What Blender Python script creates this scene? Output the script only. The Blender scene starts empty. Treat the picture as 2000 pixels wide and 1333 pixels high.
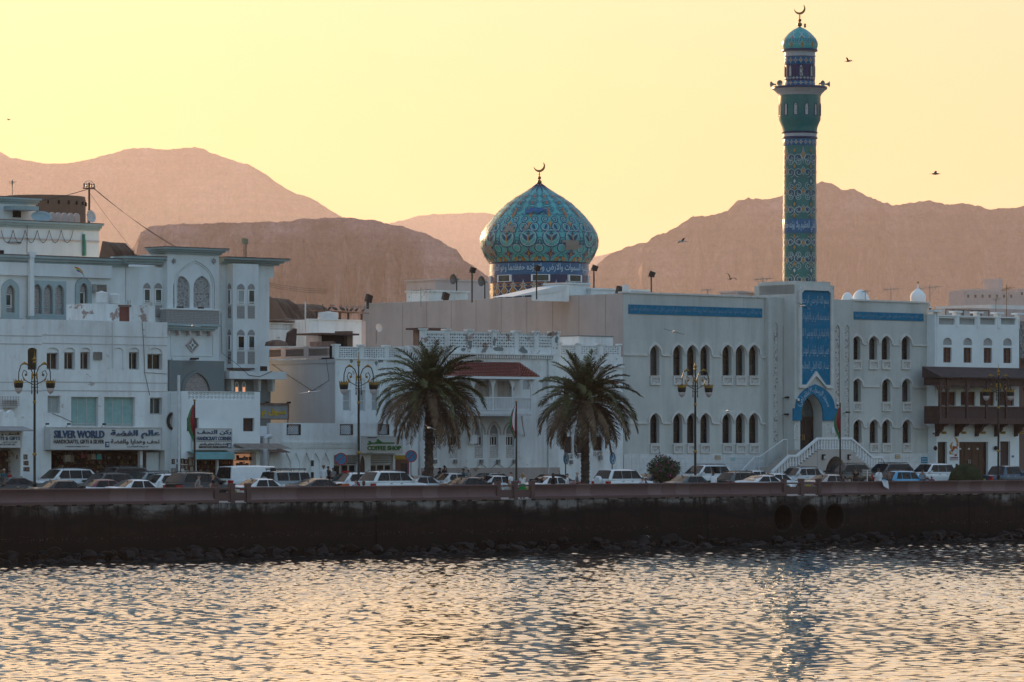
import bpy, bmesh, math, random
import numpy as np
from mathutils import Vector, Matrix
from mathutils.geometry import tessellate_polygon

R = math.radians
rnd = random.Random(7)
scene = bpy.context.scene
COL = scene.collection

# ---------------------------------------------------------------- camera
HC = 7.2                         # eye height above the water (deck of a boat across the harbour)
FPX, YH = 8000.0, 866.0          # focal length and horizon row in pixels of the 2000 px wide photograph
cam = bpy.data.cameras.new('camera')
cam.sensor_width = 36.0
cam.lens = 36.0 * FPX / 2000.0
cam.shift_y = (YH - 666.5) / 2000.0
cam.clip_start = 1.0
cam.clip_end = 40000.0
cam_o = bpy.data.objects.new('camera', cam)
COL.objects.link(cam_o)
cam_o.location = (0, 0, HC)
cam_o.rotation_euler = (R(90), 0, 0)
scene.camera = cam_o

# ---------------------------------------------------------------- sky and sun (low sun behind the hills, left of the frame)
SUN_EL, SUN_AZ = R(10.0), R(-26.0)
world = bpy.data.worlds.new('World')
scene.world = world
world.use_nodes = True
wn = world.node_tree
bg = wn.nodes['Background']
sky = wn.nodes.new('ShaderNodeTexSky')
sky.sky_type = 'NISHITA'
sky.sun_disc = False
sky.sun_elevation = SUN_EL
sky.sun_rotation = SUN_AZ
sky.dust_density = 3.2
sky.air_density = 1.0
sky.ozone_density = 1.0
lum = wn.nodes.new('ShaderNodeRGBToBW')
pw = wn.nodes.new('ShaderNodeMath'); pw.operation = 'POWER'; pw.inputs[1].default_value = -0.71
vs = wn.nodes.new('ShaderNodeVectorMath'); vs.operation = 'SCALE'
warm = wn.nodes.new('ShaderNodeMapRange'); warm.inputs[1].default_value = 1.5; warm.inputs[2].default_value = 9.0
tint = wn.nodes.new('ShaderNodeMix'); tint.data_type = 'RGBA'; tint.blend_type = 'MULTIPLY'; 
tc = wn.nodes.new('ShaderNodeTexCoord'); sx = wn.nodes.new('ShaderNodeSeparateXYZ'); el = wn.nodes.new('ShaderNodeMapRange')   # paler with height above the horizon
el.inputs[1].default_value = 0.03; el.inputs[2].default_value = 0.13
hue = wn.nodes.new('ShaderNodeMix'); hue.data_type = 'RGBA'; hue.inputs[6].default_value = (1.0, 0.835, 0.44, 1); hue.inputs[7].default_value = (1.10, 1.01, 0.94, 1)
wn.links.new(tc.outputs['Generated'], sx.inputs[0]); wn.links.new(sx.outputs[2], el.inputs[0]); wn.links.new(el.outputs[0], hue.inputs[0]); wn.links.new(hue.outputs[2], tint.inputs[7])
wn.links.new(sky.outputs[0], lum.inputs[0])
wn.links.new(lum.outputs[0], pw.inputs[0])
wn.links.new(sky.outputs[0], vs.inputs[0])
wn.links.new(pw.outputs[0], vs.inputs['Scale'])
wn.links.new(lum.outputs[0], warm.inputs[0])
wn.links.new(warm.outputs[0], tint.inputs[0])
wn.links.new(vs.outputs[0], tint.inputs[6])
wn.links.new(tint.outputs[2], bg.inputs[0])
bg.inputs[1].default_value = 0.15

sun = bpy.data.lights.new('sun', 'SUN')
sun.energy = 2.4
sun.angle = R(0.6)
sun.color = (1.0, 0.64, 0.34)
sun_o = bpy.data.objects.new('sun', sun)
COL.objects.link(sun_o)
sd = Vector((math.sin(SUN_AZ) * math.cos(SUN_EL), math.cos(SUN_AZ) * math.cos(SUN_EL), math.sin(SUN_EL)))
sun_o.rotation_euler = sd.to_track_quat('Z', 'Y').to_euler()
sun_o.location = (-60, 150, 60)

scene.view_settings.view_transform = 'Standard'
scene.view_settings.look = 'None'
scene.view_settings.exposure = 1.60
scene.view_settings.gamma = 1.0
scene.cycles.use_denoising = True
scene.cycles.max_bounces = 6
scene.cycles.diffuse_bounces = 3
scene.cycles.glossy_bounces = 3
scene.cycles.transmission_bounces = 4
scene.cycles.volume_bounces = 1
scene.cycles.transparent_max_bounces = 6
scene.cycles.caustics_reflective = False
scene.cycles.caustics_refractive = False
scene.cycles.sample_clamp_indirect = 6.0

# ---------------------------------------------------------------- place: s runs along the sea wall, t runs inland from it
TH = R(48.0)
UX, UY = math.sin(TH), math.cos(TH)
NX, NY = -UY, UX
D0 = 276.0
ROT = R(42.0)
def gz(t):                       # ground height
    if t < 12: return 3.42
    if t < 27: return 3.42 + (t - 12) / 15 * 0.43
    return 3.85
def S(px, t):                    # distance along the wall of a photo column seen at depth t
    k = (px - 1000.0) / FPX
    return (k * (D0 + NY * t) - NX * t) / (UX - k * UY)
def P(s, t, z=0.0): return Vector((s * UX + t * NX, D0 + s * UY + t * NY, z))
def DEP(s, t): return D0 + s * UY + t * NY
def ZZ(py, s, t): return HC + (YH - py) * DEP(s, t) / FPX
def ZP(px, py, t): return ZZ(py, S(px, t), t)

# ---------------------------------------------------------------- mesh builder
class MB:
    def __init__(self): self.v = []; self.f = []
    def add(self, vs, fs):
        b = len(self.v); self.v.extend(tuple(p) for p in vs); self.f.extend(tuple(i + b for i in f) for f in fs); return self
    def box(self, x0, x1, y0, y1, z0, z1):
        return self.add([(x0,y0,z0),(x1,y0,z0),(x1,y1,z0),(x0,y1,z0),(x0,y0,z1),(x1,y0,z1),(x1,y1,z1),(x0,y1,z1)],
                        [(0,3,2,1),(4,5,6,7),(0,1,5,4),(1,2,6,5),(2,3,7,6),(3,0,4,7)])
    def cbox(self, cx, cy, cz, sx, sy, sz): return self.box(cx-sx/2,cx+sx/2,cy-sy/2,cy+sy/2,cz-sz/2,cz+sz/2)
    def xform(self, M, i0=0):
        for i in range(i0, len(self.v)): self.v[i] = tuple(M @ Vector(self.v[i]))
        return self
    def prism(self, pts, y0, y1):            # polygon in x,z pushed along y
        n = len(pts)
        vs = [(x,y0,z) for x,z in pts] + [(x,y1,z) for x,z in pts]
        fs = [(i,(i+1)%n,n+(i+1)%n,n+i) for i in range(n)]
        if n <= 4: fs += [tuple(range(n))[::-1], tuple(range(n,2*n))]
        else:
            tri = tessellate_polygon([[Vector((x,z,0)) for x,z in pts]])
            fs += [tuple(t) for t in tri] + [tuple(i+n for i in t)[::-1] for t in tri]
        return self.add(vs, fs)
    def zprism(self, pts, z0, z1):           # polygon in x,y raised in z
        n = len(pts)
        vs = [(x,y,z0) for x,y in pts] + [(x,y,z1) for x,y in pts]
        fs = [(i,(i+1)%n,n+(i+1)%n,n+i) for i in range(n)]
        tri = tessellate_polygon([[Vector((x,y,0)) for x,y in pts]])
        fs += [tuple(t)[::-1] for t in tri] + [tuple(i+n for i in t) for t in tri]
        return self.add(vs, fs)
    def holed(self, outer, holes, y0, y1, back=False):   # wall sheet with openings and their reveals
        rings = [outer] + holes
        flat = [p for r in rings for p in r]
        tri = tessellate_polygon([[Vector((x,z,0)) for x,z in r] for r in rings])
        n = len(flat)
        vs = [(x,y0,z) for x,z in flat] + [(x,y1,z) for x,z in flat]
        fs = [tuple(t) for t in tri]
        if back: fs += [tuple(i+n for i in t)[::-1] for t in tri]
        b = 0
        for r in rings:
            m = len(r)
            fs += [(b+i, b+(i+1)%m, n+b+(i+1)%m, n+b+i) for i in range(m)]
            b += m
        return self.add(vs, fs)
    def ring(self, pts, inner, y0, y1):      # frame between an outline and an equally long inner outline (x,z)
        n = len(pts)
        vs = [(x,y0,z) for x,z in pts]+[(x,y0,z) for x,z in inner]+[(x,y1,z) for x,z in pts]+[(x,y1,z) for x,z in inner]
        fs = []
        for i in range(n):
            j = (i+1)%n
            fs += [(i,j,n+j,n+i),(2*n+i,3*n+i,3*n+j,2*n+j),(i,2*n+i,2*n+j,j),(n+i,n+j,3*n+j,3*n+i)]
        return self.add(vs, fs)
    def tube(self, path, r, n=6, caps=True):
        path = [Vector(p) for p in path]; m = len(path)
        rs = r if isinstance(r, (list, tuple)) else [r]*m
        vs = []
        up = None
        for i,p in enumerate(path):
            d = (path[min(i+1,m-1)] - path[max(i-1,0)])
            if d.length < 1e-9: d = Vector((0,0,1))
            d.normalize()
            if up is None:
                up = Vector((0,0,1)) if abs(d.z) < 0.9 else Vector((1,0,0))
            a = d.cross(up)
            if a.length < 1e-6: a = d.cross(Vector((0,1,0)))
            a.normalize(); b = a.cross(d); up = b
            for k in range(n):
                th = 2*math.pi*k/n
                vs.append(p + (a*math.cos(th) + b*math.sin(th))*rs[i])
        fs = [(i*n+k, i*n+(k+1)%n, (i+1)*n+(k+1)%n, (i+1)*n+k) for i in range(m-1) for k in range(n)]
        if caps: fs += [tuple(range(n))[::-1], tuple((m-1)*n+k for k in range(n))]
        return self.add(vs, fs)
    def lathe(self, prof, n=24, c=(0,0,0), a0=0.0, a1=None):
        full = a1 is None
        cols = n if full else n+1
        ang = [a0 + (2*math.pi if full else (a1-a0))*k/n for k in range(cols)]
        vs = [(c[0]+r*math.cos(a), c[1]+r*math.sin(a), c[2]+z) for r,z in prof for a in ang]
        fs = []
        for i in range(len(prof)-1):
            for k in range(n):
                k2 = (k+1)%cols
                fs.append((i*cols+k, i*cols+k2, (i+1)*cols+k2, (i+1)*cols+k))
        return self.add(vs, fs)
    def sphere(self, c, r, n=10, sz=1.0):
        m = max(4, n//2+1)
        return self.lathe([(r*math.sin(math.pi*i/m)+1e-5, -r*sz*math.cos(math.pi*i/m)) for i in range(m+1)], n, c)
    def mesh(self, name, mat=None, smooth=None):
        me = bpy.data.meshes.new(name)
        me.from_pydata(self.v, [], self.f)
        if mat: me.materials.append(mat)
        if smooth:
            me.polygons.foreach_set('use_smooth', [True]*len(me.polygons))
            me.set_sharp_from_angle(angle=R(smooth))
        me.update()
        return me
    def build(self, name, mat=None, parent=None, smooth=None):
        return ob(name, self.mesh(name, mat, smooth), parent)

def ob(name, data, parent=None, loc=None, rz=None):
    o = bpy.data.objects.new(name, data); COL.objects.link(o)
    if parent: o.parent = parent
    if loc is not None: o.location = loc
    if rz is not None: o.rotation_euler = (0,0,rz)
    return o
def tag(o, label=None, cat=None, group=None, kind=None):
    if label: o['label'] = label
    if cat: o['category'] = cat
    if group: o['group'] = group
    if kind: o['kind'] = kind
    return o
def thing(name, label, cat, loc, rz=0.0, group=None):
    o = ob(name, None, None, loc, rz); o.empty_display_size = 0.3
    return tag(o, label, cat, group)
def tree_of(o): return (o, [tree_of(c) for c in o.children])
def copy_tree(tree, parent=None):
    c = tree[0].copy(); COL.objects.link(c)
    if parent: c.parent = parent
    for ch in tree[1]: copy_tree(ch, c)
    return c
def repaint(root, mats):
    """swap named materials on a copied thing through object-level slots"""
    st = [root]
    while st:
        o = st.pop(); st.extend(o.children)
        if o.type == 'MESH':
            for sl in o.material_slots:
                if sl.material and sl.material.name in mats:
                    m = mats[sl.material.name]; sl.link = 'OBJECT'; sl.material = m

# ---------------------------------------------------------------- materials
def new_mat(name):
    m = bpy.data.materials.new(name); m.use_nodes = True
    nt = m.node_tree
    return m, nt, nt.nodes['Principled BSDF']
def node(nt, typ, **kw):
    n = nt.nodes.new('ShaderNode' + typ)
    for k, v in kw.items():
        if k.startswith('i_'):
            key = k[2:]; n.inputs[int(key) if key.isdigit() else key].default_value = v
        else: setattr(n, k, v)
    return n
def ramp(nt, fac, stops):
    r = nt.nodes.new('ShaderNodeValToRGB')
    e = r.color_ramp.elements
    while len(e) < len(stops): e.new(0.5)
    for el, (p, c) in zip(e, stops): el.position = p; el.color = (*c, 1) if len(c) == 3 else c
    nt.links.new(fac, r.inputs[0])
    return r.outputs[0]
def mix(nt, fac, a, b, blend='MIX'):
    n = nt.nodes.new('ShaderNodeMix'); n.data_type = 'RGBA'; n.blend_type = blend
    for inp, v in ((n.inputs[0], fac), (n.inputs[6], a), (n.inputs[7], b)):
        if isinstance(v, (int, float)): inp.default_value = v
        elif isinstance(v, tuple): inp.default_value = (*v, 1)
        else: nt.links.new(v, inp)
    return n.outputs[2]
def coords(nt, scale=(1,1,1), obj=False):
    src = node(nt, 'TexCoord').outputs['Object'] if obj else node(nt, 'NewGeometry').outputs['Position']
    mp = node(nt, 'Mapping'); mp.inputs['Scale'].default_value = scale
    nt.links.new(src, mp.inputs[0]); return mp.outputs[0]
def noise(nt, vec, scale, detail=4.0, rough=0.55):
    n = node(nt, 'TexNoise', i_Scale=scale, i_Detail=detail, i_Roughness=rough)
    nt.links.new(vec, n.inputs['Vector']); return n.outputs[0]
def bump(nt, b, h, strength, dist):
    n = node(nt, 'Bump', i_Strength=strength, i_Distance=dist)
    nt.links.new(h, n.inputs['Height']); nt.links.new(n.outputs[0], b.inputs['Normal'])
_M = {}
def plain(name, col, rough=0.6, metal=0.0, var=0.12, spec=0.4):
    if name in _M: return _M[name]
    m, nt, b = new_mat(name)
    v = coords(nt)
    c = ramp(nt, noise(nt, v, 2.3, 5), [(0.3, tuple(x*(1-var) for x in col)), (0.7, tuple(min(1,x*(1+var)) for x in col))])
    nt.links.new(c, b.inputs['Base Color'])
    b.inputs['Roughness'].default_value = rough; b.inputs['Metallic'].default_value = metal
    b.inputs['Specular IOR Level'].default_value = spec
    _M[name] = m; return m
def wallmat(name, col, stain=(0.30,0.24,0.20), amt=0.35, patch=None, patch_amt=0.0, rough=0.85, bumpy=0.25):
    """painted plaster: broad mottling, vertical runs of dirt, peeled patches, fine grain"""
    if name in _M: return _M[name]
    m, nt, b = new_mat(name)
    v = coords(nt)
    big = noise(nt, v, 0.35, 5, 0.6)
    c = ramp(nt, big, [(0.25, tuple(x*0.86 for x in col)), (0.75, tuple(min(1,x*1.05) for x in col))])
    run = noise(nt, coords(nt, (0.75,0.75,0.075)), 1.0, 8, 0.68)
    rf = ramp(nt, run, [(0.46, (0,0,0)), (0.72, (amt,)*3)])
    c = mix(nt, rf, c, stain)
    blot = noise(nt, v, 1.1, 7, 0.7)
    bf = ramp(nt, blot, [(0.54, (0,0,0)), (0.74, (amt*0.8,)*3)])
    c = mix(nt, bf, c, tuple(x*1.2 for x in stain))
    if patch:
        pn = noise(nt, coords(nt, (1,1,1.3)), 0.9, 5, 0.6)
        pf = ramp(nt, pn, [(0.66-0.1*patch_amt, (0,0,0)), (0.69-0.1*patch_amt, (1,1,1))])
        c = mix(nt, pf, c, patch)
    nt.links.new(c, b.inputs['Base Color'])
    b.inputs['Roughness'].default_value = rough
    b.inputs['Specular IOR Level'].default_value = 0.25
    bump(nt, b, noise(nt, v, 9.0, 6, 0.6), bumpy, 0.03)
    _M[name] = m; return m
# ================================================================ water
m, nt, b = new_mat('harbour_water')
b.inputs['Base Color'].default_value = (0.010, 0.022, 0.026, 1)
b.inputs['Roughness'].default_value = 0.08
b.inputs['IOR'].default_value = 1.5
b.inputs['Specular IOR Level'].default_value = 0.5
b.inputs['Coat Weight'].default_value = 1.0; b.inputs['Coat IOR'].default_value = 1.8; b.inputs['Coat Roughness'].default_value = 0.07
wv = coords(nt, (1.0, 0.8, 1.0))
h1 = noise(nt, wv, 2.6, 2, 0.5)
bump(nt, b, h1, 0.15, 0.02)
WATER = m
def build_water():
    rs = np.random.RandomState(3)
    fx = np.arange(-44, 48, 0.135); fy = np.arange(112, 320, 0.185)
    xs = np.concatenate([[-2500,-900,-300,-120,-70], fx, [75,130,300,900,2500]])
    ys = np.concatenate([[-1200,-300,-60,20,70,95], fy, [380,600,1500,3000]])
    X, Y = np.meshgrid(xs, ys, indexing='ij')
    Z = np.zeros_like(X)
    amp_mod = 0.85 + 0.45*np.sin(X*0.045+Y*0.021+1.0)*np.sin(X*0.019-Y*0.034)
    for i in range(60):
        wl = 0.39 * (1.2/0.39) ** (i/59.0)
        k = 2*np.pi/wl
        th = rs.normal(-1.45, 0.8)
        Z += 0.030/k*np.sin(k*(X*np.cos(th)+Y*np.sin(th)) + rs.uniform(0, 6.28))
    fade = np.clip((X+44)/6,0,1)*np.clip((48-X)/6,0,1)*np.clip((Y-112)/6,0,1)
    Z *= amp_mod*fade
    nx, ny = X.shape
    T = X*NX + (Y-D0)*NY
    idx = np.arange(nx*ny).reshape(nx, ny)
    q = np.stack([idx[:-1,:-1], idx[1:,:-1], idx[1:,1:], idx[:-1,1:]], -1)
    tmin = np.minimum(np.minimum(T[:-1,:-1],T[1:,:-1]), np.minimum(T[1:,1:],T[:-1,1:]))
    q = q[tmin < 4.0].reshape(-1, 4)
    used = np.unique(q); remap = np.zeros(nx*ny, dtype=np.int64); remap[used] = np.arange(len(used))
    co = np.stack([X.ravel(), Y.ravel(), Z.ravel()], -1)[used]
    q = remap[q]
    me = bpy.data.meshes.new('water')
    me.vertices.add(len(co)); me.vertices.foreach_set('co', co.astype(np.float32).ravel())
    me.loops.add(q.size); me.loops.foreach_set('vertex_index', q.astype(np.int32).ravel())
    me.polygons.add(len(q)); me.polygons.foreach_set('loop_start', np.arange(0, q.size, 4, dtype=np.int32))
    me.polygons.foreach_set('use_smooth', np.ones(len(q), dtype=bool))
    me.update(calc_edges=True)
    me.materials.append(WATER)
    return tag(ob('water', me), kind='structure')
build_water()

# ================================================================ ground, road, promenade (sheets in s,t)
def strip(name, t0, t1, z0, z1, mat, s0=-700, s1=900, kind='structure', n=1):
    mb = MB()
    for i in range(n):
        a, c = t0+(t1-t0)*i/n, t0+(t1-t0)*(i+1)/n
        za, zc = z0+(z1-z0)*i/n, z0+(z1-z0)*(i+1)/n
        mb.add([P(s0,a,za),P(s1,a,za),P(s1,c,zc),P(s0,c,zc)], [(0,1,2,3)])
    return tag(mb.build(name, mat), kind=kind)
def paving(name, col, rough=0.8):
    m, nt, b = new_mat(name)
    v = coords(nt)
    c = ramp(nt, noise(nt, v, 0.8, 8, 0.65), [(0.3, tuple(x*0.75 for x in col)), (0.7, tuple(x*1.2 for x in col))])
    nt.links.new(c, b.inputs['Base Color']); b.inputs['Roughness'].default_value = rough
    bump(nt, b, noise(nt, v, 25, 3), 0.2, 0.02)
    return m
ASPH = paving('asphalt', (0.055,0.053,0.052), 0.75)
PAVE = paving('promenade_paving', (0.24,0.20,0.18))
EARTH = paving('dry_earth', (0.22,0.17,0.13))
strip('promenade', 0.35, 6.9, 3.42, 3.42, PAVE)
strip('road', 7.1, 13.2, 3.37, 3.40, ASPH)
strip('road', 14.8, 27.0, 3.40, 3.74, ASPH)
strip('pavement', 27.2, 60.0, 3.85, 3.87, PAVE)
tag(MB().add([P(-20000,58,3.80),P(20000,58,3.80),P(20000,36000,3.80),P(-20000,36000,3.80)],[(0,1,2,3)]).build('ground', EARTH), kind='structure')
KERB = paving('kerb_stone', (0.42,0.40,0.38))
def kerb(t0, t1, z0, z1):
    mb = MB(); mb.box(-300, 400, t0, t1, z0, z1)
    o = mb.build('kerb', KERB); o.location = P(0,0,0); o.rotation_euler = (0,0,ROT); return tag(o, kind='structure')
kerb(6.85, 7.1, 3.0, 3.45); kerb(13.15, 14.85, 3.0, 3.56); kerb(26.95, 27.25, 3.2, 3.88)
PAINT = plain('road_paint', (0.75,0.74,0.70), 0.7)
mb = MB()
for i in range(60):
    s0 = -120 + i*5; mb.box(s0, s0+2.2, 10.05, 10.17, 3.392, 3.396)
o = mb.build('lane_marking', PAINT); o.location = P(0,0,0); o.rotation_euler = (0,0,ROT); tag(o, kind='structure')

# ================================================================ mountains
def rock_mat(name, c1, c2, c3, k):
    m, nt, b = new_mat(name)
    v = coords(nt, (k,k,2.2*k))
    c = ramp(nt, noise(nt, v, 0.012, 9, 0.68), [(0.32, c1), (0.52, c2), (0.7, c3)])
    c2_ = ramp(nt, noise(nt, coords(nt,(k,k,k)), 0.12, 8, 0.75), [(0.36, (0.62,)*3), (0.64, (1.25,)*3)])
    c = mix(nt, 1.0, c, c2_, 'MULTIPLY')
    st = ramp(nt, noise(nt, coords(nt,(k*1.5,k*0.6,k*0.75)), 0.035, 7, 0.72), [(0.40, (0.52,)*3), (0.60, (1.25,)*3)])  # streaks paint gully and crevice shade into the rock colour
    c = mix(nt, 0.8, c, st, 'MULTIPLY')
    ly = ramp(nt, noise(nt, coords(nt,(k*0.06,k*0.06,k*2.6)), 0.10, 5, 0.6), [(0.40, (0.78,)*3), (0.60, (1.15,)*3)])
    c = mix(nt, 0.7, c, ly, 'MULTIPLY')
    nt.links.new(c, b.inputs['Base Color']); b.inputs['Roughness'].default_value = 0.95
    b.inputs['Specular IOR Level'].default_value = 0.1
    bump(nt, b, noise(nt, v, 0.05, 8, 0.7), 1.0, 12.0/k)
    return m
ROCK_L = rock_mat('far_rock', (0.20,0.10,0.085), (0.29,0.15,0.13), (0.40,0.24,0.20), 0.11)
ROCK_A = rock_mat('brown_rock', (0.14,0.080,0.080), (0.22,0.13,0.13), (0.34,0.22,0.215), 0.17)
ROCK_B = rock_mat('dark_rock', (0.23,0.15,0.15), (0.33,0.22,0.218), (0.46,0.33,0.325), 0.25)
def vnoise(rs, n, octaves=6, rough=0.55, fr=4):
    out = np.zeros(n); x = np.linspace(0, 1, n); a = 1.0
    for _ in range(octaves):
        pts = rs.uniform(-1, 1, fr+1); out += a*np.interp(x*fr, np.arange(fr+1), pts); a *= rough; fr *= 2
    return out
def ridged(rs, r, n, fx, fy, octaves=5, rough=0.55):
    """ridged fractal noise on a grid: sharp spurs between gullies"""
    out = np.zeros((r, n)); a = 1.0
    for _ in range(octaves):
        g = rs.uniform(-1, 1, (fy+2, fx+2)); yi = np.linspace(0, fy, r); xi = np.linspace(0, fx, n)
        y0 = yi.astype(int); x0 = xi.astype(int); fy_ = (yi-y0)[:,None]; fx_ = (xi-x0)[None,:]; fy_ = fy_*fy_*(3-2*fy_); fx_ = fx_*fx_*(3-2*fx_)
        v = (g[y0][:,x0]*(1-fx_)+g[y0][:,x0+1]*fx_)*(1-fy_)+(g[y0+1][:,x0]*(1-fx_)+g[y0+1][:,x0+1]*fx_)*fy_
        out += a*(0.5-np.abs(v)); a *= rough; fx *= 2; fy *= 2
    return out
def mountain(name, prof, depth, seed, mat, jag=1.6, rows=64, spread=0.55, gully=0.30, pw=1.25, n=760, sp=26):
    """a ridge: crest line at its distance, spurs and gullies falling towards and away from the harbour"""
    rs = np.random.RandomState(seed)
    pxs = np.linspace(prof[0][0], prof[-1][0], n)
    ys = np.interp(pxs, [p[0] for p in prof], [p[1] for p in prof])
    ys = ys + jag*vnoise(rs, n, 5, 0.68, 22)
    xc = (pxs-1000)/FPX*depth
    h = np.maximum(HC + (YH-ys)/FPX*depth - 3.0, 4.0)
    hs = np.convolve(np.pad(h, 20, 'edge'), np.ones(41)/41, 'valid')
    ks = np.arange(-rows//4, rows+1); r = len(ks)
    f = np.where(ks >= 0, ks/rows, ks/(rows/4)*0.5)[:,None]; af = np.abs(f)
    g1 = ridged(rs, r, n, sp, 3, 6, 0.6); g2 = ridged(rs, r, n, sp*2, 10, 4, 0.6)
    pz = np.where(f >= 0, (1-af**0.9)**pw, 1-af)
    mk = np.minimum(1, af*4)*(1-af)
    z = 3.0 + (h[None,:]*(1-af)+hs[None,:]*af)*pz + gully*hs[None,:]*mk*(g1*1.5+g2*0.6-1.1)
    y = depth - f*hs[None,:]*3.8*spread + hs[None,:]*0.12*g2*np.minimum(1, af*6)
    co = np.stack([np.broadcast_to(xc, (r, n)), y, z], -1)
    idx = np.arange(r*n).reshape(r, n)
    q = np.stack([idx[:-1,:-1], idx[:-1,1:], idx[1:,1:], idx[1:,:-1]], -1).reshape(-1,4)
    me = bpy.data.meshes.new(name); me.from_pydata(co.reshape(-1,3).tolist(), [], q.tolist()); me.materials.append(mat)
    me.polygons.foreach_set('use_smooth', [True]*len(me.polygons)); me.update()
    return tag(ob(name, me), kind='structure')
mountain('mountain', [(-420,420),(-260,350),(-120,318),(0,297),(20,309),(70,316),(130,319),(185,310),(245,292),(262,291),(290,293),(330,291),(345,287),(380,284),(398,289),(412,297),(440,306),(465,318),(490,325),(515,340),(560,368),(590,383),(620,398),(640,412),(670,427),(760,470),(900,540),(1000,620)], 20000, 11, ROCK_L, jag=2.6, sp=14)
mountain('mountain', [(560,520),(660,470),(765,433),(800,425),(835,420),(870,417),(905,418),(945,416),(965,420),(1010,440),(1100,480),(1160,503),(1190,497),(1215,492),(1260,500),(1330,560),(1400,640)], 26000, 12, ROCK_L, jag=1.8, sp=22)
mountain('mountain', [(100,640),(190,560),(240,500),(263,478),(275,452),(290,443),(330,438),(420,436),(480,434),(560,432),(640,428),(690,428),(735,430),(760,437),(790,444),(830,457),(855,468),(880,486),(892,490),(905,508),(925,520),(945,535),(975,560),(1010,590),(1090,630),(1180,690)], 6000, 13, ROCK_B, jag=2.0, spread=0.7, pw=1.15, gully=0.34, sp=20)
mountain('mountain', [(1010,640),(1090,565),(1165,515),(1200,497),(1235,486),(1262,472),(1300,458),(1330,438),(1350,423),(1385,420),(1420,408),(1440,390),(1462,388),(1480,391),(1520,384),(1560,372),(1590,362),(1606,358),(1625,364),(1650,372),(1668,371),(1690,385),(1710,392),(1740,402),(1762,399),(1795,392),(1815,391),(1845,400),(1880,398),(1915,402),(1940,412),(1975,409),(2000,405),(2060,400),(2200,420),(2400,470),(2600,540)], 11500, 14, ROCK_A, jag=5.0, spread=0.6, gully=0.42, sp=17)
mountain('hill', [(1700,700),(1790,630),(1850,603),(1900,596),(2000,594),(2100,598),(2200,620),(2330,700)], 2480, 17, ROCK_A, jag=1.2, spread=2.0, gully=0.08, n=160, rows=24)
# ================================================================ shared materials
WHITE = wallmat('whitewash', (0.79,0.82,0.81), (0.34,0.28,0.25), 0.48, (0.46,0.42,0.40), 0.0)
WHITE_OLD = wallmat('old_whitewash', (0.74,0.77,0.76), (0.30,0.25,0.22), 0.55, (0.33,0.25,0.22), 0.9)
WHITE_NEW = wallmat('fresh_white_plaster', (0.82,0.86,0.86), (0.5,0.48,0.46), 0.14)
CREAM = wallmat('cream_plaster', (0.70,0.75,0.75), (0.40,0.30,0.26), 0.30)
TEAL = wallmat('grey_teal_trim', (0.33,0.43,0.44), (0.20,0.18,0.16), 0.35)
CLAD = wallmat('grey_green_cladding', (0.20,0.235,0.235), (0.14,0.13,0.12), 0.35)
MOSQUE = wallmat('mosque_render', (0.57,0.575,0.54), (0.32,0.34,0.30), 0.55)
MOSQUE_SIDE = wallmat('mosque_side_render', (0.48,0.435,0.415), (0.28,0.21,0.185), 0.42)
MOSQUE_TRIM = plain('mosque_trim', (0.62,0.60,0.565), 0.8, var=0.10)
MARBLE = plain('marble_cladding', (0.62,0.64,0.64), 0.45, var=0.10)
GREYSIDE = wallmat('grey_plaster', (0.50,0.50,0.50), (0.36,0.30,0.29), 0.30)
PINKISH = wallmat('pale_pink_plaster', (0.55,0.47,0.44), (0.32,0.25,0.22), 0.4)
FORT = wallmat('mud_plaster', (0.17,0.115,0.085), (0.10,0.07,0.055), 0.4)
BRONZE = plain('brown_metal', (0.022,0.018,0.017), 0.5)
WOOD = plain('dark_stained_wood', (0.070,0.036,0.030), 0.6, var=0.25)
WOOD_RED = plain('red_brown_shutter', (0.13,0.045,0.025), 0.5, var=0.3)
ALU = plain('aluminium_frame', (0.45,0.46,0.46), 0.45, 0.3)
WHITEP = plain('white_paint', (0.74,0.75,0.75), 0.5, var=0.06)
BLACK = plain('black_metal', (0.018,0.018,0.018), 0.4, 0.2)
GREYM = plain('grey_metal', (0.20,0.21,0.21), 0.45, 0.5)
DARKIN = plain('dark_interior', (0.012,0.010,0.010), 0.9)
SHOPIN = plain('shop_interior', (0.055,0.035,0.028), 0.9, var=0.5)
TILERED = plain('red_clay_tile', (0.24,0.060,0.045), 0.75, var=0.35)
RUST = plain('rusty_sheet', (0.17,0.10,0.075), 0.75, var=0.4)
CORR = plain('corrugated_sheet', (0.30,0.25,0.22), 0.6, 0.3, var=0.25)
PIPEW = plain('white_pipe', (0.60,0.62,0.62), 0.5)
CABLE = plain('black_cable', (0.03,0.028,0.027), 0.7)
TANK = plain('white_plastic_tank', (0.66,0.67,0.66), 0.5, var=0.08)
def glass(name, col, rough=0.06):
    m, nt, b = new_mat(name)
    v = coords(nt)
    c = ramp(nt, noise(nt, v, 0.9, 3), [(0.35, tuple(x*0.7 for x in col)), (0.65, tuple(x*1.3 for x in col))])
    nt.links.new(c, b.inputs['Base Color'])
    b.inputs['Roughness'].default_value = rough; b.inputs['Specular IOR Level'].default_value = 0.25
    bump(nt, b, noise(nt, v, 1.6, 2), 0.12, 0.05)
    return m
GLASS = glass('dark_window_glass', (0.009,0.014,0.016))
GLASS_C = glass('curtained_glass', (0.032,0.045,0.046), 0.12)
GLASS_T = glass('tinted_glass', (0.05,0.075,0.075))
CURT = plain('teal_curtain', (0.24,0.40,0.38), 0.7)
CURT_G = plain('grey_curtain', (0.33,0.37,0.36), 0.7)
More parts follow.
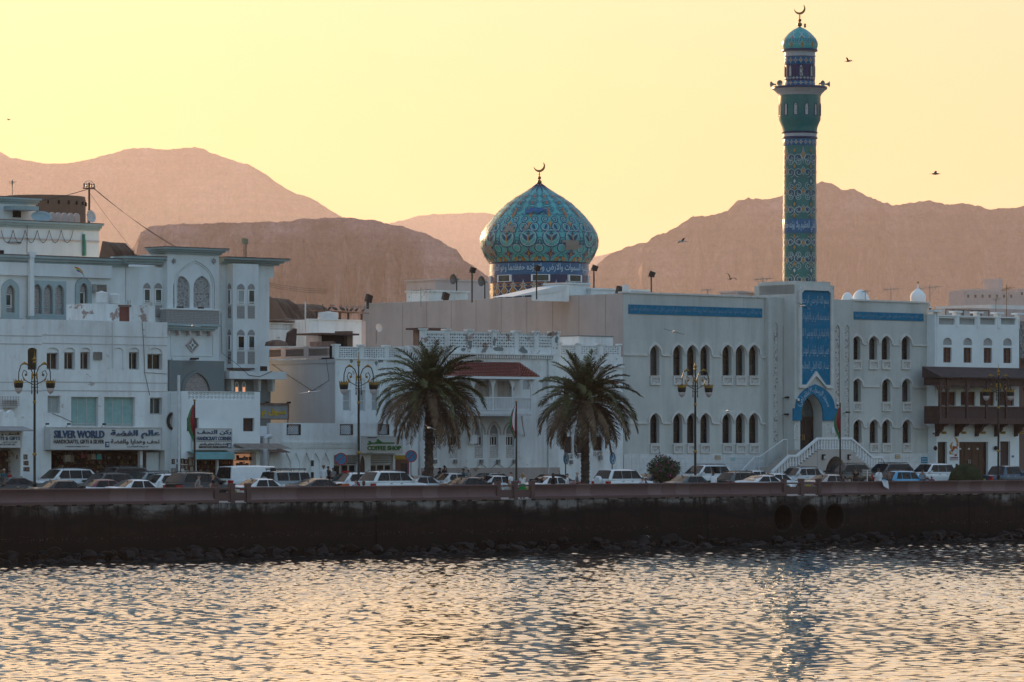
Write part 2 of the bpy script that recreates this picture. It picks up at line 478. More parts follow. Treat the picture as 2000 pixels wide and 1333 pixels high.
def lit(name, col, e):
    m, nt, b = new_mat(name)
    b.inputs['Base Color'].default_value = (*col, 1)
    b.inputs['Emission Color'].default_value = (*col, 1); b.inputs['Emission Strength'].default_value = e
    return m
LITWIN = lit('lamp_lit_pane', (1.0,0.42,0.20), 0.22)
LITSHOP = lit('lamp_lit_shop', (1.0,0.48,0.26), 0.07)
def screenmat(name, col, hole, scale):
    """carved lattice too fine to pick apart: rosettes and pierced holes"""
    m, nt, b = new_mat(name)
    v = coords(nt, (1,1,1), True)
    vo = node(nt, 'TexVoronoi', i_Scale=scale, feature='F1', distance='CHEBYCHEV'); vo.inputs['Randomness'].default_value = 0.15
    nt.links.new(v, vo.inputs['Vector'])
    c = ramp(nt, vo.outputs['Distance'], [(0.18, hole), (0.30, col), (0.42, col), (0.50, hole)])
    nt.links.new(c, b.inputs['Base Color']); b.inputs['Roughness'].default_value = 0.85
    bump(nt, b, vo.outputs['Distance'], 0.7, 0.03)
    return m
SCREEN_C = screenmat('carved_screen_pale', (0.58,0.57,0.54), (0.20,0.18,0.165), 6.5)
SCREEN_P = screenmat('carved_screen_pinkish', (0.42,0.38,0.36), (0.10,0.075,0.07), 7.5)
SCREEN_T = screenmat('carved_screen_teal', (0.36,0.36,0.35), (0.13,0.12,0.115), 8.0)

# ================================================================ outlines
def rect(x0, x1, z0, z1): return [(x0,z0),(x1,z0),(x1,z1),(x0,z1)]
def arch(x0, x1, z0, z1, zs, kind='p', n=7):
    xm = (x0+x1)/2; w = (x1-x0)/2
    right = []
    for i in range(1, n):
        u = i/n
        if kind == 'p':       # pointed: quadratic curve from springing to apex
            cx, cz = x1, zs+(z1-zs)*0.72
            right.append(((1-u)**2*x1+2*u*(1-u)*cx+u*u*xm, (1-u)**2*zs+2*u*(1-u)*cz+u*u*z1))
        else:
            a = math.pi/2*u; right.append((xm+w*math.cos(a), zs+(z1-zs)*math.sin(a)))
    left = [(2*xm-x, z) for x, z in right[::-1]]
    return [(x0,z0),(x1,z0),(x1,zs)]+right+[(xm,z1)]+left+[(x0,zs)]
def inset(pts, d):
    xs = [p[0] for p in pts]; zs = [p[1] for p in pts]
    cx, cz = (min(xs)+max(xs))/2, (min(zs)+max(zs))/2; w, h = max(xs)-min(xs), max(zs)-min(zs)
    kx, kz = 1-2*d/w, 1-2*d/h
    return [(cx+(x-cx)*kx, cz+(z-cz)*kz) for x, z in pts]
def bounds(pts):
    xs = [p[0] for p in pts]; zs = [p[1] for p in pts]; return min(xs), max(xs), min(zs), max(zs)

class Bld:
    def __init__(self, name, label, cat, px0, t, zb=3.85, group=None):
        self.t, self.zb, self.s0 = t, zb, S(px0, t)
        self.root = thing(name, label, cat, P(self.s0, t, zb), ROT, group)
    def x(self, px, dy=0.0): return S(px, self.t+dy) - self.s0
    def z(self, px, py, dy=0.0): return ZP(px, py, self.t+dy) - self.zb
    def r(self, px0, px1, py0, py1, dy=0.0):      # photo box -> local x0,x1,z0,z1 (py0 upper)
        m = (px0+px1)/2
        return self.x(px0,dy), self.x(px1,dy), self.z(m,py1,dy), self.z(m,py0,dy)
    def part(self, name, mb, mat, parent=None, smooth=None): return mb.build(name, mat, parent or self.root, smooth)
    def window(self, o, y, frame=ALU, pane=GLASS, fw=0.06, hb=(), vb=(), th=0.05, name='window'):
        x0, x1, z0, z1 = bounds(o)
        mb = MB().ring(o, inset(o, fw), y, y+th)
        for h in hb: mb.box(x0+fw, x1-fw, y+0.004, y+th-0.004, z0+(z1-z0)*h-fw*0.4, z0+(z1-z0)*h+fw*0.4)
        for v in vb:
            top = z1-fw if len(o) == 4 else z0+(z1-z0)*0.80
            mb.box(x0+(x1-x0)*v-fw*0.4, x0+(x1-x0)*v+fw*0.4, y+0.008, y+th-0.008, z0+fw, top)
        w = self.part(name, mb, frame)
        p = MB()
        n = len(o); tri = tessellate_polygon([[Vector((a,c,0)) for a,c in o]])
        p.add([(a,y+th*0.6,c) for a,c in o], [tuple(t) for t in tri])
        self.part('pane', p, pane, w)
        return w
def lattice(mb, x0, x1, z0, z1, nx, nz, y0, y1, fill=0.66, shape=8, rot=0.0):
    """pierced blocks: each cell a block with a shaped hole"""
    dx, dz = (x1-x0)/nx, (z1-z0)/nz
    sq = [(-1,-1),(0,-1),(1,-1),(1,0),(1,1),(0,1),(-1,1),(-1,0)]
    for i in range(nx):
        for j in range(nz):
            cx, cz = x0+dx*(i+0.5), z0+dz*(j+0.5)
            f = fill if isinstance(fill, (int,float)) else fill[(i+j)%len(fill)]
            outer = [(cx+a*dx/2, cz+b*dz/2) for a,b in sq]
            inner = [(cx+dx/2*f*(a if a*b == 0 else a*shape), cz+dz/2*f*(b if a*b == 0 else b*shape)) for a,b in sq]
            vs = [(a,y0,c) for a,c in outer]+[(a,y0,c) for a,c in inner]+[(a,y1,c) for a,c in inner]
            fs = []
            for k in range(8):
                q = (k+1)%8; fs += [(k,q,8+q,8+k),(8+k,8+q,16+q,16+k)]
            mb.add(vs, fs)
    return mb

# ================================================================ lettering
_AR = {'ا':(0xFE8D,2),'ب':(0xFE8F,4),'ة':(0xFE93,2),'ت':(0xFE95,4),'ث':(0xFE99,4),'ج':(0xFE9D,4),'ح':(0xFEA1,4),'خ':(0xFEA5,4),'د':(0xFEA9,2),
 'ذ':(0xFEAB,2),'ر':(0xFEAD,2),'ز':(0xFEAF,2),'س':(0xFEB1,4),'ش':(0xFEB5,4),'ص':(0xFEB9,4),'ض':(0xFEBD,4),'ط':(0xFEC1,4),'ظ':(0xFEC5,4),'ع':(0xFEC9,4),
 'غ':(0xFECD,4),'ف':(0xFED1,4),'ق':(0xFED5,4),'ك':(0xFED9,4),'ل':(0xFEDD,4),'م':(0xFEE1,4),'ن':(0xFEE5,4),'ه':(0xFEE9,4),'و':(0xFEED,2),'ى':(0xFEEF,2),
 'ي':(0xFEF1,4),'أ':(0xFE83,2),'إ':(0xFE87,2),'آ':(0xFE81,2),'ئ':(0xFE89,4),'ؤ':(0xFE85,2),'ء':(0xFE80,1)}
_LA = {'ا':0xFEFB,'أ':0xFEF7,'إ':0xFEF9,'آ':0xFEF5}
def arabic(s):
    out = []
    for i, ch in enumerate(s):
        if ch not in _AR:
            out.append({'(':')',')':'('}.get(ch, ch)); continue
        if i and s[i-1] == 'ل' and ch in _LA: continue
        prev = s[i-1] if i else ' '
        jprev = prev in _AR and _AR[prev][1] == 4
        if ch in 'ء': jprev = False
        if ch == 'ل' and i+1 < len(s) and s[i+1] in _LA:
            out.append(chr(_LA[s[i+1]] + (1 if jprev else 0))); continue
        base, nf = _AR[ch]
        nxt = s[i+1] if i+1 < len(s) else ' '
        jnext = nf == 4 and nxt in _AR and nxt != 'ء'
        form = (3 if jnext else 1) if jprev else (2 if jnext else 0)
        if nf == 1: form = 0
        out.append(chr(base+form))
    return ''.join(out[::-1])
def text_mesh(body, ext=0.0, bold=0.0, res=2):
    c = bpy.data.curves.new('lettering', 'FONT')
    c.body = body; c.resolution_u = res; c.offset = bold
    o = bpy.data.objects.new('lettering', c); COL.objects.link(o)
    bpy.context.view_layer.update()
    me = bpy.data.meshes.new_from_object(o.evaluated_get(bpy.context.evaluated_depsgraph_get()))
    bpy.data.objects.remove(o); bpy.data.curves.remove(c)
    n = len(me.vertices); co = np.zeros(n*3, dtype=np.float32); me.vertices.foreach_get('co', co)
    co = co.reshape(-1,3)
    faces = [tuple(p.vertices) for p in me.polygons]
    bpy.data.meshes.remove(me)
    mn, mx = co.min(0), co.max(0)
    co = (co-mn)/np.maximum(mx-mn, 1e-6)
    return co[:, :2], faces
def lettering(body, x0, x1, z0, z1, y, mat, parent, bold=0.0, thick=0.03, name='lettering', fn=None):
    """flat letters fitted to a box on a sign; fn may bend (u,v) onto another surface"""
    uv, faces = text_mesh(body, bold=bold)
    if fn: top = [fn(u, v) for u, v in uv]
    else: top = [(x0+(x1-x0)*u, y, z0+(z1-z0)*v) for u, v in uv]
    mb = MB().add(top, faces)
    if thick and not fn:
        # edges of the raised letters
        n = len(top); cnt = {}
        for f in faces:
            for i in range(len(f)):
                a, c = f[i], f[(i+1)%len(f)]; cnt[(min(a,c),max(a,c))] = cnt.get((min(a,c),max(a,c)), 0)+1
        mb.v.extend((p[0], p[1]+thick, p[2]) for p in top)
        mb.f.extend((a,c,c+n,a+n) for (a,c),k in cnt.items() if k == 1)
    return mb.build(name, mat, parent)
# ================================================================ mosque
M = Bld('mosque', 'long beige mosque with pointed windows, blue inscription bands and tall arched gate', 'mosque', 1217, 37.0)
TOPZ = M.z(1217, 573)
BLUE = plain('blue_glazed_tile', (0.0,0.16,0.29), 0.6, var=0.18, spec=0.12)
SCRIPT = plain('pale_blue_script', (0.14,0.28,0.38), 0.5, var=0.05)
SCRIPT_W = plain('white_script', (0.40,0.52,0.60), 0.5, var=0.05)
DOORDARK = plain('dark_door_leaf', (0.022,0.014,0.013), 0.5, var=0.4)
DGLASS = glass('blackish_glass', (0.010,0.011,0.012))
W_UP = [1279, 1324, 1351, 1377, 1420, 1446, 1472]
R_UP, R_MID, R_LOW = [1672.5,1705.5,1730,1769], [1673.5,1731,1770], [1675,1706.5,1731,1771]
wins = []
for c in W_UP:
    wins.append((c, 9.0, 674, 734, 752.5)); wins.append((c, 9.0, 807, 866, 886))
for c in R_UP: wins.append((c, 8.0, 656, 703, 722))
for c in R_MID: wins.append((c, 8.0, 739, 785, 804))
for c in R_LOW: wins.append((c, 8.0, 819, 866, 884))
holes = []; hood = []
for c, hw, y0, y1, yp in wins:
    x0, x1, z0, z1 = M.r(c-hw, c+hw, y0, y1)
    o = arch(x0, x1, z0, z1, z0+(z1-z0)*0.70); holes.append(o); hood.append((x0,x1,z0,z1,c,yp,hw))
W0, W1 = 0.0, M.x(1814)
body = MB().holed(rect(W0, W1, -0.4, TOPZ), holes, 0.0, 0.55)
body.box(W0, W1, 0.56, 32.6, -0.4, TOPZ-0.55)
# parapet round the roof
body.box(W0, W0+0.3, 0.56, 32.6, TOPZ-0.56, TOPZ-0.01).box(W1-0.3, W1, 0.56, 32.6, TOPZ-0.56, TOPZ-0.01).box(W0, W1, 32.6, 32.9, 0, TOPZ)
M.part('wall', body, MOSQUE)
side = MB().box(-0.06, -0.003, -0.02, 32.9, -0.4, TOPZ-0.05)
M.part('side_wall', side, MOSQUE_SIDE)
cj = MB()
for i in range(9): cj.box(-0.075, -0.061, 3.2*i+2.0, 3.2*i+2.04, 0, TOPZ-0.06)
M.part('side_joint', cj, plain('joint_shadow', (0.30,0.25,0.23), 0.9))
pl = MB()
def plinth_run(a, c):
    n = int((M.x(c)-M.x(a))/0.85); x0 = M.x(a); w = (M.x(c)-x0)/n
    for k in range(6):
        zt = M.z(1300, 887)
        for i in range(n):
            h = zt/6
            pl.box(x0+i*w+0.008, x0+(i+1)*w-0.008, -0.05-0.004*((i*7+k*3)%3), 0.0, k*h+0.008-(0.4 if k == 0 else 0), (k+1)*h-0.008)
plinth_run(1217.5, 1497); plinth_run(1668, 1814)
tag(M.part('marble_block', pl, MARBLE), kind='stuff')
for x0, x1, z0, z1, c, yp, hw in hood:
    o = arch(x0, x1, z0, z1, z0+(z1-z0)*0.70)
    M.window(o, 0.36, BRONZE, rnd.choice((GLASS,GLASS,GLASS_C,DGLASS)), 0.05, (0.34,0.70), (0.33,0.66))
    if yp < 800 and rnd.random() < 0.7: M.part('curtain', MB().box(x0+0.1,x0+(x1-x0)*rnd.uniform(0.4,0.8),0.383,0.387,z0+0.1,z0+(z1-z0)*rnd.uniform(0.25,0.5)), GLASS_C)
    # pointed hood over the window
    zs = z0+(z1-z0)*0.70; xm = (x0+x1)/2
    top = o[2:-1]+[o[-1]]
    mb = MB()
    for k in range(len(top)-1):
        (ax,az),(bx,bz) = top[k], top[k+1]
        sc1, sc2 = 1.30, 1.56
        q = [(xm+(p[0]-xm)*s_, zs-0.12+(p[1]-zs)*(1+(s_-1)*0.55)+0.10*(s_>1.4)) for s_ in (sc1, sc2) for p in ((ax,az),(bx,bz))]
        mb.prism([q[0], q[1], q[3], q[2]], -0.12, -0.003)
    M.part('window_hood', mb, MOSQUE_TRIM)
    # carved panel below
    a0, a1, b0, b1 = M.r(c-hw-0.6, c+hw+0.6, yp-17, yp)
    mb = MB().ring(rect(a0,a1,b0,b1), inset(rect(a0,a1,b0,b1), 0.13), -0.14, -0.003).box(a0-0.03, a1+0.03, -0.17, -0.003, b1, b1+0.06)
    pnl = M.part('sill_panel', mb, MOSQUE_TRIM)
    M.part('carved_inset', MB().box(a0+0.12, a1-0.12, -0.05, -0.004, b0+0.12, b1-0.12), SCREEN_C, pnl)
# string courses springing from the hoods
def course(row, hw, ytop, ybot, px_a, px_b):
    k = 0.70; prev = px_a
    seg = []
    for c in row: seg.append((prev, c-hw*1.56)); prev = c+hw*1.56
    seg.append((prev, px_b))
    for a, c in seg:
        if c-a < 2: continue
        x0, x1, z0, z1 = M.r(row[0]-hw, row[0]+hw, ytop, ybot); z = z0+(z1-z0)*k-0.10
        M.part('string_course', MB().box(M.x(a), M.x(c), -0.10, -0.003, z-0.06, z+0.07), MOSQUE_TRIM)
course(W_UP, 9, 674, 734, 1218, 1498); course(W_UP, 9, 807, 866, 1218, 1498)
course(R_UP, 8, 656, 703, 1667, 1813); course(R_MID, 8, 739, 785, 1667, 1813); course(R_LOW, 8, 819, 866, 1667, 1813)
# faint panel joints
for i in range(10):
    x = M.x(1232+27.5*i); M.part('panel_joint', MB().box(x-0.012,x+0.012,-0.008,-0.002,M.z(1350,668)+1.2,TOPZ-0.05), plain('joint_line',(0.42,0.42,0.40),0.9))
# coping
M.part('coping', MB().box(W0-0.1, M.x(1499), -0.10, 0.5, TOPZ+0.002, TOPZ+0.14).box(M.x(1665), W1+0.08, -0.10, 0.5, TOPZ+0.002, TOPZ+0.14), MOSQUE_TRIM)
# inscription strips
for a, c, y0, y1, txt in ((1227,1488,599,617,'يا ايها الذين امنوا صلوا عليه وسلموا تسليما انما يريد الله ليذهب عنكم الرجس اهل البيت ويطهركم تطهيرا'),
                          (1667,1803,611,626,'ان الله وملائكته يصلون على النبي يا ايها الذين امنوا')):
    x0, x1, z0, z1 = M.r(a, c, y0, y1)
    p = M.part('inscription_band', MB().box(x0, x1, -0.05, -0.003, z0, z1), BLUE)
    lettering(arabic(txt), x0+0.15, x1-0.15, z0+0.10, z1-0.08, -0.058, SCRIPT, p, thick=0)
# gate: two piers and a taller centre
PD, CD = 0.45, 1.75
def pier(a, c, strips):
    x0, x1 = M.x(a,-PD), M.x(c,-PD); zt = TOPZ+0.05
    hs = []
    for q in strips:
        s0, s1, z0, z1 = M.r(q-4.6, q+4.6, 631 if q < 1600 else 635, 864, -PD); hs.append(arch(s0,s1,z0,z1,z1-0.55))
    mb = MB().holed(rect(x0,x1,-0.4,zt), hs, -PD, -PD+0.14).box(x0, x1, -PD+0.141, 1.0, -0.4, zt-0.01)
    p = M.part('gate_pier', mb, MOSQUE)
    for h in hs:
        b0 = bounds(h); M.part('carved_strip', MB().box(b0[0], b0[1], -PD+0.09, -PD+0.139, b0[2], b0[3]), SCREEN_C, p)
pier(1501, 1547, (1515.5,1533.5)); pier(1620, 1667, (1636,1654.5))
x0c, x1c = M.x(1552,-CD), M.x(1629,-CD)
ztop = M.z(1590, 557, -CD)
dr0, dr1, dz0, dz1 = M.r(1563, 1606, 770, 884, -CD)
dz0 = 2.6
door_o = arch(dr0, dr1, dz0, dz1, dz0+(dz1-dz0)*0.60)
bp0, bp1, bz0, bz1 = M.r(1563, 1620, 568, 752, -CD)
mb = MB().holed(rect(x0c,x1c,-0.4,ztop), [door_o], -CD, -0.5).box(x0c, x0c+1.0, -CD+0.02, 2.4, ztop-0.8, ztop-0.01).box(x0c,x1c,-0.499,3.0,-0.4,ztop-0.02)
mb.box(x0c+0.25, x1c-0.3, -CD+0.15, 2.8, ztop, M.z(1590,550,-CD))
gate = M.part('gate_block', mb, MOSQUE)
# recessed inscription panel with a stepped frame and a cusped foot
fr_o = [(bp0-0.30,bz0-0.28),(bp0+0.5,bz0-0.28),((bp0+bp1)/2,bz0+0.75),(bp1-0.5,bz0-0.28),(bp1+0.30,bz0-0.28),(bp1+0.30,bz1),(bp1-0.05,bz1+0.35),(bp0+0.05,bz1+0.35),(bp0-0.30,bz1)]
fr_i = [(bp0,bz0),(bp0+0.62,bz0),((bp0+bp1)/2,bz0+1.15),(bp1-0.62,bz0),(bp1,bz0),(bp1,bz1-0.25),(bp1-0.30,bz1),(bp0+0.30,bz1),(bp0,bz1-0.25)]
M.part('panel_frame', MB().ring(fr_o, fr_i, -CD-0.22, -CD-0.003), MOSQUE_TRIM)
panel = M.part('inscription_panel', MB().prism(fr_i, -CD-0.06, -CD-0.004), BLUE)
lines = ['بسم الله الرحمن الرحيم', 'انما يعمر مساجد الله من امن بالله واليوم الاخر', 'واقام الصلاة واتى الزكاة ولم يخش الا الله', 'فعسى اولئك ان يكونوا من المهتدين', 'صدق الله العلي العظيم']
for k, l in enumerate(lines):
    yc0 = 578 + k*32
    _, _, a, c = M.r(1563, 1620, yc0, yc0+23, -CD)
    lettering(arabic(l), bp0+0.12, bp1-0.12, a, c, -CD-0.075, SCRIPT_W, panel, -0.008, thick=0)
# blue arch over the door
oa = arch(*M.r(1552.5, 1629, 752, 822, -CD)[:2], M.z(1590,806,-CD), M.z(1590,751,-CD), M.z(1590,800,-CD))
ia = arch(dr0-0.02, dr1+0.02, M.z(1590,806,-CD), dz1+0.02, dz0+(dz1-dz0)*0.60)
mb = MB()
n = len(oa)
for i in range(2, n-1):
    mb.prism([oa[i], oa[i+1], ia[i+1], ia[i]], -CD-0.13, -CD-0.003)
for a, c in ((1547.5,1566),(1606.5,1634)):
    x0, x1, z0, z1 = M.r(a, c, 798, 822, -CD); 
    if a < 1560: x1 = dr0
    else: x0 = dr1
    mb.box(x0, x1, -CD-0.14, -CD-0.004, z0, z1)
ban = M.part('blue_arch', mb, BLUE)
mid = [((oa[i][0]*0.5+ia[i][0]*0.5), (oa[i][1]*0.5+ia[i][1]*0.5)) for i in range(2, n)]
mid = mid[::-1]
cum = [0.0]
for i in range(1, len(mid)): cum.append(cum[-1]+math.dist(mid[i], mid[i-1]))
def along(u, v, m0=0.10, m1=0.90, half=0.42):
    d = (m0+(m1-m0)*u)*cum[-1]
    i = max(1, min(len(mid)-1, next((k for k in range(1, len(mid)) if cum[k] >= d), len(mid)-1)))
    f = (d-cum[i-1])/(cum[i]-cum[i-1])
    (ax,az),(bx,bz) = mid[i-1], mid[i]
    tx, tz = bx-ax, bz-az; L = math.hypot(tx,tz); tx, tz = tx/L, tz/L
    o_ = (v-0.5)*2*half
    return (ax+(bx-ax)*f - tz*o_, -CD-0.15, az+(bz-az)*f + tx*o_)
lettering(arabic('مسجد الرسول الأعظم (ص)'), 0,1,0,1,0, SCRIPT_W, ban, fn=along)
# doors
door = M.part('door', MB().prism(door_o, -0.72, -0.502), DOORDARK)
dm = MB()
for fx in (0.0, 0.5): 
    for (za, zb_) in ((0.03,0.28),(0.31,0.56)):
        xa = dr0+(dr1-dr0)*(fx+0.07); xb = dr0+(dr1-dr0)*(fx+0.43)
        dm.ring(rect(xa,xb,dz0+(dz1-dz0)*za,dz0+(dz1-dz0)*zb_), inset(rect(xa,xb,dz0+(dz1-dz0)*za,dz0+(dz1-dz0)*zb_), 0.07), -0.77, -0.721)
M.part('door_panel', dm, BRONZE, door)
M.part('fanlight', MB().prism(inset(arch(dr0+0.1,dr1-0.1,dz0+(dz1-dz0)*0.60,dz1-0.15,dz0+(dz1-dz0)*0.62),0.05), -0.78, -0.725), GLASS_T, door)
M.part('handle', MB().box((dr0+dr1)/2+0.06, (dr0+dr1)/2+0.12, -0.84, -0.722, dz0+1.0, dz0+1.5).box((dr0+dr1)/2-0.12, (dr0+dr1)/2-0.06, -0.84, -0.722, dz0+1.0, dz0+1.5), plain('old_brass', (0.35,0.22,0.10), 0.4, 0.8), door)
for a, c in ((1550,1559),(1611,1620)):
    x0,x1,z0,z1 = M.r(a,c,827,858,-CD); o = arch(x0,x1,z0,z1,z1-0.35)
    nn = M.part('side_niche', MB().ring(o, inset(o,0.07), -CD-0.07, -CD-0.003), MOSQUE_TRIM)
    M.part('carved_inset', MB().prism(inset(o,0.07), -CD-0.03, -CD-0.004), SCREEN_C, nn)
# plates by the door and on the plinth
PLATE_T = plain('pale_teal_plate', (0.30,0.50,0.50), 0.5); PLATE_B = plain('brass_plate', (0.42,0.30,0.17), 0.5, 0.2); PLATE_BL = plain('blue_plate', (0.02,0.20,0.33), 0.5)
for a, c, y0, y1, pm in ((1541,1548,840,845,PLATE_T),(1623,1630,835,846,MARBLE),(1395,1406,890,898,PLATE_B),(1427,1434,894,900,PLATE_T),(1747,1757,888,896,PLATE_B),(1798,1810,893,905,PLATE_BL)):
    d = CD if 1550 < (a+c)/2 < 1632 else (PD if 1500 < (a+c)/2 < 1666 else 0.0)
    x0,x1,z0,z1 = M.r(a,c,y0,y1,-d); pp = M.part('wall_plate', MB().box(x0,x1,-d-0.10,-d-0.003,z0,z1), pm)
    mk = MB()
    for k in range(2): mk.box(x0+0.06, x1-0.06, -d-0.106, -d-0.101, z0+(z1-z0)*(0.25+0.4*k), z0+(z1-z0)*(0.33+0.4*k))
    M.part('plate_print', mk, plain('plate_ink', (0.55,0.60,0.60), 0.6), pp)
# cctv and gate lights
def cctv(bl, px, py, dy, parent=None):
    x, z = bl.x(px,dy), bl.z(px,py,dy)
    mb = MB().box(x-0.06, x+0.06, dy-0.30, dy-0.003, z+0.16, z+0.24).tube([(x,dy-0.28,z+0.18),(x,dy-0.28,z+0.02)], 0.09, 8)
    c = bl.part('cctv_camera', mb, WHITEP, parent); bl.part('lens_dome', MB().sphere((x,dy-0.28,z-0.02), 0.10, 8), BLACK, c)
cctv(M, 1631, 791, -CD); cctv(M, 1555, 784, -CD); cctv(M, 1812, 603, 0.0)
def wall_light(bl, px, py, dy, parent=None):
    x, z = bl.x(px,dy), bl.z(px,py,dy)
    c = bl.part('wall_light', MB().tube([(x,dy-0.003,z),(x,dy-0.25,z+0.1),(x,dy-0.5,z+0.12)], 0.025, 5).cbox(x,dy-0.55,z+0.1,0.36,0.22,0.14), BLACK, parent)
wall_light(M, 1529, 779, -PD); wall_light(M, 1527, 812, -PD); wall_light(M, 1647, 808, -PD)

# ---------------------------------------------------------------- entrance stairs
ST = Bld('entrance_stairs', 'pale stone double stairs with white baluster railing before the mosque gate', 'stairs', 1500, 31.8)
STONE = wallmat('pale_stone_blocks', (0.50,0.46,0.42), (0.34,0.28,0.24), 0.30)
lz = ST.z(1630, 879); L0, L1 = ST.x(1597), ST.x(1662)
yb = 37-31.8-CD-0.02
x_l1, x_l0 = ST.x(1556), ST.x(1513); z_k = ST.z(1548, 913); x_r1 = ST.x(1703); x_r2 = ST.x(1722); z_r = ST.z(1705, 915)
arch_o = arch(*ST.r(1611, 1654, 891, 945)[:2], -0.3, ST.z(1632,891), 0.4, 'r')
pr = [(L0,-0.4),(L1,-0.4),(L1,lz),(L0,lz)]
ST.part('landing', MB().holed(pr, [inset(arch_o,0.02)], 0.0, yb), STONE)
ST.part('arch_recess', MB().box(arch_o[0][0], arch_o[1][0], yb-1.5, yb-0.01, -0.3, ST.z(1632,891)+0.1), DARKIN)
def flight(xa, za, xb, zb_, name='step_flight'):
    n = max(3, int(abs(za-zb_)/0.17)); mb = MB()
    for i in range(n):
        u0, u1 = xa+(xb-xa)*i/n, xa+(xb-xa)*(i+1)/n; zt = za+(zb_-za)*(i+0.5)/n
        mb.box(min(u0,u1)+0.002, max(u0,u1)-0.002, 0.04, yb, -0.4, max(zt,0.05))
    ST.part(name, mb, STONE)
flight(L0, lz-0.1, x_l1, z_k); ST.part('half_landing', MB().box(ST.x(1541), x_l1-0.003, 0.03, yb, -0.4, z_k), STONE); flight(ST.x(1541), z_k, ST.x(1505), 0.0)
flight(L1, lz-0.1, x_r1, z_r); flight(x_r1, z_r, ST.x(1740), 0.0)
# balustrade: rail, balusters
rail = [(L0,lz+0.92),(L1,lz+0.92)]
path = [(ST.x(1507),0.95),(ST.x(1541),z_k+0.95),(x_l1,z_k+0.95),(L0,lz+0.95),(L1,lz+0.95),(x_r1,z_r+0.95),(x_r2,z_r+0.92),(ST.x(1738),0.85)]
mb = MB()
for (ax,az),(bx,bz) in zip(path[:-1], path[1:]):
    mb.prism([(ax,az-0.09),(bx,bz-0.09),(bx,bz+0.09),(ax,az+0.09)], -0.12, 0.12)
ST.part('handrail', mb, WHITEP)
def baluster_mesh():
    return MB().lathe([(0.085,0),(0.085,0.06),(0.05,0.09),(0.085,0.26),(0.045,0.52),(0.065,0.60),(0.04,0.66),(0.08,0.74),(0.08,0.80)], 8).mesh('baluster', WHITEP, 40)
BM = baluster_mesh()
x = ST.x(1510)
def rail_z(x):
    for (ax,az),(bx,bz) in zip(path[:-1], path[1:]):
        if ax <= x <= bx: return az+(bz-az)*(x-ax)/(bx-ax)
    return 0.9
while x < ST.x(1736):
    b_ = ob('baluster', BM, ST.root, (x, 0, rail_z(x)-0.88)); b_.scale = (1.3,1.3,1); x += 0.27*1.25
for px in (1607, 1657):
    xx, zz = ST.x(px), ST.z(px, 893)
    w = ST.part('wall_lantern', MB().box(xx-0.13,xx+0.13,-0.2,-0.003,zz-0.22,zz+0.22), BLACK); ST.part('lamp_glass', MB().box(xx-0.10,xx+0.10,-0.23,-0.201,zz-0.16,zz+0.10), plain('frosted_glass',(0.5,0.5,0.48),0.3), w)
mr = MB().tube([(ST.x(1470),1.5,0.9),(ST.x(1499),1.5,ST.z(1499,893,1.5)),(ST.x(1508),1.5,ST.z(1508,893,1.5)),(ST.x(1556),1.5,ST.z(1556,859,1.5)),(ST.x(1563),1.5,ST.z(1563,859,1.5))], 0.045, 6)
for px, py in ((1499,893),(1508,893),(1563,859),(1470,925)): mr.tube([(ST.x(px),1.5,-0.3),(ST.x(px),1.5,ST.z(px,py,1.5))], 0.04, 6)
ST.part('metal_handrail', mr, PIPEW)

# ---------------------------------------------------------------- tile ornament drawn on turned surfaces
ORN_W = plain('white_glaze', (0.42,0.50,0.52), 0.35, var=0.08); ORN_N = plain('navy_glaze', (0.022,0.050,0.13), 0.35, var=0.2); ORN_O = plain('ochre_glaze', (0.40,0.21,0.06), 0.4, var=0.2)
ORN_R = plain('rust_glaze', (0.36,0.13,0.06), 0.4, var=0.2)
class Turned:
    def __init__(self, prof, eps=0.015):
        self.z = [p[1] for p in prof]; self.r_ = [p[0] for p in prof]; self.eps = eps
        self.mb = {'w':MB(), 'n':MB(), 'o':MB(), 'r':MB()}
    def r(self, z): return float(np.interp(z, self.z, self.r_))
    def pt(self, th, z, e=1.0):
        r = self.r(z); dr = (self.r(z+0.05)-self.r(z-0.05))/0.1
        n = Vector((math.sin(th), -math.cos(th), -dr)); n.normalize()
        return Vector((r*math.sin(th), -r*math.cos(th), z)) + n*self.eps*e, n
    def ribbon(self, th0, pts, w, col, closed=False, layer=1.0):
        q = []
        for x, z in pts: q.append(self.pt(th0 + x/max(self.r(z),0.05), z, layer))
        m = len(q); vs = []
        for i in range(m):
            a = q[(i-1)%m if closed else max(i-1,0)][0]; c = q[(i+1)%m if closed else min(i+1,m-1)][0]
            t = c-a
            if t.length < 1e-9: t = Vector((0,0,1))
            sd_ = q[i][1].cross(t.normalized())*(w/2)
            vs += [q[i][0]-sd_, q[i][0]+sd_]
        fs = [(2*i, 2*((i+1)%m), 2*((i+1)%m)+1, 2*i+1) for i in range(m if closed else m-1)]
        self.mb[col].add(vs, fs)
    def blob(self, th0, pts, col, layer=1.4):
        vs = [self.pt(th0 + x/max(self.r(z),0.05), z, layer)[0] for x, z in pts]
        cx = sum(p[0] for p in pts)/len(pts); cz = sum(p[1] for p in pts)/len(pts)
        vs.append(self.pt(th0+cx/max(self.r(cz),0.05), cz, layer)[0])
        n = len(pts); self.mb[col].add(vs, [(i,(i+1)%n,n) for i in range(n)])
    def finish(self, parent):
        for k, m_ in (('w',ORN_W),('n',ORN_N),('o',ORN_O),('r',ORN_R)):
            if self.mb[k].f: tag(self.mb[k].build({'w':'white_arabesque','n':'navy_arabesque','o':'ochre_arabesque','r':'rust_arabesque'}[k], m_, parent), kind='stuff')
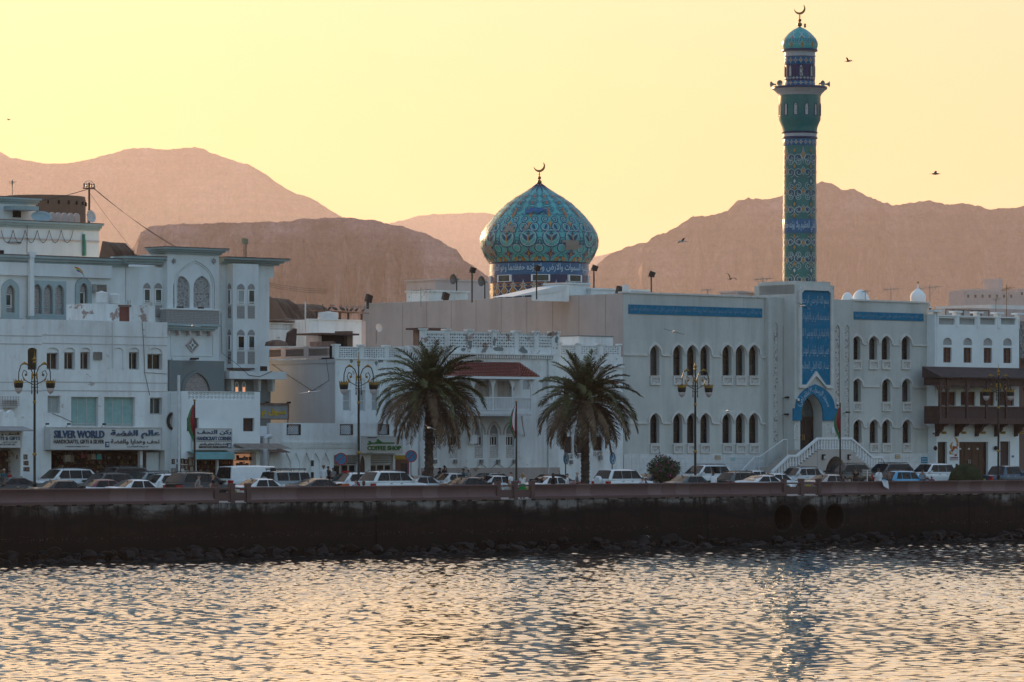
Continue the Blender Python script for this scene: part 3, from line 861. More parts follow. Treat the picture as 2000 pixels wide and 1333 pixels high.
def circ(cx, cz, r, n=14, a0=0.0, a1=2*math.pi): return [(cx+r*math.cos(a0+(a1-a0)*i/n), cz+r*math.sin(a0+(a1-a0)*i/n)) for i in range(n+(0 if abs(a1-a0) > 6.2 else 1))]
def spiral(cx, cz, r, turns, a0, sgn, n=18): return [(cx+r*(1-0.8*i/n)*math.cos(a0+sgn*2*math.pi*turns*i/n), cz+r*(1-0.8*i/n)*math.sin(a0+sgn*2*math.pi*turns*i/n)) for i in range(n+1)]
def dia(cx, cz, w, h): return [(cx-w,cz),(cx-w*0.3,cz-h*0.3),(cx,cz-h),(cx+w*0.3,cz-h*0.3),(cx+w,cz),(cx+w*0.3,cz+h*0.3),(cx,cz+h),(cx-w*0.3,cz+h*0.3)]
def leaf(cx, cz, w, h, tilt=0.0):
    p = [(0,-h),(w*0.8,-h*0.3),(w,0.1*h),(w*0.5,h*0.6),(0,h),(-w*0.5,h*0.6),(-w,0.1*h),(-w*0.8,-h*0.3)]
    c, s_ = math.cos(tilt), math.sin(tilt); return [(cx+x*c-z*s_, cz+x*s_+z*c) for x, z in p]
def glaze(name, c1, c2, rough=0.3, grid=2.2):
    m, nt, b = new_mat(name)
    v = coords(nt, (1,1,1), True)
    br = node(nt, 'TexBrick', i_Scale=grid); br.inputs['Mortar Size'].default_value = 0.012; br.offset = 0.0
    br.inputs['Color1'].default_value = (*c1,1); br.inputs['Color2'].default_value = (*c2,1); br.inputs['Mortar'].default_value = (*[x*0.6 for x in c1],1)
    mp = node(nt, 'Mapping'); mp.inputs['Rotation'].default_value = (R(90),0,0); nt.links.new(v, mp.inputs[0]); nt.links.new(mp.outputs[0], br.inputs['Vector'])
    c = mix(nt, 1.0, br.outputs['Color'], ramp(nt, noise(nt, v, 0.5, 6), [(0.3,(0.78,)*3),(0.7,(1.15,)*3)]), 'MULTIPLY')
    nt.links.new(c, b.inputs['Base Color']); b.inputs['Roughness'].default_value = rough
    bump(nt, b, noise(nt, v, 3.0, 3), 0.08, 0.05)
    return m
TURQ = glaze('turquoise_tile', (0.075,0.375,0.37), (0.09,0.42,0.41), 0.45)
GREENT = glaze('green_tile', (0.022,0.145,0.142), (0.028,0.17,0.165), 0.33)
NAVYT = glaze('navy_tile', (0.010,0.022,0.085), (0.013,0.028,0.10), 0.35)
BLUET = glaze('cobalt_tile', (0.010,0.10,0.23), (0.012,0.115,0.26), 0.33)
PALE = plain('pale_ring_tile', (0.42,0.42,0.44), 0.5)
GOLDM = plain('weathered_brass', (0.20,0.12,0.045), 0.38, 0.75)
BARE = wallmat('bare_cement', (0.30,0.26,0.22), (0.2,0.17,0.14), 0.3)
def finial(parent, z, k):
    """two balls, a collar and an open crescent"""
    mb = MB().tube([(0,0,z-0.2*k),(0,0,z+2.2*k)], 0.07*k, 8)
    mb.sphere((0,0,z+0.42*k), 0.42*k, 12).sphere((0,0,z+1.16*k), 0.31*k, 12).lathe([(0.05*k,1.6*k),(0.2*k,1.7*k),(0.05*k,1.82*k)], 10, (0,0,z)).lathe([(0.05*k,1.85*k),(0.14*k,1.95*k),(0.04*k,2.25*k)], 8, (0,0,z))
    outer = [(1.0*math.cos(a)*k, z+3.15*k+1.0*math.sin(a)*k) for a in [R(-172)+i*R(214)/16 for i in range(17)]]
    inner = [(-0.12*k+0.86*math.cos(a)*k, z+3.38*k+0.86*math.sin(a)*k) for a in [R(-178)+i*R(222)/16 for i in range(17)]]
    inner[0] = outer[0]; inner[-1] = outer[-1]
    for i in range(16):
        q = [outer[i], outer[i+1], inner[i+1], inner[i]]
        mb.prism(q, -0.07*k, 0.07*k)
    return mb.build('finial', GOLDM, parent, 40)

# ---------------------------------------------------------------- dome
td = 52.0; sD = S(1053.5, td); YD = DEP(sD, td); kD = YD/FPX
def dz(py): return HC+(YH-py)*kD
zD = dz(640)
DOME = thing('mosque_dome', 'turquoise tiled onion dome with missing tiles and crescent finial on the mosque roof', 'dome', P(sD, td, TOPZ+3.85-0.6))
zD = TOPZ+3.85-0.6
cy = lambda y: dz(300+y/4.165)-zD
prof = [(97,516),(100.5,510.7),(109,497.3),(114.6,484),(115.7,470.5),(112.5,457),(105,443.8),(95,430.4),(83,417),(63.8,398.2),(52,390.2),(44,384.8),(30.8,376.8),(21.4,371.4),(12,366),(3,361)]
prof = [(r*kD, dz(y)-zD) for r, y in prof]
# smooth the profile
zz_ = np.linspace(prof[0][1], prof[-1][1], 44); rr_ = np.interp(zz_, [p[1] for p in prof], [p[0] for p in prof])
for _ in range(1): rr_[1:-1] = 0.25*rr_[:-2]+0.5*rr_[1:-1]+0.25*rr_[2:]
prof = [(float(r), float(z)) for r, z in zip(rr_, zz_)]
shell = MB().lathe(prof, 64).build('shell', TURQ, DOME, 60)
r_d = 96*kD
drum = MB().lathe([(r_d,-0.2),(r_d,cy(900))], 64).lathe([(r_d*1.01,cy(902)),(r_d*1.025,cy(897)),(r_d*1.01,cy(888))], 64)
drum = drum.build('drum', NAVYT, DOME, 60)
def band(parent, r, y0, y1, mat, name='tile_band'): return MB().lathe([(r,cy(y1)),(r,cy(y0))], 64).build(name, mat, parent, 60)
bl_ = band(drum, r_d+0.03, 905, 1000, BLUET)
band(drum, r_d+0.025, 1064, 1072, ORN_R); band(drum, r_d+0.025, 1090, 1096, ORN_O)
def cyl_fn(r, a0, a1, z0, z1): return lambda u, v: (r*math.sin(a0+(a1-a0)*u), -r*math.cos(a0+(a1-a0)*u), z0+(z1-z0)*v)
lettering(arabic('وسع كرسيه السموات والارض ولا يؤده حفظهما وهو العلي العظيم'), 0,1,0,1,0, SCRIPT_W, drum, bold=0.012, fn=cyl_fn(r_d+0.05, R(-88), R(88), cy(993), cy(910)), name='inscription')
for k, th in enumerate((-90,-46,0,44,88,180)):
    a = R(th+1); w = 0.42
    mbx = MB().box(-0.85, 0.85, -0.12, 0.1, cy(1056), cy(1000)).xform(Matrix.Rotation(a,4,'Z')@Matrix.Translation((0,-r_d,0)))
    # small square windows in the navy band
    def loc(mb_): return mb_.xform(Matrix.Rotation(a,4,'Z') @ Matrix.Translation((0,-r_d,0)))
    fw_ = loc(MB().ring(rect(-0.8,0.8,cy(1056),cy(1000)), rect(-0.66,0.66,cy(1052),cy(1004)), -0.10, 0.12)).build('window', WHITEP, DOME)
    loc(MB().box(-0.66,0.66,-0.03,0.05,cy(1052),cy(1004))).build('pane', GLASS_T, fw_)
T = Turned([(r_d,-1),(r_d,cy(905))], 0.03)
for k in range(28):
    a = 2*math.pi*(k+0.5)/28; hw_ = math.pi*r_d/28
    T.ribbon(a, dia(0,cy(1082),hw_*0.7,0.28), 0.06, 'w', True); T.blob(a, dia(0,cy(1082),hw_*0.35,0.14),'o')
    z_ = cy(1132)
    T.ribbon(a, dia(0,z_,hw_*0.9,0.95), 0.09, 'w', True); T.blob(a, dia(0,z_,hw_*0.55,0.55),'o'); T.ribbon(a, dia(0,z_,hw_*0.72,0.75), 0.06, 'r', True)
T.finish(drum)
T = Turned(prof, 0.035)
H0, H1 = prof[0][1], prof[-1][1]; HH = H1-H0; NC = 16
def hz(f): return H0+HH*f
for k in range(NC):
    a = 2*math.pi*(k+0.5)/NC; c = lambda f: math.pi*T.r(hz(f))/NC      # half cell width
    # tier of star palmettes
    w = c(0.10)
    for lay, (col, s_) in enumerate((('n',1.0),('w',0.80),('n',0.68),('o',0.45))):
        if col == 'w': T.ribbon(a, dia(0,hz(0.105),w*0.62*s_,0.66*s_), 0.048, 'w', True, 1.8)
        else: T.blob(a, dia(0,hz(0.105),w*0.62*s_*(0.6 if col=='o' else 1),0.66*s_), col, 1.0+lay*0.5)
    for sg in (-1,1):
        T.ribbon(a, spiral(sg*w*0.95,hz(0.045),w*0.42,1.2,R(90),sg), 0.048, 'n'); T.blob(a, leaf(sg*w*0.62,hz(0.04),0.16,0.28,-sg*0.8),'o')
        T.ribbon(a, [(sg*w*0.1,hz(0.03)),(sg*w*0.5,hz(0.055)),(sg*w*0.95,hz(0.02))], 0.055, 'w')
    T.ribbon(a, circ(w*1.0,hz(0.175),w*0.42), 0.055, 'n', True); T.ribbon(a, circ(w*1.0,hz(0.175),w*0.30), 0.038, 'w', True, 1.5)
    # tier of round medallions with a three-petal flower
    w = c(0.30)
    T.ribbon(a, circ(0,hz(0.295),w*0.78,20), 0.065, 'n', True); T.ribbon(a, circ(0,hz(0.295),w*0.66,20), 0.048, 'w', True, 1.5)
    for sg in (-1,1):
        T.blob(a, leaf(sg*w*0.24,hz(0.30),w*0.13,0.38,-sg*0.7),'n'); T.ribbon(a, leaf(sg*w*0.28,hz(0.30),w*0.24,0.62,-sg*0.7), 0.038,'w',True,1.2)
        T.ribbon(a, spiral(sg*w*0.98,hz(0.25),w*0.34,1.3,R(90),sg), 0.048,'n')
        T.ribbon(a, [(sg*w*0.2,hz(0.225)),(sg*w*0.55,hz(0.20)),(sg*w*0.98,hz(0.225))], 0.048, 'w')
    T.blob(a, leaf(0,hz(0.285),w*0.07,0.5),'o',1.8); T.blob(a, dia(0,hz(0.345),w*0.18,0.3),'n')
    # tier of paired rings
    w = c(0.43)
    for sg in (-1,1):
        T.ribbon(a, circ(sg*w*0.5,hz(0.43),w*0.42,16), 0.055,'n',True); T.ribbon(a, circ(sg*w*0.5,hz(0.43),w*0.32,16), 0.048,'w',True,1.5)
        T.blob(a, leaf(sg*w*0.45,hz(0.43),w*0.10,0.32,sg*0.5),'n')
        T.ribbon(a, [(sg*w*0.05,hz(0.37)),(sg*w*0.4,hz(0.385)),(sg*w*0.95,hz(0.37))],0.048,'n')
    T.blob(a, dia(0,hz(0.475),w*0.2,0.35),'o')
    # scrolls
    w = c(0.54)
    for sg in (-1,1):
        T.ribbon(a, spiral(sg*w*0.48,hz(0.53),w*0.42,1.6,R(270),sg,20), 0.055,'n'); T.ribbon(a, spiral(sg*w*0.48,hz(0.53),w*0.30,1.2,R(270),sg,14), 0.038,'w',False,1.4)
        T.ribbon(a, [(0,hz(0.585)),(sg*w*0.35,hz(0.60)),(sg*w*0.75,hz(0.58)),(sg*w*0.98,hz(0.61))],0.048,'n')
    T.blob(a, leaf(0,hz(0.60),w*0.2,0.4),'r'); T.blob(a, dia(0,hz(0.575),w*0.1,0.2),'o')
    # climbing vine to the tip
    vine = []
    for i in range(40):
        f = 0.62+0.27*i/39; vine.append((0.62*c(f)*math.sin(i*0.62), hz(f)))
    T.ribbon(a, vine, 0.042, 'n'); T.ribbon(a, [(-x,z) for x,z in vine], 0.042, 'n')
    for f in (0.66,0.75,0.83):
        T.blob(a, leaf(0,hz(f),c(f)*0.16,0.19),'r'); T.blob(a, dia(0,hz(f+0.02),c(f)*0.07,0.09),'o',1.8)
        for sg in (-1,1): T.ribbon(a, spiral(sg*c(f)*0.62,hz(f+0.01),c(f)*0.30,1.1,R(200 if sg > 0 else -20),sg,10),0.038,'n')
    T.blob(a, leaf(0,hz(0.945),c(0.94)*0.5,0.5),'n')
T.finish(shell)
def dome_patch(x0, x1, y0, y1, mat, e=3.2, seed=0):
    """squares of fallen or replaced tiles, following the curve of the dome"""
    rs = random.Random(seed); vs = []; fs = []
    nx, nz = 6, 4
    zc = (cy(y0)+cy(y1))/2; rc = T.r(zc)
    th = lambda x: math.asin(max(-0.995,min(0.995,((x-927)/4.165*kD)/rc)))
    for j in range(nz+1):
        for i in range(nx+1):
            z = cy(y1+(y0-y1)*j/nz)
            p, n = T.pt(th(x0)+(th(x1)-th(x0))*i/nx, z, e); vs.append(p)
    for j in range(nz):
        for i in range(nx):
            if (i in (0,nx-1) or j in (0,nz-1)) and rs.random() < 0.28: continue
            b_ = j*(nx+1)+i; fs.append((b_,b_+1,b_+nx+2,b_+nx+1))
    MB().add(vs, fs).build('tile_patch', mat, shell)
dome_patch(640,735,612,668,BARE,seed=1); dome_patch(800,838,612,642,BARE,seed=5); dome_patch(1105,1258,728,800,BARE,seed=3); dome_patch(490,565,728,850,BARE,seed=4)
dome_patch(815,985,468,515,BLUET,seed=9)
finial(DOME, prof[-1][1], 11.3*kD)

# ---------------------------------------------------------------- minaret
tm = 41.5; sM = S(1562, tm); kM = DEP(sM, tm)/FPX
zM = 3.85
MIN = thing('minaret', 'tall slender minaret in green and blue tile with two galleries and crescent tip', 'minaret', P(sM, tm, zM))
mz = lambda py: HC+(YH-py)*kM-zM
def turned(name, pr, mat, parent=MIN, n=40): return MB().lathe([(r*kM, mz(y)) for r, y in pr], n).build(name, mat, parent, 40)
shaft = turned('shaft', [(33,866),(33,560),(32,262)], GREENT)
turned('ring', [(32.3,286),(32.6,285),(32.6,274),(32.3,273)], BLUET, shaft)
turned('ring', [(33,272.5),(35,271),(35,269.5),(33,268),(33.3,262),(35,261),(35.3,259.5),(33.8,258.5)], NAVYT, shaft)
turned('ring', [(33.2,268),(33.4,262)], PALE, shaft)
gal = turned('gallery', [(33.8,258),(34.5,250),(37,243),(40.8,234.5),(40.8,187)], GREENT)
turned('balcony', [(40.8,187.5),(42.2,187),(42.2,185.5),(44,183),(49,178),(53,175),(53.5,172.5),(53.5,170.8),(29.5,170.5)], PALE, MIN)
turned('balcony_edge', [(53.4,175),(53.9,174.6),(53.9,171),(53.0,170.3)], NAVYT, MIN)
up = turned('upper_drum', [(29.3,171),(29.3,100)], plain('purple_tile',(0.030,0.024,0.085),0.4))
turned('ring', [(29.5,169),(29.7,168.5),(29.7,160)], BLUET, up); turned('ring', [(29.5,158),(29.8,157.5),(29.8,151.5)], ORN_N, up); turned('ring',[(29.5,128),(29.8,127.5),(29.8,113)], BLUET, up)
turned('ring', [(30,112),(31,111.5),(31,109.5),(30,109),(30,101.5),(32,101.4),(34.5,100.8),(34.5,98.4),(33,97.5)], PALE, up)
turned('ring', [(34.4,101.2),(34.9,100.8),(34.9,97.8),(33.8,97)], NAVYT, up)
cup_p = [(33.4,97.2),(34.5,92),(35,87),(34.2,82),(31,76),(26,70),(20,64),(13,58.5),(6,55),(1.5,53)]
cup = turned('cupola', cup_p, TURQ)
turned('bare_tip', [(13.4,59),(6.4,55.2),(1.8,53)], BARE, cup)
finial(MIN, mz(53), 11.2*kM)
# screens of the galleries
def screen_ring(parent, r, n, y0, y1, w, a0, dark=SCREEN_P):
    for k in range(n):
        a = a0+2*math.pi*k/n
        o = arch(-w*kM, w*kM, mz(y1), mz(y0), mz(y0)-(mz(y0)-mz(y1))*0.30)
        f_ = MB().ring(o, inset(o, 0.05), -0.06, 0.10).xform(Matrix.Rotation(a,4,'Z')@Matrix.Translation((0,-r*kM+0.02,0))).build('window', NAVYT, MIN)
        MB().prism(inset(o,0.05), -0.02, 0.08).xform(Matrix.Rotation(a,4,'Z')@Matrix.Translation((0,-r*kM+0.02,0))).build('screen', dark, f_)
screen_ring(gal, 40.8, 12, 203, 228, 4.3, R(15), SCREEN_C)
screen_ring(up, 29.3, 8, 128.5, 152, 4.3, R(2), SCREEN_C)
# arabesque on the shaft
T = Turned([(33*kM,mz(866)),(33*kM,mz(560)),(32*kM,mz(262))], 0.02)
NS = 6
zb0, zb1 = mz(560), mz(287)
for k in range(NS):
    for half, off in ((0,0.0),(1,math.pi/NS)):
        a = 2*math.pi*k/NS+R(8)+off
        w = math.pi*33*kM/NS*0.98
        for seg in range(2):
            base = mz(431) if seg == 0 else mz(455); sg_z = 1 if seg == 0 else -1
            Z = lambda d: base+sg_z*d*kM
            if half == 0:
                for cz_, rr in ((18,9.5),(52,10),(92,9.5),(120,10.5)):
                    for sg in (-1,1):
                        T.ribbon(a, spiral(sg*w*0.52,Z(cz_),rr*kM,1.5,R(-90)*sg_z,sg*sg_z,18),0.038,'w'); T.ribbon(a, spiral(sg*w*0.52,Z(cz_),rr*0.72*kM,0.9,R(-90)*sg_z,sg*sg_z,10),0.05,'n',False,0.8)
                        T.blob(a, leaf(sg*w*0.45,Z(cz_+2),2.6*kM,3.6*kM,sg*0.6),'n')
                    T.blob(a, leaf(0,Z(cz_+3),2.6*kM,6.5*kM,0 if sg_z > 0 else math.pi),'o'); T.ribbon(a, leaf(0,Z(cz_+3),4.2*kM,8.5*kM),0.036,'w',True,1.2)
                if seg == 0:
                    T.blob(a, dia(0,mz(305),7.5*kM,19*kM),'n',1.0); T.ribbon(a, dia(0,mz(305),6.2*kM,17*kM),0.042,'w',True,1.6); T.blob(a, dia(0,mz(303),3.2*kM,13*kM),'o',2.0)
            else:
                for d_, col in ((8,'o'),(30,'o'),(62,'o'),(75,'w'),(104,'o'),(135,'o')):
                    T.blob(a, leaf(0,Z(d_),2.4*kM,4.2*kM,0 if sg_z > 0 else math.pi),col)
                for d_ in (20,44,66,112):
                    for sg in (-1,1): T.ribbon(a, spiral(sg*w*0.40,Z(d_),7*kM,1.4,R(90)*sg_z,-sg*sg_z,16),0.038,'w')
                T.ribbon(a, [(0,Z(0)),(-w*0.35,Z(22)),(0,Z(46)),(-w*0.3,Z(66)),(0,Z(90)),(w*0.4,Z(110)),(0,Z(138))],0.035,'n'); T.ribbon(a, [(0,Z(0)),(w*0.35,Z(22)),(0,Z(46)),(w*0.3,Z(66)),(0,Z(90)),(-w*0.4,Z(110)),(0,Z(138))],0.035,'n')
T.finish(shaft)
turned('inscription_band', [(33.2,457),(33.3,456.5),(33.3,430.5),(33.1,430)], BLUET, shaft)
for a0 in (-82, 98): lettering(arabic('وهو العلي العظيم ولا يؤده حفظهما'), 0,1,0,1,0, SCRIPT_W, shaft, bold=0.012, fn=cyl_fn(33.5*kM, R(a0), R(a0+164), mz(454.5), mz(432.5)), name='inscription')
T = Turned([(r*kM, mz(y)) for r, y in cup_p], 0.02)
for k in range(10):
    a = 2*math.pi*k/10+R(4); w = math.pi*33*kM/10
    for sg in (-1,1): T.ribbon(a, spiral(sg*w*0.5,mz(82),w*0.5,1.1,R(270),sg,14),0.05,'n'); T.ribbon(a, [(0,mz(95)),(sg*w*0.75,mz(86)),(sg*w*0.45,mz(76)),(0,mz(70)),(-sg*w*0.3,mz(64))],0.06,'w')
    T.blob(a, leaf(0,mz(90),w*0.25,0.32),'o'); T.blob(a, dia(0,mz(76),w*0.2,0.22),'r')
T.finish(cup)
def tiny_band(parent, r, y0, y1, n):
    T = Turned([(r*kM,mz(y1)-1),(r*kM,mz(y0)+1)], 0.02); zc = (mz(y0)+mz(y1))/2; w = math.pi*r*kM/n
    for k in range(n):
        a = 2*math.pi*k/n; T.blob(a, dia(0,zc,w*0.5,(mz(y0)-mz(y1))*0.32), 'oron'[k%4] if 'oron'[k%4] in 'orn' else 'o')
        T.ribbon(a, dia(0,zc,w*0.85,(mz(y0)-mz(y1))*0.44),0.04,'w',True)
    T.finish(parent)
tiny_band(shaft, 32.6, 274, 285, 22); tiny_band(up, 29.7, 160, 168, 18); tiny_band(up, 29.8, 113, 127, 18); tiny_band(up, 29.8, 151.5, 157.5, 26)
# loudspeakers on the balcony
def horn(parent, p, az, sc=1.0):
    mb = MB().lathe([(0.08,0),(0.10,0.25),(0.16,0.40),(0.34,0.62),(0.36,0.64),(0.30,0.60),(0.05,0.30)], 12)
    mb.xform(Matrix.Translation(p)@Matrix.Rotation(az,4,'Z')@Matrix.Rotation(R(90),4,'X')@Matrix.Scale(sc,4)); 
    mb.tube([p, (p[0],p[1],p[2]-0.5)], 0.03, 5)
    return mb.build('loudspeaker', plain('beige_horn',(0.34,0.31,0.27),0.5), parent, 40)
for dx_, dy_, az in ((-47,-8,-70),(-38,-30,-20),(47,-12,75),(36,-25,40)):
    horn(MIN, (dx_*kM, dy_*kM, mz(166)), R(az), 0.72)
MB().box(8*kM,12*kM,-0.2,0.2,mz(54),mz(47)).build('lamp_box', RUST, MIN)
# ================================================================ small fittings
def ac_unit(bl, px, py, dy, w=0.85, name='air_conditioner'):
    x, z = bl.x(px,dy), bl.z(px,py,dy)
    a = bl.part(name, MB().box(x-w/2,x+w/2,dy-0.45,dy-0.003,z-0.3,z+0.3), plain('old_white_metal',(0.40,0.40,0.38),0.6))
    g = MB()
    for k in range(6): g.box(x-w/2+0.06, x+w/2-0.06, dy-0.475, dy-0.451, z-0.24+k*0.085, z-0.20+k*0.085)
    bl.part('grille', g, BLACK, a)
def cable(bl, pts, r=0.018, name='cable', sag=0.0, parent=None):
    q = [(bl.x(px,dy), dy-0.03, bl.z(px,py,dy)) for px, py, dy in pts]
    return bl.part(name, MB().tube(q, r, 4), CABLE, parent)
def floodlight(px, py_base, py_top, t, z_base, label, tilt=20, cat='floodlight'):
    s = S(px,t); th = thing('floodlight', label, cat, P(s,t,z_base), ROT, 'roof floodlights on the mosque')
    h = ZZ(py_top,s,t)-z_base
    MB().tube([(0,0,0),(0,0,h)], 0.06, 6).build('pole', BLACK, th)
    MB().box(-0.25,0.25,-0.1,0.12,-0.03,0.42).xform(Matrix.Translation((0,0,h))@Matrix.Rotation(R(tilt),4,'X')@Matrix.Rotation(R(12),4,'Y')).build('lamp_head', BLACK, th)
    MB().box(-0.36,0.36,-0.03,0.03,h-0.07,h-0.03).build('bracket', BLACK, th)
    return th
def antenna(px, py_base, py_top, t, label, w=0.9, n=5, tilt=0.0, mat=None, cat='aerial'):
    s = S(px,t); zb = ZZ(py_base,s,t); h = ZZ(py_top,s,t)-zb
    th = thing('rooftop_aerial', label, cat, P(s,t,zb), ROT, 'rooftop aerials')
    MB().tube([(0,0,0),(tilt*h,0,h)], 0.03, 5).build('mast', mat or GREYM, th)
    b_ = MB().tube([(-w+tilt*h,0,h*0.80),(w+tilt*h,0,h*0.92)], 0.022, 4)
    b_.build('boom', mat or GREYM, th)
    for i in range(n):
        f = i/(n-1); x = -w+2*w*f+tilt*h; z = h*(0.80+0.12*f); l = 0.28+0.25*f
        MB().tube([(x,-l,z-0.02),(x,l,z+0.02)], 0.014, 4).tube([(x,0,z-0.22),(x,0,z+0.22)],0.012,4).build('rod', mat or GREYM, th)
    MB().tube([(tilt*h,0,h*0.45),(w*0.7+tilt*h,0,h*0.88)], 0.016, 4).build('stay', mat or GREYM, th)
    return th
def dish(px, py, rpx, t, zb, label, az=0, el=25, mat=None):
    s = S(px,t); k = DEP(s,t)/FPX; r = rpx*k; z = ZZ(py,s,t)
    th = thing('satellite_dish', label, 'satellite dish', P(s,t,zb), ROT, 'rooftop satellite dishes')
    d_ = MB().lathe([(0.02,0),(r*0.4,0.03*r),(r*0.75,0.12*r),(r,0.25*r),(r*1.01,0.27*r),(r*0.75,0.16*r)], 20).xform(Matrix.Translation((0,-0.25,z-zb))@Matrix.Rotation(R(az),4,'Z')@Matrix.Rotation(R(90-el),4,'X')).build('reflector', mat or plain('dish_white',(0.55,0.52,0.50),0.6), th, 40)
    MB().tube([(0,0,0),(0,0,z-zb)], 0.05, 6).build('post', GREYM, th)
    return th
def water_tank(px0, px1, py0, py1, t, label):
    s = S((px0+px1)/2,t); k = DEP(s,t)/FPX; r = (px1-px0)/2*k; z0, z1 = ZZ(py1,s,t), ZZ(py0,s,t); h = z1-z0
    th = thing('water_tank', label, 'water tank', P(s,t,z0), ROT, 'white rooftop water tanks')
    pr = [(0.01,0),(r,0)]
    for i in range(6): pr += [(r,h*(i+0.15)/6.6),(r*1.04,h*(i+0.5)/6.6),(r,h*(i+0.85)/6.6)]
    MB().lathe(pr+[(r,h*0.92),(r*0.5,h*0.99),(0.01,h)], 18).build('tank_shell', TANK, th, 50)
    MB().lathe([(r*0.28,h*0.97),(r*0.28,h*1.06),(0.01,h*1.07)], 10).build('lid', TANK, th)
def cornice(bl, px0, px1, py0, py1, dy, mat=TEAL, name='cornice', proj=0.45, back=0.5, ends=(0.4,0.4)):
    x0, x1, z0, z1 = bl.r(px0, px1, py0, py1, dy); h = z1-z0; mb = MB()
    for i, (a, c, p) in enumerate(((0,0.3,0.30),(0.3,0.62,0.62),(0.62,0.9,1.0))):
        mb.box(x0-ends[0]*p, x1+ends[1]*p, dy-proj*p, dy+back-0.01*i, z0+h*a+0.001, z0+h*c)
    c_ = bl.part(name, mb, mat)
    bl.part('cap', MB().box(x0-ends[0]*1.1, x1+ends[1]*1.1, dy-proj*1.08, dy+back, z0+h*0.902, z1), plain('cap_dirt',(0.12,0.09,0.08),0.9), c_)
    return c_

# ================================================================ silver shop house (far left)
B = Bld('shop_house', 'white three-storey shop house above the SILVER WORLD sign', 'building', 82, 27.6)
xr = B.x(327); zt = B.z(200, 627)
hs = []; wl = []
for a, c in ((91.3,115.3),(125.5,146.7),(157,176.5),(220.7,241),(252,272),(288,317)):
    x0,x1,z0,z1 = B.r(a,c,679.5,722.5); o = arch(x0,x1,z0,z1,z1-(x1-x0)*0.28,'r',5); hs.append(o); wl.append((o,a))
rr = [(93,118,773.6,807.5),(139,192,775.6,833),(203.6,264,776,833.5),(293,317,777,810)]
for a,c,y0,y1 in rr: hs.append(rect(*B.r(a,c,y0,y1)))
shop_o = rect(B.x(100), B.x(322), 0.02, B.z(210,880)); hs.append(shop_o)
B.part('wall', MB().holed(rect(0,xr,-0.4,zt), hs, 0.0, 0.42).box(0,B.x(100)-0.002,0.43,9,-0.4,zt-0.3).box(B.x(322)+0.002,xr,0.43,9,-0.4,zt-0.3).box(B.x(100)-0.002,B.x(322)+0.002,0.43,9,B.z(210,880)+0.002,zt-0.3).box(0,xr,8.6,9,-0.4,zt-0.3)
       .box(0,0.25,0.43,9,zt-0.3,zt).box(xr-0.25,xr,0.43,9,zt-0.3,zt), WHITE)
gr = []
for k, y in enumerate((657,673,747.5,764)):
    z = B.z(200,y); B.part('wall_groove', MB().box(0.02,xr-0.02,-0.018,-0.003,z-0.035,z+0.035), plain('groove_shadow',(0.48,0.47,0.46),0.9))
for o, a in wl:
    if abs(a-220.7) < 1:
        B.part('blocked_niche', MB().prism(inset(o,0.004), 0.08, 0.2), WHITE); continue
    x0,x1,z0,z1 = bounds(o); zs = z1-(x1-x0)*0.28
    B.part('blind_arch', MB().prism(arch(x0+0.004,x1-0.004,zs-0.06,z1-0.004,zs,'r',5), 0.10, 0.30), WHITE)
    B.window(rect(x0+0.01,x1-0.01,z0+0.01,zs-0.07), 0.28, ALU, GLASS if a > 250 else glass('brown_glass',(0.03,0.02,0.022)) if 'brown_glass' not in bpy.data.materials else bpy.data.materials['brown_glass'], 0.06, (), (0.5,))
for (a,c,y0,y1), pm, vb in zip(rr, (CURT_G,CURT,CURT,GLASS_T), ((0.45,),(0.30,0.65),(0.32,0.66),(0.45,))):
    x0,x1,z0,z1 = B.r(a,c,y0,y1); B.window(rect(x0+0.01,x1-0.01,z0+0.01,z1-0.01), 0.25, ALU, pm, 0.07, (0.08,) if c-a > 40 else (), vb)
x0,x1,z0,z1 = B.r(182,198,688,703); vv = B.part('vent_box', MB().ring(rect(x0,x1,z0,z1), inset(rect(x0,x1,z0,z1),0.06), -0.12, -0.003), GREYM)
v = MB()
for k in range(7): v.box(x0+0.06,x1-0.06,-0.09,-0.02,z0+0.05+k*(z1-z0-0.1)/7,z0+0.09+k*(z1-z0-0.1)/7)
B.part('louvre', v, GREYM, vv)
# angled left flank
FL = 10.5; ang = R(-14)
fl = ob('flank_wall', None, B.root); fl.location = (0,0,0); fl.rotation_euler = (0,0,ang); fl.empty_display_size = 0.1
sc_ = 1.0
def fx(px): return (B.x(px))*1.0
o1 = arch(-1.05,-0.35,B.z(66,722.5),B.z(66,679.5),B.z(66,685),'r',5)
MB().holed(rect(-FL,-0.002,-0.4,zt-0.02), [o1], 0.0, 0.4).box(-FL,-0.002,0.41,6,-0.4,zt-0.3).build('wall', WHITE, fl)
MB().prism(inset(o1,0.01), 0.25, 0.35).build('pane', GLASS, fl)
for y in (657,673,747.5,764):
    z = B.z(82,y); MB().box(-FL+0.02,-0.02,-0.018,-0.003,z-0.035,z+0.035).build('wall_groove', bpy.data.materials['groove_shadow'], fl)
g_ = MB().box(-2.9,-2.0,-0.5,-0.003,B.z(40,797),B.z(40,782)); g_.build('air_conditioner', plain('old_white_metal',(0.40,0.40,0.38),0.6), fl)
cg = MB()
for i in range(8):
    xx = -3.35+i*0.2; cg.tube([(xx,-0.62,B.z(40,792)),(xx,-0.62,B.z(40,774))],0.012,4)
for j in range(5):
    zz = B.z(40,792)+j*0.14; cg.tube([(-3.35,-0.62,zz),(-1.9,-0.62,zz)],0.012,4)
tag(cg.build('cage', RUST, fl), kind='stuff')
cable(B, [(141,825,0),(120,815,0),(101,808,0)]); cable(B, [(277,630,0),(279,655,0),(281,690,0),(282,728,0),(292,772,0)]); cable(B,[(282,728,0),(326,731,0)],0.014)
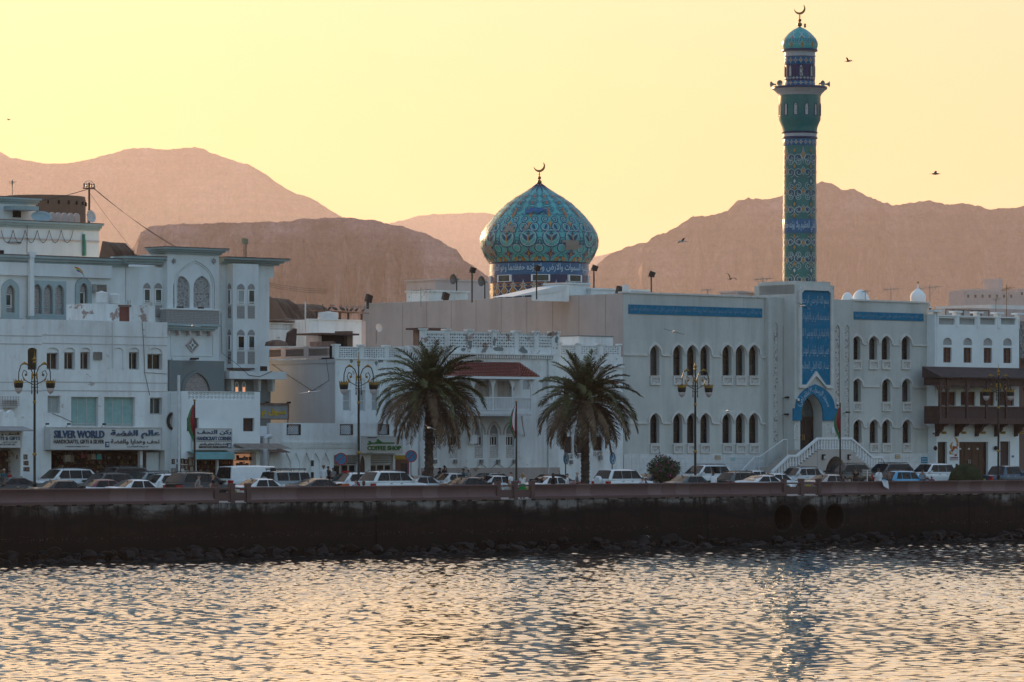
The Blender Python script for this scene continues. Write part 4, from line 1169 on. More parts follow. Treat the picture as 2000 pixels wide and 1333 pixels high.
B.part('downpipe', MB().tube([(B.x(219),-0.06,B.z(219,630)),(B.x(220),-0.06,B.z(220,720))],0.03,5), PIPEW)
# the sign box over the shop
SG = Bld('shop_sign', 'long grey SILVER WORLD shop sign with blue letters over the left shop', 'sign', 96.4, 27.0, zb=ZP(200,879,27.0))
x1 = SG.x(316); hS = SG.z(205,835)
SIGNG = plain('pale_sign_face', (0.55,0.56,0.55), 0.45, var=0.05); SBLUE = plain('sign_blue_letter', (0.02,0.07,0.15), 0.4); SDARK = plain('sign_dark_letter', (0.025,0.022,0.022), 0.5)
SG.part('sign_box', MB().box(0,x1,0,0.55,0,hS), SIGNG)
SG.part('sign_rim', MB().ring(rect(0,x1,0,hS), inset(rect(0,x1,0,hS),0.07), -0.04, -0.002), ALU)
def sgt(body, a, c, y0, y1, mat, bold=0.0, th=0.04, SGN=SG, nm='lettering', y=-0.05):
    q0,q1,q2,q3 = SGN.r(a,c,y0,y1); return lettering(body, q0,q1,q2,q3, y, mat, SGN.root, bold, th, nm)
sgt('SILVER WORLD', 105,203,841,856, SBLUE, 0.018, 0.1, y=-0.10); sgt('HANDICRAFTS, GIFTS & SILVER', 104.5,202.5,859,868, SDARK, 0.012, 0.02)
sgt('A DIVISION OF ABJEED TRAD. LLC.', 127,174,871.5,874, SDARK, 0.02, 0.01)
sgt(arabic('عالم الفضة'), 216,311,840,857, SBLUE, 0.018, 0.1, y=-0.10); sgt(arabic('تحف وهدايا والفضة'), 216,311,858,869, SDARK, 0.012, 0.02)
sgt(arabic('فرع من ابجد للتجارة ش م م'), 248,289,870.5,875, SDARK, 0.02, 0.01)
q = SG.r(205.5,213,863,874); em = SG.part('emblem', MB().box(q[0],q[1],-0.03,-0.002,q[2],q[3]), SBLUE)
SG.part('emblem_mark', MB().box(q[0]+0.06,q[1]-0.06,-0.045,-0.031,q[2]+0.1,q[2]+0.16).box(q[0]+0.06,q[1]-0.06,-0.045,-0.031,q[3]-0.16,q[3]-0.10).tube([(q[0]+0.1,-0.045,(q[2]+q[3])/2),(q[1]-0.1,-0.045,(q[2]+q[3])/2)],0.05,6), SIGNG, em)
for px in (90,132,201): SG.part('spot_lamp', MB().tube([(SG.x(px),0.2,hS),(SG.x(px),-0.1,hS+0.22)],0.02,4).cbox(SG.x(px),-0.15,hS+0.22,0.2,0.16,0.12), BLACK)

# goods in the open shop
GOODS = [plain('goods_%s' % n, c, 0.7) for n, c in (('tan',(0.15,0.09,0.055)),('teal',(0.05,0.32,0.33)),('pink',(0.20,0.06,0.07)),('brown',(0.06,0.03,0.02)),('cream',(0.30,0.25,0.20)),('brass',(0.17,0.11,0.04)),('red',(0.12,0.015,0.015)),('blue',(0.03,0.045,0.08)),('grey',(0.16,0.15,0.14)))]
def shelf(bl, a, c, y0, y1, dy, n, m_, label, seed, light=False):
    """a shop display: back boards, shelves and many small wares"""
    rs = random.Random(seed)
    x0,x1,z0,z1 = bl.r(a,c,y0,y1,dy)
    th = thing('shop_display', label, 'shop display', P(bl.s0+x0, bl.t+dy, bl.zb+z0), ROT)
    w, h = x1-x0, z1-z0
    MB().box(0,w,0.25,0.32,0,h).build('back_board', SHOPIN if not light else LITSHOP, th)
    for j in range(n+1): MB().box(0,w,-0.05,0.249,h*j/n-0.03,h*j/n).build('shelf_board', WOOD, th)
    for g in (0,3,3,4,5,6,7,8):
        mb = MB()
        for k in range(int(m_/len(GOODS))+1):
            j = rs.randrange(n); sx = rs.uniform(0.08,0.2); hh = rs.uniform(0.12, h/n*0.8); xx = rs.uniform(sx,w-sx)
            if rs.random() < 0.5: mb.box(xx-sx/2,xx+sx/2,0.0+0.05*rs.random(),0.2,h*j/n+0.002,h*j/n+hh)
            else: mb.lathe([(sx*0.3,0),(sx*0.5,hh*0.3),(sx*0.2,hh*0.7),(sx*0.3,hh)],7,(xx,0.1,h*j/n+0.002))
        tag(mb.build('wares', GOODS[g], th), kind='stuff')
    return th
shelf(B, 112,160, 888,924, 1.6, 4, 60, 'dark shelves of trinkets at the left of the silver shop', 1)
shelf(B, 165,222, 888,924, 1.9, 4, 70, 'dark shelves of trinkets in the middle of the silver shop', 2)
shelf(B, 228,276, 888,924, 1.7, 4, 60, 'dark shelves of souvenirs right of the silver shop door', 3)
def bag(bl, px, py, dy, w, h, mat, label):
    x, z = bl.x(px,dy), bl.z(px,py,dy)
    th = thing('hanging_bag', label, 'bag', P(bl.s0+x, bl.t+dy, bl.zb+z-h), ROT, 'bags hanging in the silver shop')
    MB().prism([(-w/2,0.02),(-w*0.38,0),(w*0.38,0),(w/2,0.02),(w*0.42,h*0.62),(-w*0.42,h*0.62)], -0.12, 0.12).build('bag_body', mat, th)
    MB().tube([(-w*0.3,0,h*0.6),(-w*0.22,0,h*0.95),(0,0,h*1.05),(w*0.22,0,h*0.95),(w*0.3,0,h*0.6)],0.02,5).build('strap', mat, th)
for px, c, lab, w, h in ((131,4,'cream handbag hanging over the silver shop front',0.55,0.75),(139,8,'grey narrow bag hanging next to a cream handbag',0.3,0.8),(160,2,'small pink bag hanging near the silver shop middle',0.3,0.5),(167,6,'small red bag right of a pink bag in shop front',0.3,0.5),(172,0,'tan long bag hanging in the silver shop front',0.3,0.65),(181,4,'cream sack bag hanging left of teal bag',0.4,0.6),(192,1,'bright teal bag hanging in the silver shop front',0.42,0.6)):
    bag(B, px, 881, 0.6, w, h, GOODS[c], lab)
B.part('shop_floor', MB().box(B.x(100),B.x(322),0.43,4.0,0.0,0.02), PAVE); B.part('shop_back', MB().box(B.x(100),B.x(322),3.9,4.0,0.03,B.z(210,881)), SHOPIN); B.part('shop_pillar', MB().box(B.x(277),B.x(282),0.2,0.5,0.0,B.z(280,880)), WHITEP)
B.part('shop_side_panel', MB().box(B.x(296),B.x(320),0.6,0.66,0.0,B.z(308,884)), CREAM)

# ================================================================ gift shop cut by the left edge
G = Bld('gift_shop', 'low dark gift shop with framed goods cut by left photo edge', 'shop', -70, 24.8)
xe = G.x(46)
G.part('wall', MB().box(0,xe,0.0,2.6,G.z(0,842),G.z(0,806)-0.35).box(0,0.3,0,2.6,-0.4,G.z(0,842)).box(xe-0.25,xe-0.02,0.0,2.6,-0.4,G.z(0,842)).box(0,xe,2.3,2.6,-0.4,G.z(0,842)), WHITE)
for k in range(14): 
    xx = G.x(24)-0.35-k*0.7
    if xx > 0: G.part('merlon', MB().prism([(xx,G.z(0,806)-0.36),(xx+0.5,G.z(0,806)-0.36),(xx+0.5,G.z(0,806)),(xx+0.25,G.z(0,806)+0.18),(xx,G.z(0,806))],0.0,0.3), WHITE)
aw = MB()
ax0, ax1, az0, az1 = G.r(-60,45,833,841)
aw.add([(ax0,0,az1),(ax1,0,az1),(ax1+0.1,-1.2,az0),(ax0,-1.2,az0),(ax0,0,az1-0.06),(ax1,0,az1-0.06),(ax1+0.1,-1.2,az0-0.06),(ax0,-1.2,az0-0.06)],[(0,1,2,3),(7,6,5,4),(3,2,6,7),(1,5,6,2),(0,3,7,4)])
G.part('awning', aw, plain('grey_awning',(0.28,0.27,0.26),0.8))
GS = Bld('gift_sign', 'white AFTS & GIFTS shop sign cut by the left photo edge', 'sign', -60, 24.2, zb=ZP(10,875,24.2))
x1 = GS.x(42); hS = GS.z(0,843)
GS.part('sign_box', MB().box(0,x1,0,0.3,0,hS), SIGNG); GS.part('sign_rim', MB().ring(rect(0,x1,0,hS), inset(rect(0,x1,0,hS),0.06), -0.03, -0.002), ALU)
def gst(*a, **k): return sgt(*a, SGN=GS, **k)
gst(arabic('التحف و'), 2,37,845,852, SDARK, 0.03, 0.02); gst('HANDICRAFTS & GIFTS', -47,38.5,853,860, SBLUE, 0.015, 0.03); gst(arabic('مؤسسة سعيد العدوي'), 5,33,862,866, SDARK, 0.02, 0.01); gst('AHMED TRAD. & CONT. EST.', -20,30,867,870, SDARK, 0.02, 0.01)
shelf(G, -55,20, 880,925, 1.2, 4, 50, 'dark shelves of wares in the shop at left photo edge', 4)
GSP = []
for k, (px, py, w, h, c) in enumerate(((39,903,5,9,3),(46,905,6,8,0),(52,905,6,9,3),(40,915,6,8,0),(47,917,6,8,3),(54,917,6,9,0),(36,893,8,8,3),(48,893,10,10,0))):
    x0,x1,z0,z1 = G.r(px-w/2,px+w/2,py-h/2,py+h/2,0.4)
    th = thing('picture_frame', ['small dark framed picture on the left gift shop wall','small tan framed picture on the left gift shop wall'][0 if c == 3 else 1], 'picture frame', P(G.s0+x0,G.t+0.4,G.zb+z0), ROT, 'dark frames at the left gift shop' if c == 3 else 'tan frames at the left gift shop')
    MB().ring(rect(0,x1-x0,0,z1-z0), inset(rect(0,x1-x0,0,z1-z0),0.06), -0.05,0.0).build('frame', GOODS[c], th); MB().box(0.05,x1-x0-0.05,-0.02,-0.005,0.05,z1-z0-0.05).build('picture', GOODS[8], th)

# ================================================================ trimmed mansion behind (teal cornices)
A = Bld('mansion', 'pale mansion with teal cornices, carved arched windows and a tall central gable', 'building', -60, 39.0)
ztl = A.z(120,516)
hsA = []
def aw_(a,c,y0,y1): return A.r(a,c,y0,y1)
sin = [(9,27,556,612),(152,170,551,608)]
wall_x1 = A.x(327)
# left wing: wall with frieze above and windows
left_holes = []
for a,c,y0,y1 in ((4,34,549,619),(60,124,552,616),(148,176,545,616)):
    if c-a > 40:
        left_holes.append(rect(*A.r(a,c,y0,y1)))
    else:
        x0,x1,z0,z1 = A.r(a,c,y0,y1); left_holes.append(arch(x0,x1,z0,z1,z0+(z1-z0)*0.72))
A.part('wall', MB().holed(rect(0,A.x(245),-0.4,ztl), left_holes, 0.0, 0.5).box(0,A.x(327),0.51,9.0,-0.4,ztl-0.3), CREAM)
A.part('frieze', MB().box(0,A.x(219,-0.25),-0.25,-0.003,A.z(110,541),ztl-0.02), CREAM)
for o in (left_holes[0], left_holes[2]):
    io = inset(o, 0.30)
    A.part('arch_frame', MB().ring([(p[0]+(p[0]-(o[0][0]+o[1][0])/2)*0.12,p[1]+(0.12 if p[1] > o[0][1]+0.1 else -0.1)) for p in o], io, -0.12, 0.05), TEAL)
    x0,x1,z0,z1 = bounds(io); zz = z0+(z1-z0)*0.68
    A.part('carved_tympanum', MB().prism([p for p in io if p[1] >= zz-0.01]+[], 0.18, 0.26) if False else MB().prism(arch(x0,x1,zz,z1,zz+0.05), 0.18, 0.26), SCREEN_T)
    A.window(rect(x0,x1,z0+(z1-z0)*0.18,zz-0.01), 0.24, WHITEP, GLASS_T, 0.07, (0.15,), (0.85,))
    A.part('baluster_panel', MB().box(x0,x1,0.15,0.3,z0,z0+(z1-z0)*0.17), SCREEN_T)
    A.part('sill', MB().box(o[0][0]-0.25,o[1][0]+0.25,-0.35,0.0,o[0][1]-0.28,o[0][1]-0.10), TEAL)
# triple carved window
x0,x1,z0,z1 = A.r(58,125,549,618)
tri_f = []
for k in range(3):
    a0 = x0+(x1-x0)*(0.04+k*0.325); a1 = x0+(x1-x0)*(0.04+k*0.325+0.27)
    tri_f.append(arch(a0,a1,z0+0.15,z1-0.25,z0+(z1-z0)*0.66))
fr = A.part('triple_window_frame', MB().holed(rect(x0-0.05,x1+0.05,z0,z1), tri_f, -0.22, 0.02), TEAL)
for o in tri_f:
    a0,a1,b0,b1 = bounds(o); A.part('carved_screen', MB().prism(o, 0.10, 0.18), SCREEN_P, fr); A.part('screen_rail', MB().box(a0,a1,0.04,0.10,b0+(b1-b0)*0.20,b0+(b1-b0)*0.24), TEAL, fr)
A.part('sill', MB().box(x0-0.35,x1+0.35,-0.55,0.0,z0-0.30,z0-0.02), TEAL)
for k in range(4): A.part('corbel', MB().prism([(x0+0.1+k*(x1-x0-0.3)/3,z0-0.31),(x0+0.3+k*(x1-x0-0.3)/3,z0-0.31),(x0+0.25+k*(x1-x0-0.3)/3,z0-0.62),(x0+0.12+k*(x1-x0-0.3)/3,z0-0.62)],-0.4,0.0), CREAM)
cornice(A, -60, 246, 500, 516.5, -0.02, proj=0.5)
A.part('rain_pipe', MB().box(A.x(50.5),A.x(58.5),-0.55,-0.26,0,A.z(54,504)).prism([(A.x(50.5),A.z(54,504)),(A.x(58.5),A.z(54,504)),(A.x(61),A.z(54,493)),(A.x(47.5),A.z(54,493))],-0.62,-0.22), CREAM)
# left bay with narrow windows
yb_ = -0.55
bay = [(A.x(246),0.0),(A.x(272,yb_),yb_),(A.x(325,yb_),yb_),(A.x(327),0.6),(A.x(246),0.6)]
A.part('bay', MB().zprism(bay, -0.4, ztl-0.02), CREAM)
def narrow(a,c,y0,y1,dy,sc0,sc1,pane=GLASS_T, open_=False):
    x0,x1,z0,z1 = A.r(a,c,y0,y1,dy); zs = z0+(z1-z0)*0.72
    A.part('carved_arch', MB().prism(arch(x0,x1,zs,z1,zs+(z1-zs)*0.15), dy-0.06, dy-0.003), SCREEN_T)
    A.window(rect(x0,x1,z0,zs-0.01), dy-0.09, WHITEP, pane, 0.07, (0.16,), (), 0.08)
    A.part('arch_top', MB().prism(arch(x0+0.10,x1-0.10,zs-0.35,zs-0.02,zs-0.28,'p',4), dy-0.075, dy-0.045), WHITEP) if False else None
    if sc0: 
        s_ = A.r(a,c,sc0,sc1,dy); A.part('carved_panel', MB().box(s_[0],s_[1],dy-0.05,dy-0.003,s_[2],s_[3]), SCREEN_T)
narrow(280,293,553,593,yb_,None,None); narrow(301.5,315.5,553,593,yb_,597,620)
cornice(A, 246, 327, 500.5, 516.5, yb_, proj=0.5, back=1.0)
# central gable
CDp = -1.1
x0,x1 = A.x(327,CDp), A.x(427.5,CDp); zc0 = A.z(378,497,CDp)
fl_z = A.z(378,604,CDp)
ao = arch(*A.r(340,420,508,603,CDp)[:2], fl_z+0.02, A.z(380,507,CDp), A.z(380,560,CDp))
scr = []
for a,c in ((338.5,371),(378,411)):
    q = A.r(a,c,539,603,CDp); scr.append(arch(q[0],q[1],q[2]+0.04,q[3],q[2]+(q[3]-q[2])*0.62))
gb = A.part('gable_wall', MB().holed(rect(x0,x1,A.z(378,704,CDp),zc0), scr, CDp, CDp+0.35).box(x0,x1,CDp+0.351,6.0,-0.4,zc0-0.02), CREAM)
for o in scr:
    A.part('carved_screen', MB().prism(o, CDp+0.16, CDp+0.26), SCREEN_T, gb)
for k, (s1_, s2_) in enumerate(((0.0,0.10),(0.16,0.24))):
    oo = inset(ao, s1_); ii = inset(ao, s2_); mb = MB()
    for i in range(2, len(oo)-1): mb.prism([oo[i],oo[i+1],ii[i+1],ii[i]], CDp-0.10+0.03*k, CDp-0.003)
    mb.box(oo[1][0]-(s2_-s1_), oo[1][0], CDp-0.10+0.03*k, CDp-0.003, oo[1][1], oo[2][1]); mb.box(oo[0][0], oo[0][0]+(s2_-s1_), CDp-0.10+0.03*k, CDp-0.003, oo[0][1], oo[2][1])
    A.part('arch_moulding', mb, CREAM)
for px in (339,417):
    xx, zz = A.x(px,CDp), A.z(px,510.5,CDp)
    A.part('star_boss', MB().prism(dia(xx,zz,0.24,0.24), CDp-0.05, CDp-0.003).prism([(xx-0.15,zz-0.15),(xx+0.15,zz-0.15),(xx+0.15,zz+0.15),(xx-0.15,zz+0.15)],CDp-0.07,CDp-0.051), SCREEN_T)
cornice(A, 327, 427.5, 484, 497, CDp, proj=0.55, back=2.0, ends=(0.6,0.55))
BAL = CDp-0.75
q = A.r(325,428,606,633,BAL)
A.part('balcony_screen', MB().box(q[0],q[1],BAL,BAL+0.12,q[2],q[3]).box(q[0],q[0]+0.12,BAL+0.121,CDp-0.003,q[2],q[3]), SCREEN_T)
A.part('balcony_rail', MB().box(q[0]-0.05,q[1]+0.05,BAL-0.06,CDp-0.004,q[3]+0.002,q[3]+0.12), CREAM)
A.part('balcony_cornice', MB().box(q[0]-0.05,q[1]+0.08,BAL-0.10,CDp-0.003,q[2]-0.16,q[2]-0.002).box(q[0]+0.05,q[1]-0.05,BAL+0.08,CDp-0.003,q[2]-0.36,q[2]-0.161).box(q[0]+0.2,q[1]-0.2,BAL+0.22,CDp-0.003,q[2]-0.5,q[2]-0.361), TEAL)
for k in range(5):
    xx = q[0]+0.5+k*(q[1]-q[0]-1.0)/4; A.part('corbel', MB().prism([(xx-0.1,q[2]-0.501),(xx+0.1,q[2]-0.501),(xx+0.07,q[2]-0.85),(xx-0.07,q[2]-0.85)],CDp-0.45,CDp-0.003), PINKISH)
for px in (353,393): A.part('pigeon_lamp', MB().box(A.x(px,BAL)-0.25,A.x(px,BAL)+0.25,BAL-0.02,BAL+0.12,q[3]+0.121,q[3]+0.24), BLACK)
pq = A.r(333,417,652,696,CDp); A.part('raised_panel', MB().ring(rect(pq[0],pq[1],pq[2],pq[3]), inset(rect(pq[0],pq[1],pq[2],pq[3]),0.09), CDp-0.06, CDp-0.003).box(pq[0]+0.1,pq[1]+0.5,CDp-0.12,CDp-0.003,pq[2]-0.35,pq[2]-0.12), CREAM)
dq = ((A.x(375,CDp)), A.z(375,674.5,CDp)); sz = (A.x(388,CDp)-A.x(362,CDp))/2
d4 = lambda k: [(dq[0]-sz*k,dq[1]),(dq[0],dq[1]-sz*k*0.92),(dq[0]+sz*k,dq[1]),(dq[0],dq[1]+sz*k*0.92)]
dm_ = A.part('diamond_panel', MB().ring(d4(1.0), d4(0.82), CDp-0.12, CDp-0.003), PINKISH)
A.part('diamond_tile', MB().prism(d4(0.82), CDp-0.05, CDp-0.004), CLAD, dm_); A.part('diamond_star', MB().prism(dia(dq[0],dq[1],sz*0.62,sz*0.62), CDp-0.08, CDp-0.051), CREAM, dm_); A.part('diamond_boss', MB().sphere((dq[0],CDp-0.08,dq[1]),0.11,8), CLAD, dm_)
# clad ground floor with pointed portal
cq = A.r(328,435,705,800,CDp-0.02); por = arch(*A.r(350,412,720,800,CDp)[:2], -0.3, A.z(380,721,CDp), A.z(380,765,CDp))
A.part('stone_cladding', MB().holed(rect(cq[0],cq[1],-0.4,cq[3]), [por], CDp-0.22, CDp-0.003), CLAD)
A.part('portal_moulding', MB().ring([(p[0],p[1]) for p in por], inset(por,0.28), CDp-0.30, CDp-0.10), CLAD); A.part('portal_screen', MB().prism(inset(por,0.3), CDp-0.12, CDp-0.05), SCREEN_P)
A.part('hooded_lamp', MB().prism([(A.x(376,CDp-1),A.z(376,704,CDp-1)),(A.x(387,CDp-1),A.z(387,702.5,CDp-1)),(A.x(387,CDp-1),A.z(387,699,CDp-1)),(A.x(378,CDp-1),A.z(378,699,CDp-1))],CDp-1.1,CDp-0.6).tube([(A.x(378,CDp),CDp-0.22,A.z(378,704,CDp)),(A.x(378,CDp-1),CDp-0.8,A.z(378,700,CDp-1))],0.03,5), BLACK)
# right wing and its two-storey bay
zrw = A.z(480,517)
A.part('wall', MB().box(A.x(427.5)+0.002,A.x(526),0.0,7.5,-0.4,zrw-0.02).box(A.x(526)+0.001,A.x(535),0.0,7.0,A.z(530,543),zrw-0.03), CREAM)
BY = -0.8
xb0, xb1 = A.x(455,BY), A.x(505,BY)
bay = [(A.x(442),0.0),(xb0,BY),(xb1,BY),(xb1,-0.002),(A.x(442),-0.002)]
A.part('bay', MB().zprism(bay, A.z(480,719,BY), A.z(480,516,BY)), CREAM)
A.part('bay_foot', MB().zprism([(A.x(443),0.0),(xb0+0.05,BY+0.1),(xb1-0.3,BY+0.1),(xb1-0.3,-0.002)], A.z(480,719,BY)-0.12, A.z(480,719,BY)-0.003), plain('dark_soffit',(0.16,0.12,0.11),0.9))  # underside slab of the bay in a darker brown
for y0,y1,s0_,s1_ in ((554.5,595.5,598.5,622),(644,685,687.5,711)):
    narrow(463,477,y0,y1,BY,s0_,s1_, CURT_G if y0 < 600 else GLASS); narrow(484,497,y0,y1,BY,s0_,s1_, GLASS_T)
    # canted face of the bay
    p0, p1 = Vector((A.x(442),0)), Vector((xb0,BY)); d = (p1-p0); L = d.length; ca = math.atan2(d.y,d.x)
    f = ob('canted_window', None, A.root); f.location = (p0.x,p0.y,0); f.rotation_euler = (0,0,ca); f.empty_display_size = 0.1
    z0,z1 = A.z(448,y1), A.z(448,y0); zs = z0+(z1-z0)*0.72
    MB().prism(arch(L*0.3,L*0.75,zs,z1,zs+0.08), -0.06,-0.003).build('carved_arch', SCREEN_T, f)
    MB().ring(rect(L*0.3,L*0.75,z0,zs), inset(rect(L*0.3,L*0.75,z0,zs),0.06), -0.09,-0.003).build('frame', WHITEP, f); MB().box(L*0.3+0.05,L*0.75-0.05,-0.04,-0.004,z0,zs).build('pane', GLASS_T, f)
    MB().box(L*0.3,L*0.75,-0.05,-0.003,A.z(448,s1_),A.z(448,s0_)).build('carved_panel', SCREEN_T, f)
cornice(A, 428, 537, 504, 517.5, 0.0, proj=0.95, back=1.5, ends=(0.0,0.7))
q = A.r(437,548,726,741,-0.9); A.part('canopy_slab', MB().box(q[0],q[1],-1.6,-0.003,q[2],q[3]), CREAM)
for px in (443,496,523): 
    xx = A.x(px); A.part('corbel', MB().prism([(xx-0.15,q[2]-0.002),(xx+0.15,q[2]-0.002),(xx+0.10,q[2]-0.9),(xx-0.08,q[2]-0.9)],-0.7,-0.01), CREAM)
A.part('clad_base', MB().box(A.x(436),A.x(527),-0.10,-0.004,-0.4,q[2]-0.003), CLAD)
for a,c in ((456,464),(470,478)):
    x0_,x1_,z0_,z1_ = A.r(a,c,745.5,768); o = arch(x0_,x1_,z0_,z1_,z1_-0.35)
    w_ = A.part('lit_window', MB().ring(o, inset(o,0.07), -0.16,-0.10), WHITEP); A.part('lit_pane', MB().box(x0_+0.06,x1_-0.06,-0.125,-0.101,z0_,z0_+(z1_-z0_)*0.52), LITWIN, w_)
    A.part('pane', MB().prism(arch(x0_+0.06,x1_-0.06,z0_+(z1_-z0_)*0.54,z1_-0.07,z1_-0.4), -0.12,-0.101), CURT_G, w_)
A.part('floodlight', MB().cbox(A.x(515,-1.2),-1.2,q[3]+0.22,0.45,0.3,0.36), BLACK)
A.part('cable', MB().tube([(A.x(430),-0.1,A.z(430,612)),(A.x(432),-0.1,A.z(432,690)),(A.x(437),-1.65,A.z(437,712,-1.65)),(A.x(460),-1.65,A.z(460,733,-1.65)),(A.x(480),-1.65,A.z(480,736,-1.65)),(A.x(505),-1.65,A.z(505,725,-1.65))],0.02,4), CABLE)
LB = thing('light_box', 'square grey light box on two thin posts above the mansion roof', 'light box', P(S(478,42),42,A.zb+zrw), ROT)
z_ = ZP(478,477,42)-(A.zb+zrw); MB().tube([(-0.07,0,0),(-0.07,0,z_)],0.03,5).tube([(0.12,0,0),(0.12,0,z_)],0.05,5).build('post', RUST, LB); MB().box(-0.2,0.24,-0.12,0.12,z_-0.02,z_+0.42).build('box_body', plain('khaki_metal',(0.20,0.20,0.13),0.6), LB)

# clutter on the shop-house roof in front of the mansion
water_tank(187,210,570,592,33,'white ribbed water tank beside the arched window, left of pair'); water_tank(212,234,574,594,33,'white ribbed water tank, right of pair on the roof')
RH = Bld('roof_shed', 'stained low roof shed with rusty red door behind parapet', 'roof shed', 170, 31.0, zb=3.85+B.z(200,627)-0.4)
RH.part('wall', MB().box(0,RH.x(233),0,2.5,-1,RH.z(200,594)).box(RH.x(253),RH.x(303),0,2.5,-1,RH.z(270,597)), WHITE_OLD)
RH.part('door', MB().box(RH.x(233)+0.002,RH.x(253)-0.002,0.05,0.12,-1,RH.z(240,600)), plain('rust_red_door',(0.16,0.05,0.04),0.7))
RH.part('lintel', MB().box(RH.x(231),RH.x(255),-0.1,0.2,RH.z(240,599.5),RH.z(240,596)), RUST)
ac_unit(A, 191, 564, -0.02, 1.0)
for px, top in ((254,586),(256,588),(259,586),(298,587),(301,590)): RH.part('rebar', MB().tube([(RH.x(px),0.3,RH.z(270,597)-0.1),(RH.x(px)+0.02,0.3,RH.z(px,top))],0.02,4), RUST)
# striped kite caught on the cornice cable
KT = thing('striped_kite', 'small rainbow striped kite caught below the mansion cornice', 'kite', P(S(153,38.2),38.2,ZP(153,533,38.2)), ROT)
for k, c in enumerate(((0.45,0.03,0.03),(0.55,0.25,0.03),(0.6,0.5,0.05),(0.06,0.35,0.10),(0.05,0.12,0.40),(0.25,0.05,0.30))):
    f0, f1 = k/6, (k+1)/6
    pt = lambda u, f: (-0.36+0.30*f+0.75*u*(1-0.1*f), -0.05*math.sin(u*3), 0.42-0.35*f-0.55*u*u*(0.6+0.4*f))
    mb = MB(); vs = [pt(i/5,f) for f in (f0,f1) for i in range(6)]; mb.add(vs, [(i,i+1,7+i,6+i) for i in range(5)]); mb.build('stripe', plain('kite_stripe_%d' % k, c, 0.6), KT)

# ================================================================ house behind and the old fort tower
HB = Bld('upper_house', 'white flat-roofed house with teal cornices behind the mansion, far left', 'building', -60, 52.0)
zt1 = HB.z(100,446)
HB.part('wall', MB().box(0,HB.x(193),0,9,-0.4,zt1), CREAM); cornice(HB,-60,193,431.5,446,0.0,proj=0.4,back=1.0,ends=(0,0.2))
HB.part('string_course', MB().box(0,HB.x(193)+0.05,-0.08,-0.003,HB.z(100,470),HB.z(100,467.5)), PINKISH)
HB.part('upper_storey', MB().box(0,HB.x(70,3),3,9,zt1,HB.z(30,397,3)), CREAM); cornice(HB,-60,70,384,397,3.0,proj=0.4,back=5.9,ends=(0,0.3))
q = HB.r(22,70,403,411,2.0); HB.part('window_canopy', MB().box(q[0],q[1],1.6,2.99,q[2],q[3]), TEAL); q = HB.r(25,40,412,425,2.98); HB.part('window_opening', MB().box(q[0],q[1],2.9,2.98,q[2],q[3]), DARKIN)
HB.part('green_pipe', MB().tube([(HB.x(162),-0.12,HB.z(162,500)),(HB.x(162),-0.12,HB.z(162,458))],0.11,8), plain('green_pipe',(0.03,0.20,0.12),0.5)); HB.part('white_pipe', MB().tube([(HB.x(167),-0.1,HB.z(167,500)),(HB.x(167),-0.1,HB.z(167,470))],0.06,6), PIPEW)
q = HB.r(15,40,472.5,476,0); HB.part('tube_lamp', MB().box(q[0],q[1],-0.12,-0.003,q[2],q[3]), GREYM); q = HB.r(-10,7,489,506,0); HB.part('window', MB().box(q[0],q[1],-0.05,-0.003,q[2],q[3]), DARKIN)
loops = MB()
for k in range(6):
    a = 0+k*23.5; pts = []
    for i in range(7):
        u = i/6; pts.append((HB.x(a+23.5*u), -0.15, HB.z(a+23.5*u, 450+(26 if 0 else 25*math.sin(math.pi*u)**0.8))))
    loops.tube(pts, 0.022, 4)
tag(HB.part('festoon_cable', loops, CABLE), kind='stuff')
HB.part('cable', MB().tube([(HB.x(50),-0.2,HB.z(50,432)),(HB.x(50),-0.2,HB.z(50,470)),(HB.x(48),-0.3,HB.z(48,495))],0.03,4), CABLE)
dish(77,428,20,53.5,HB.zb+zt1,'wide grey satellite dish lying low on the upper house roof', az=-30, el=55, mat=TEAL)
dish(172,424,12.5,53.0,HB.zb+zt1,'round pale satellite dish at the right roof corner, far left house', az=10, el=12)
mer = thing('roof_parapet', 'white scalloped parapet pieces on the upper house roof', 'parapet', P(S(10,52.5),52.5,HB.zb+zt1+0.05), ROT)
for k in range(14): MB().prism(arch(k*0.25,k*0.25+0.23,0,0.28,0.15,'r',4), 0,0.25).build('merlon', WHITE, mer)
MB().box(-0.05,3.5,0.0,0.25,-0.2,-0.003).build('base', WHITE, mer)
pk = thing('parapet_stub', 'pinkish stained parapet stub with rounded merlons beside the satellite dish', 'parapet', P(S(98,53.2),53.2,HB.zb+zt1), ROT)
for k in range(5): MB().prism(arch(k*0.58,k*0.58+0.52,0,HB.z(110,415,1.2)-zt1,(HB.z(110,415,1.2)-zt1)*0.75,'r',4), 0,0.25).build('merlon', PINKISH, pk)
FT = Bld('fort_tower', 'brown mud-plastered fort tower with slits behind the left houses', 'fort', 62, 95.0)
zf = FT.z(130,382); w_ = FT.x(195)/2
FT.part('tower_wall', MB().lathe([(w_*1.06,-0.4),(w_*1.0,zf-1.2),(w_,zf-0.3),(w_*0.985,zf)], 36, (w_,w_*0.9,0)).lathe([(w_*0.985,zf),(w_*0.9,zf),(w_*0.9,zf-1)],36,(w_,w_*0.9,0)), FORT, smooth=40)
for k in range(11):
    a = R(-75+15*k); FT.part('arrow_slit', MB().box(-0.07,0.07,-0.10,0.05,FT.z(120,399),FT.z(120,392)).xform(Matrix.Translation((w_,w_*0.9,0))@Matrix.Rotation(a,4,'Z')@Matrix.Translation((0,-w_*1.005,0))), DARKIN)
UP = Bld('utility_pole', 'wooden utility pole with wire rack standing over the left roofs', 'utility pole', 174, 70.0)
zp = UP.z(174,357); UP.part('pole', MB().tube([(0,0,0),(0,0,zp)],[0.13,0.09],8), WOOD)
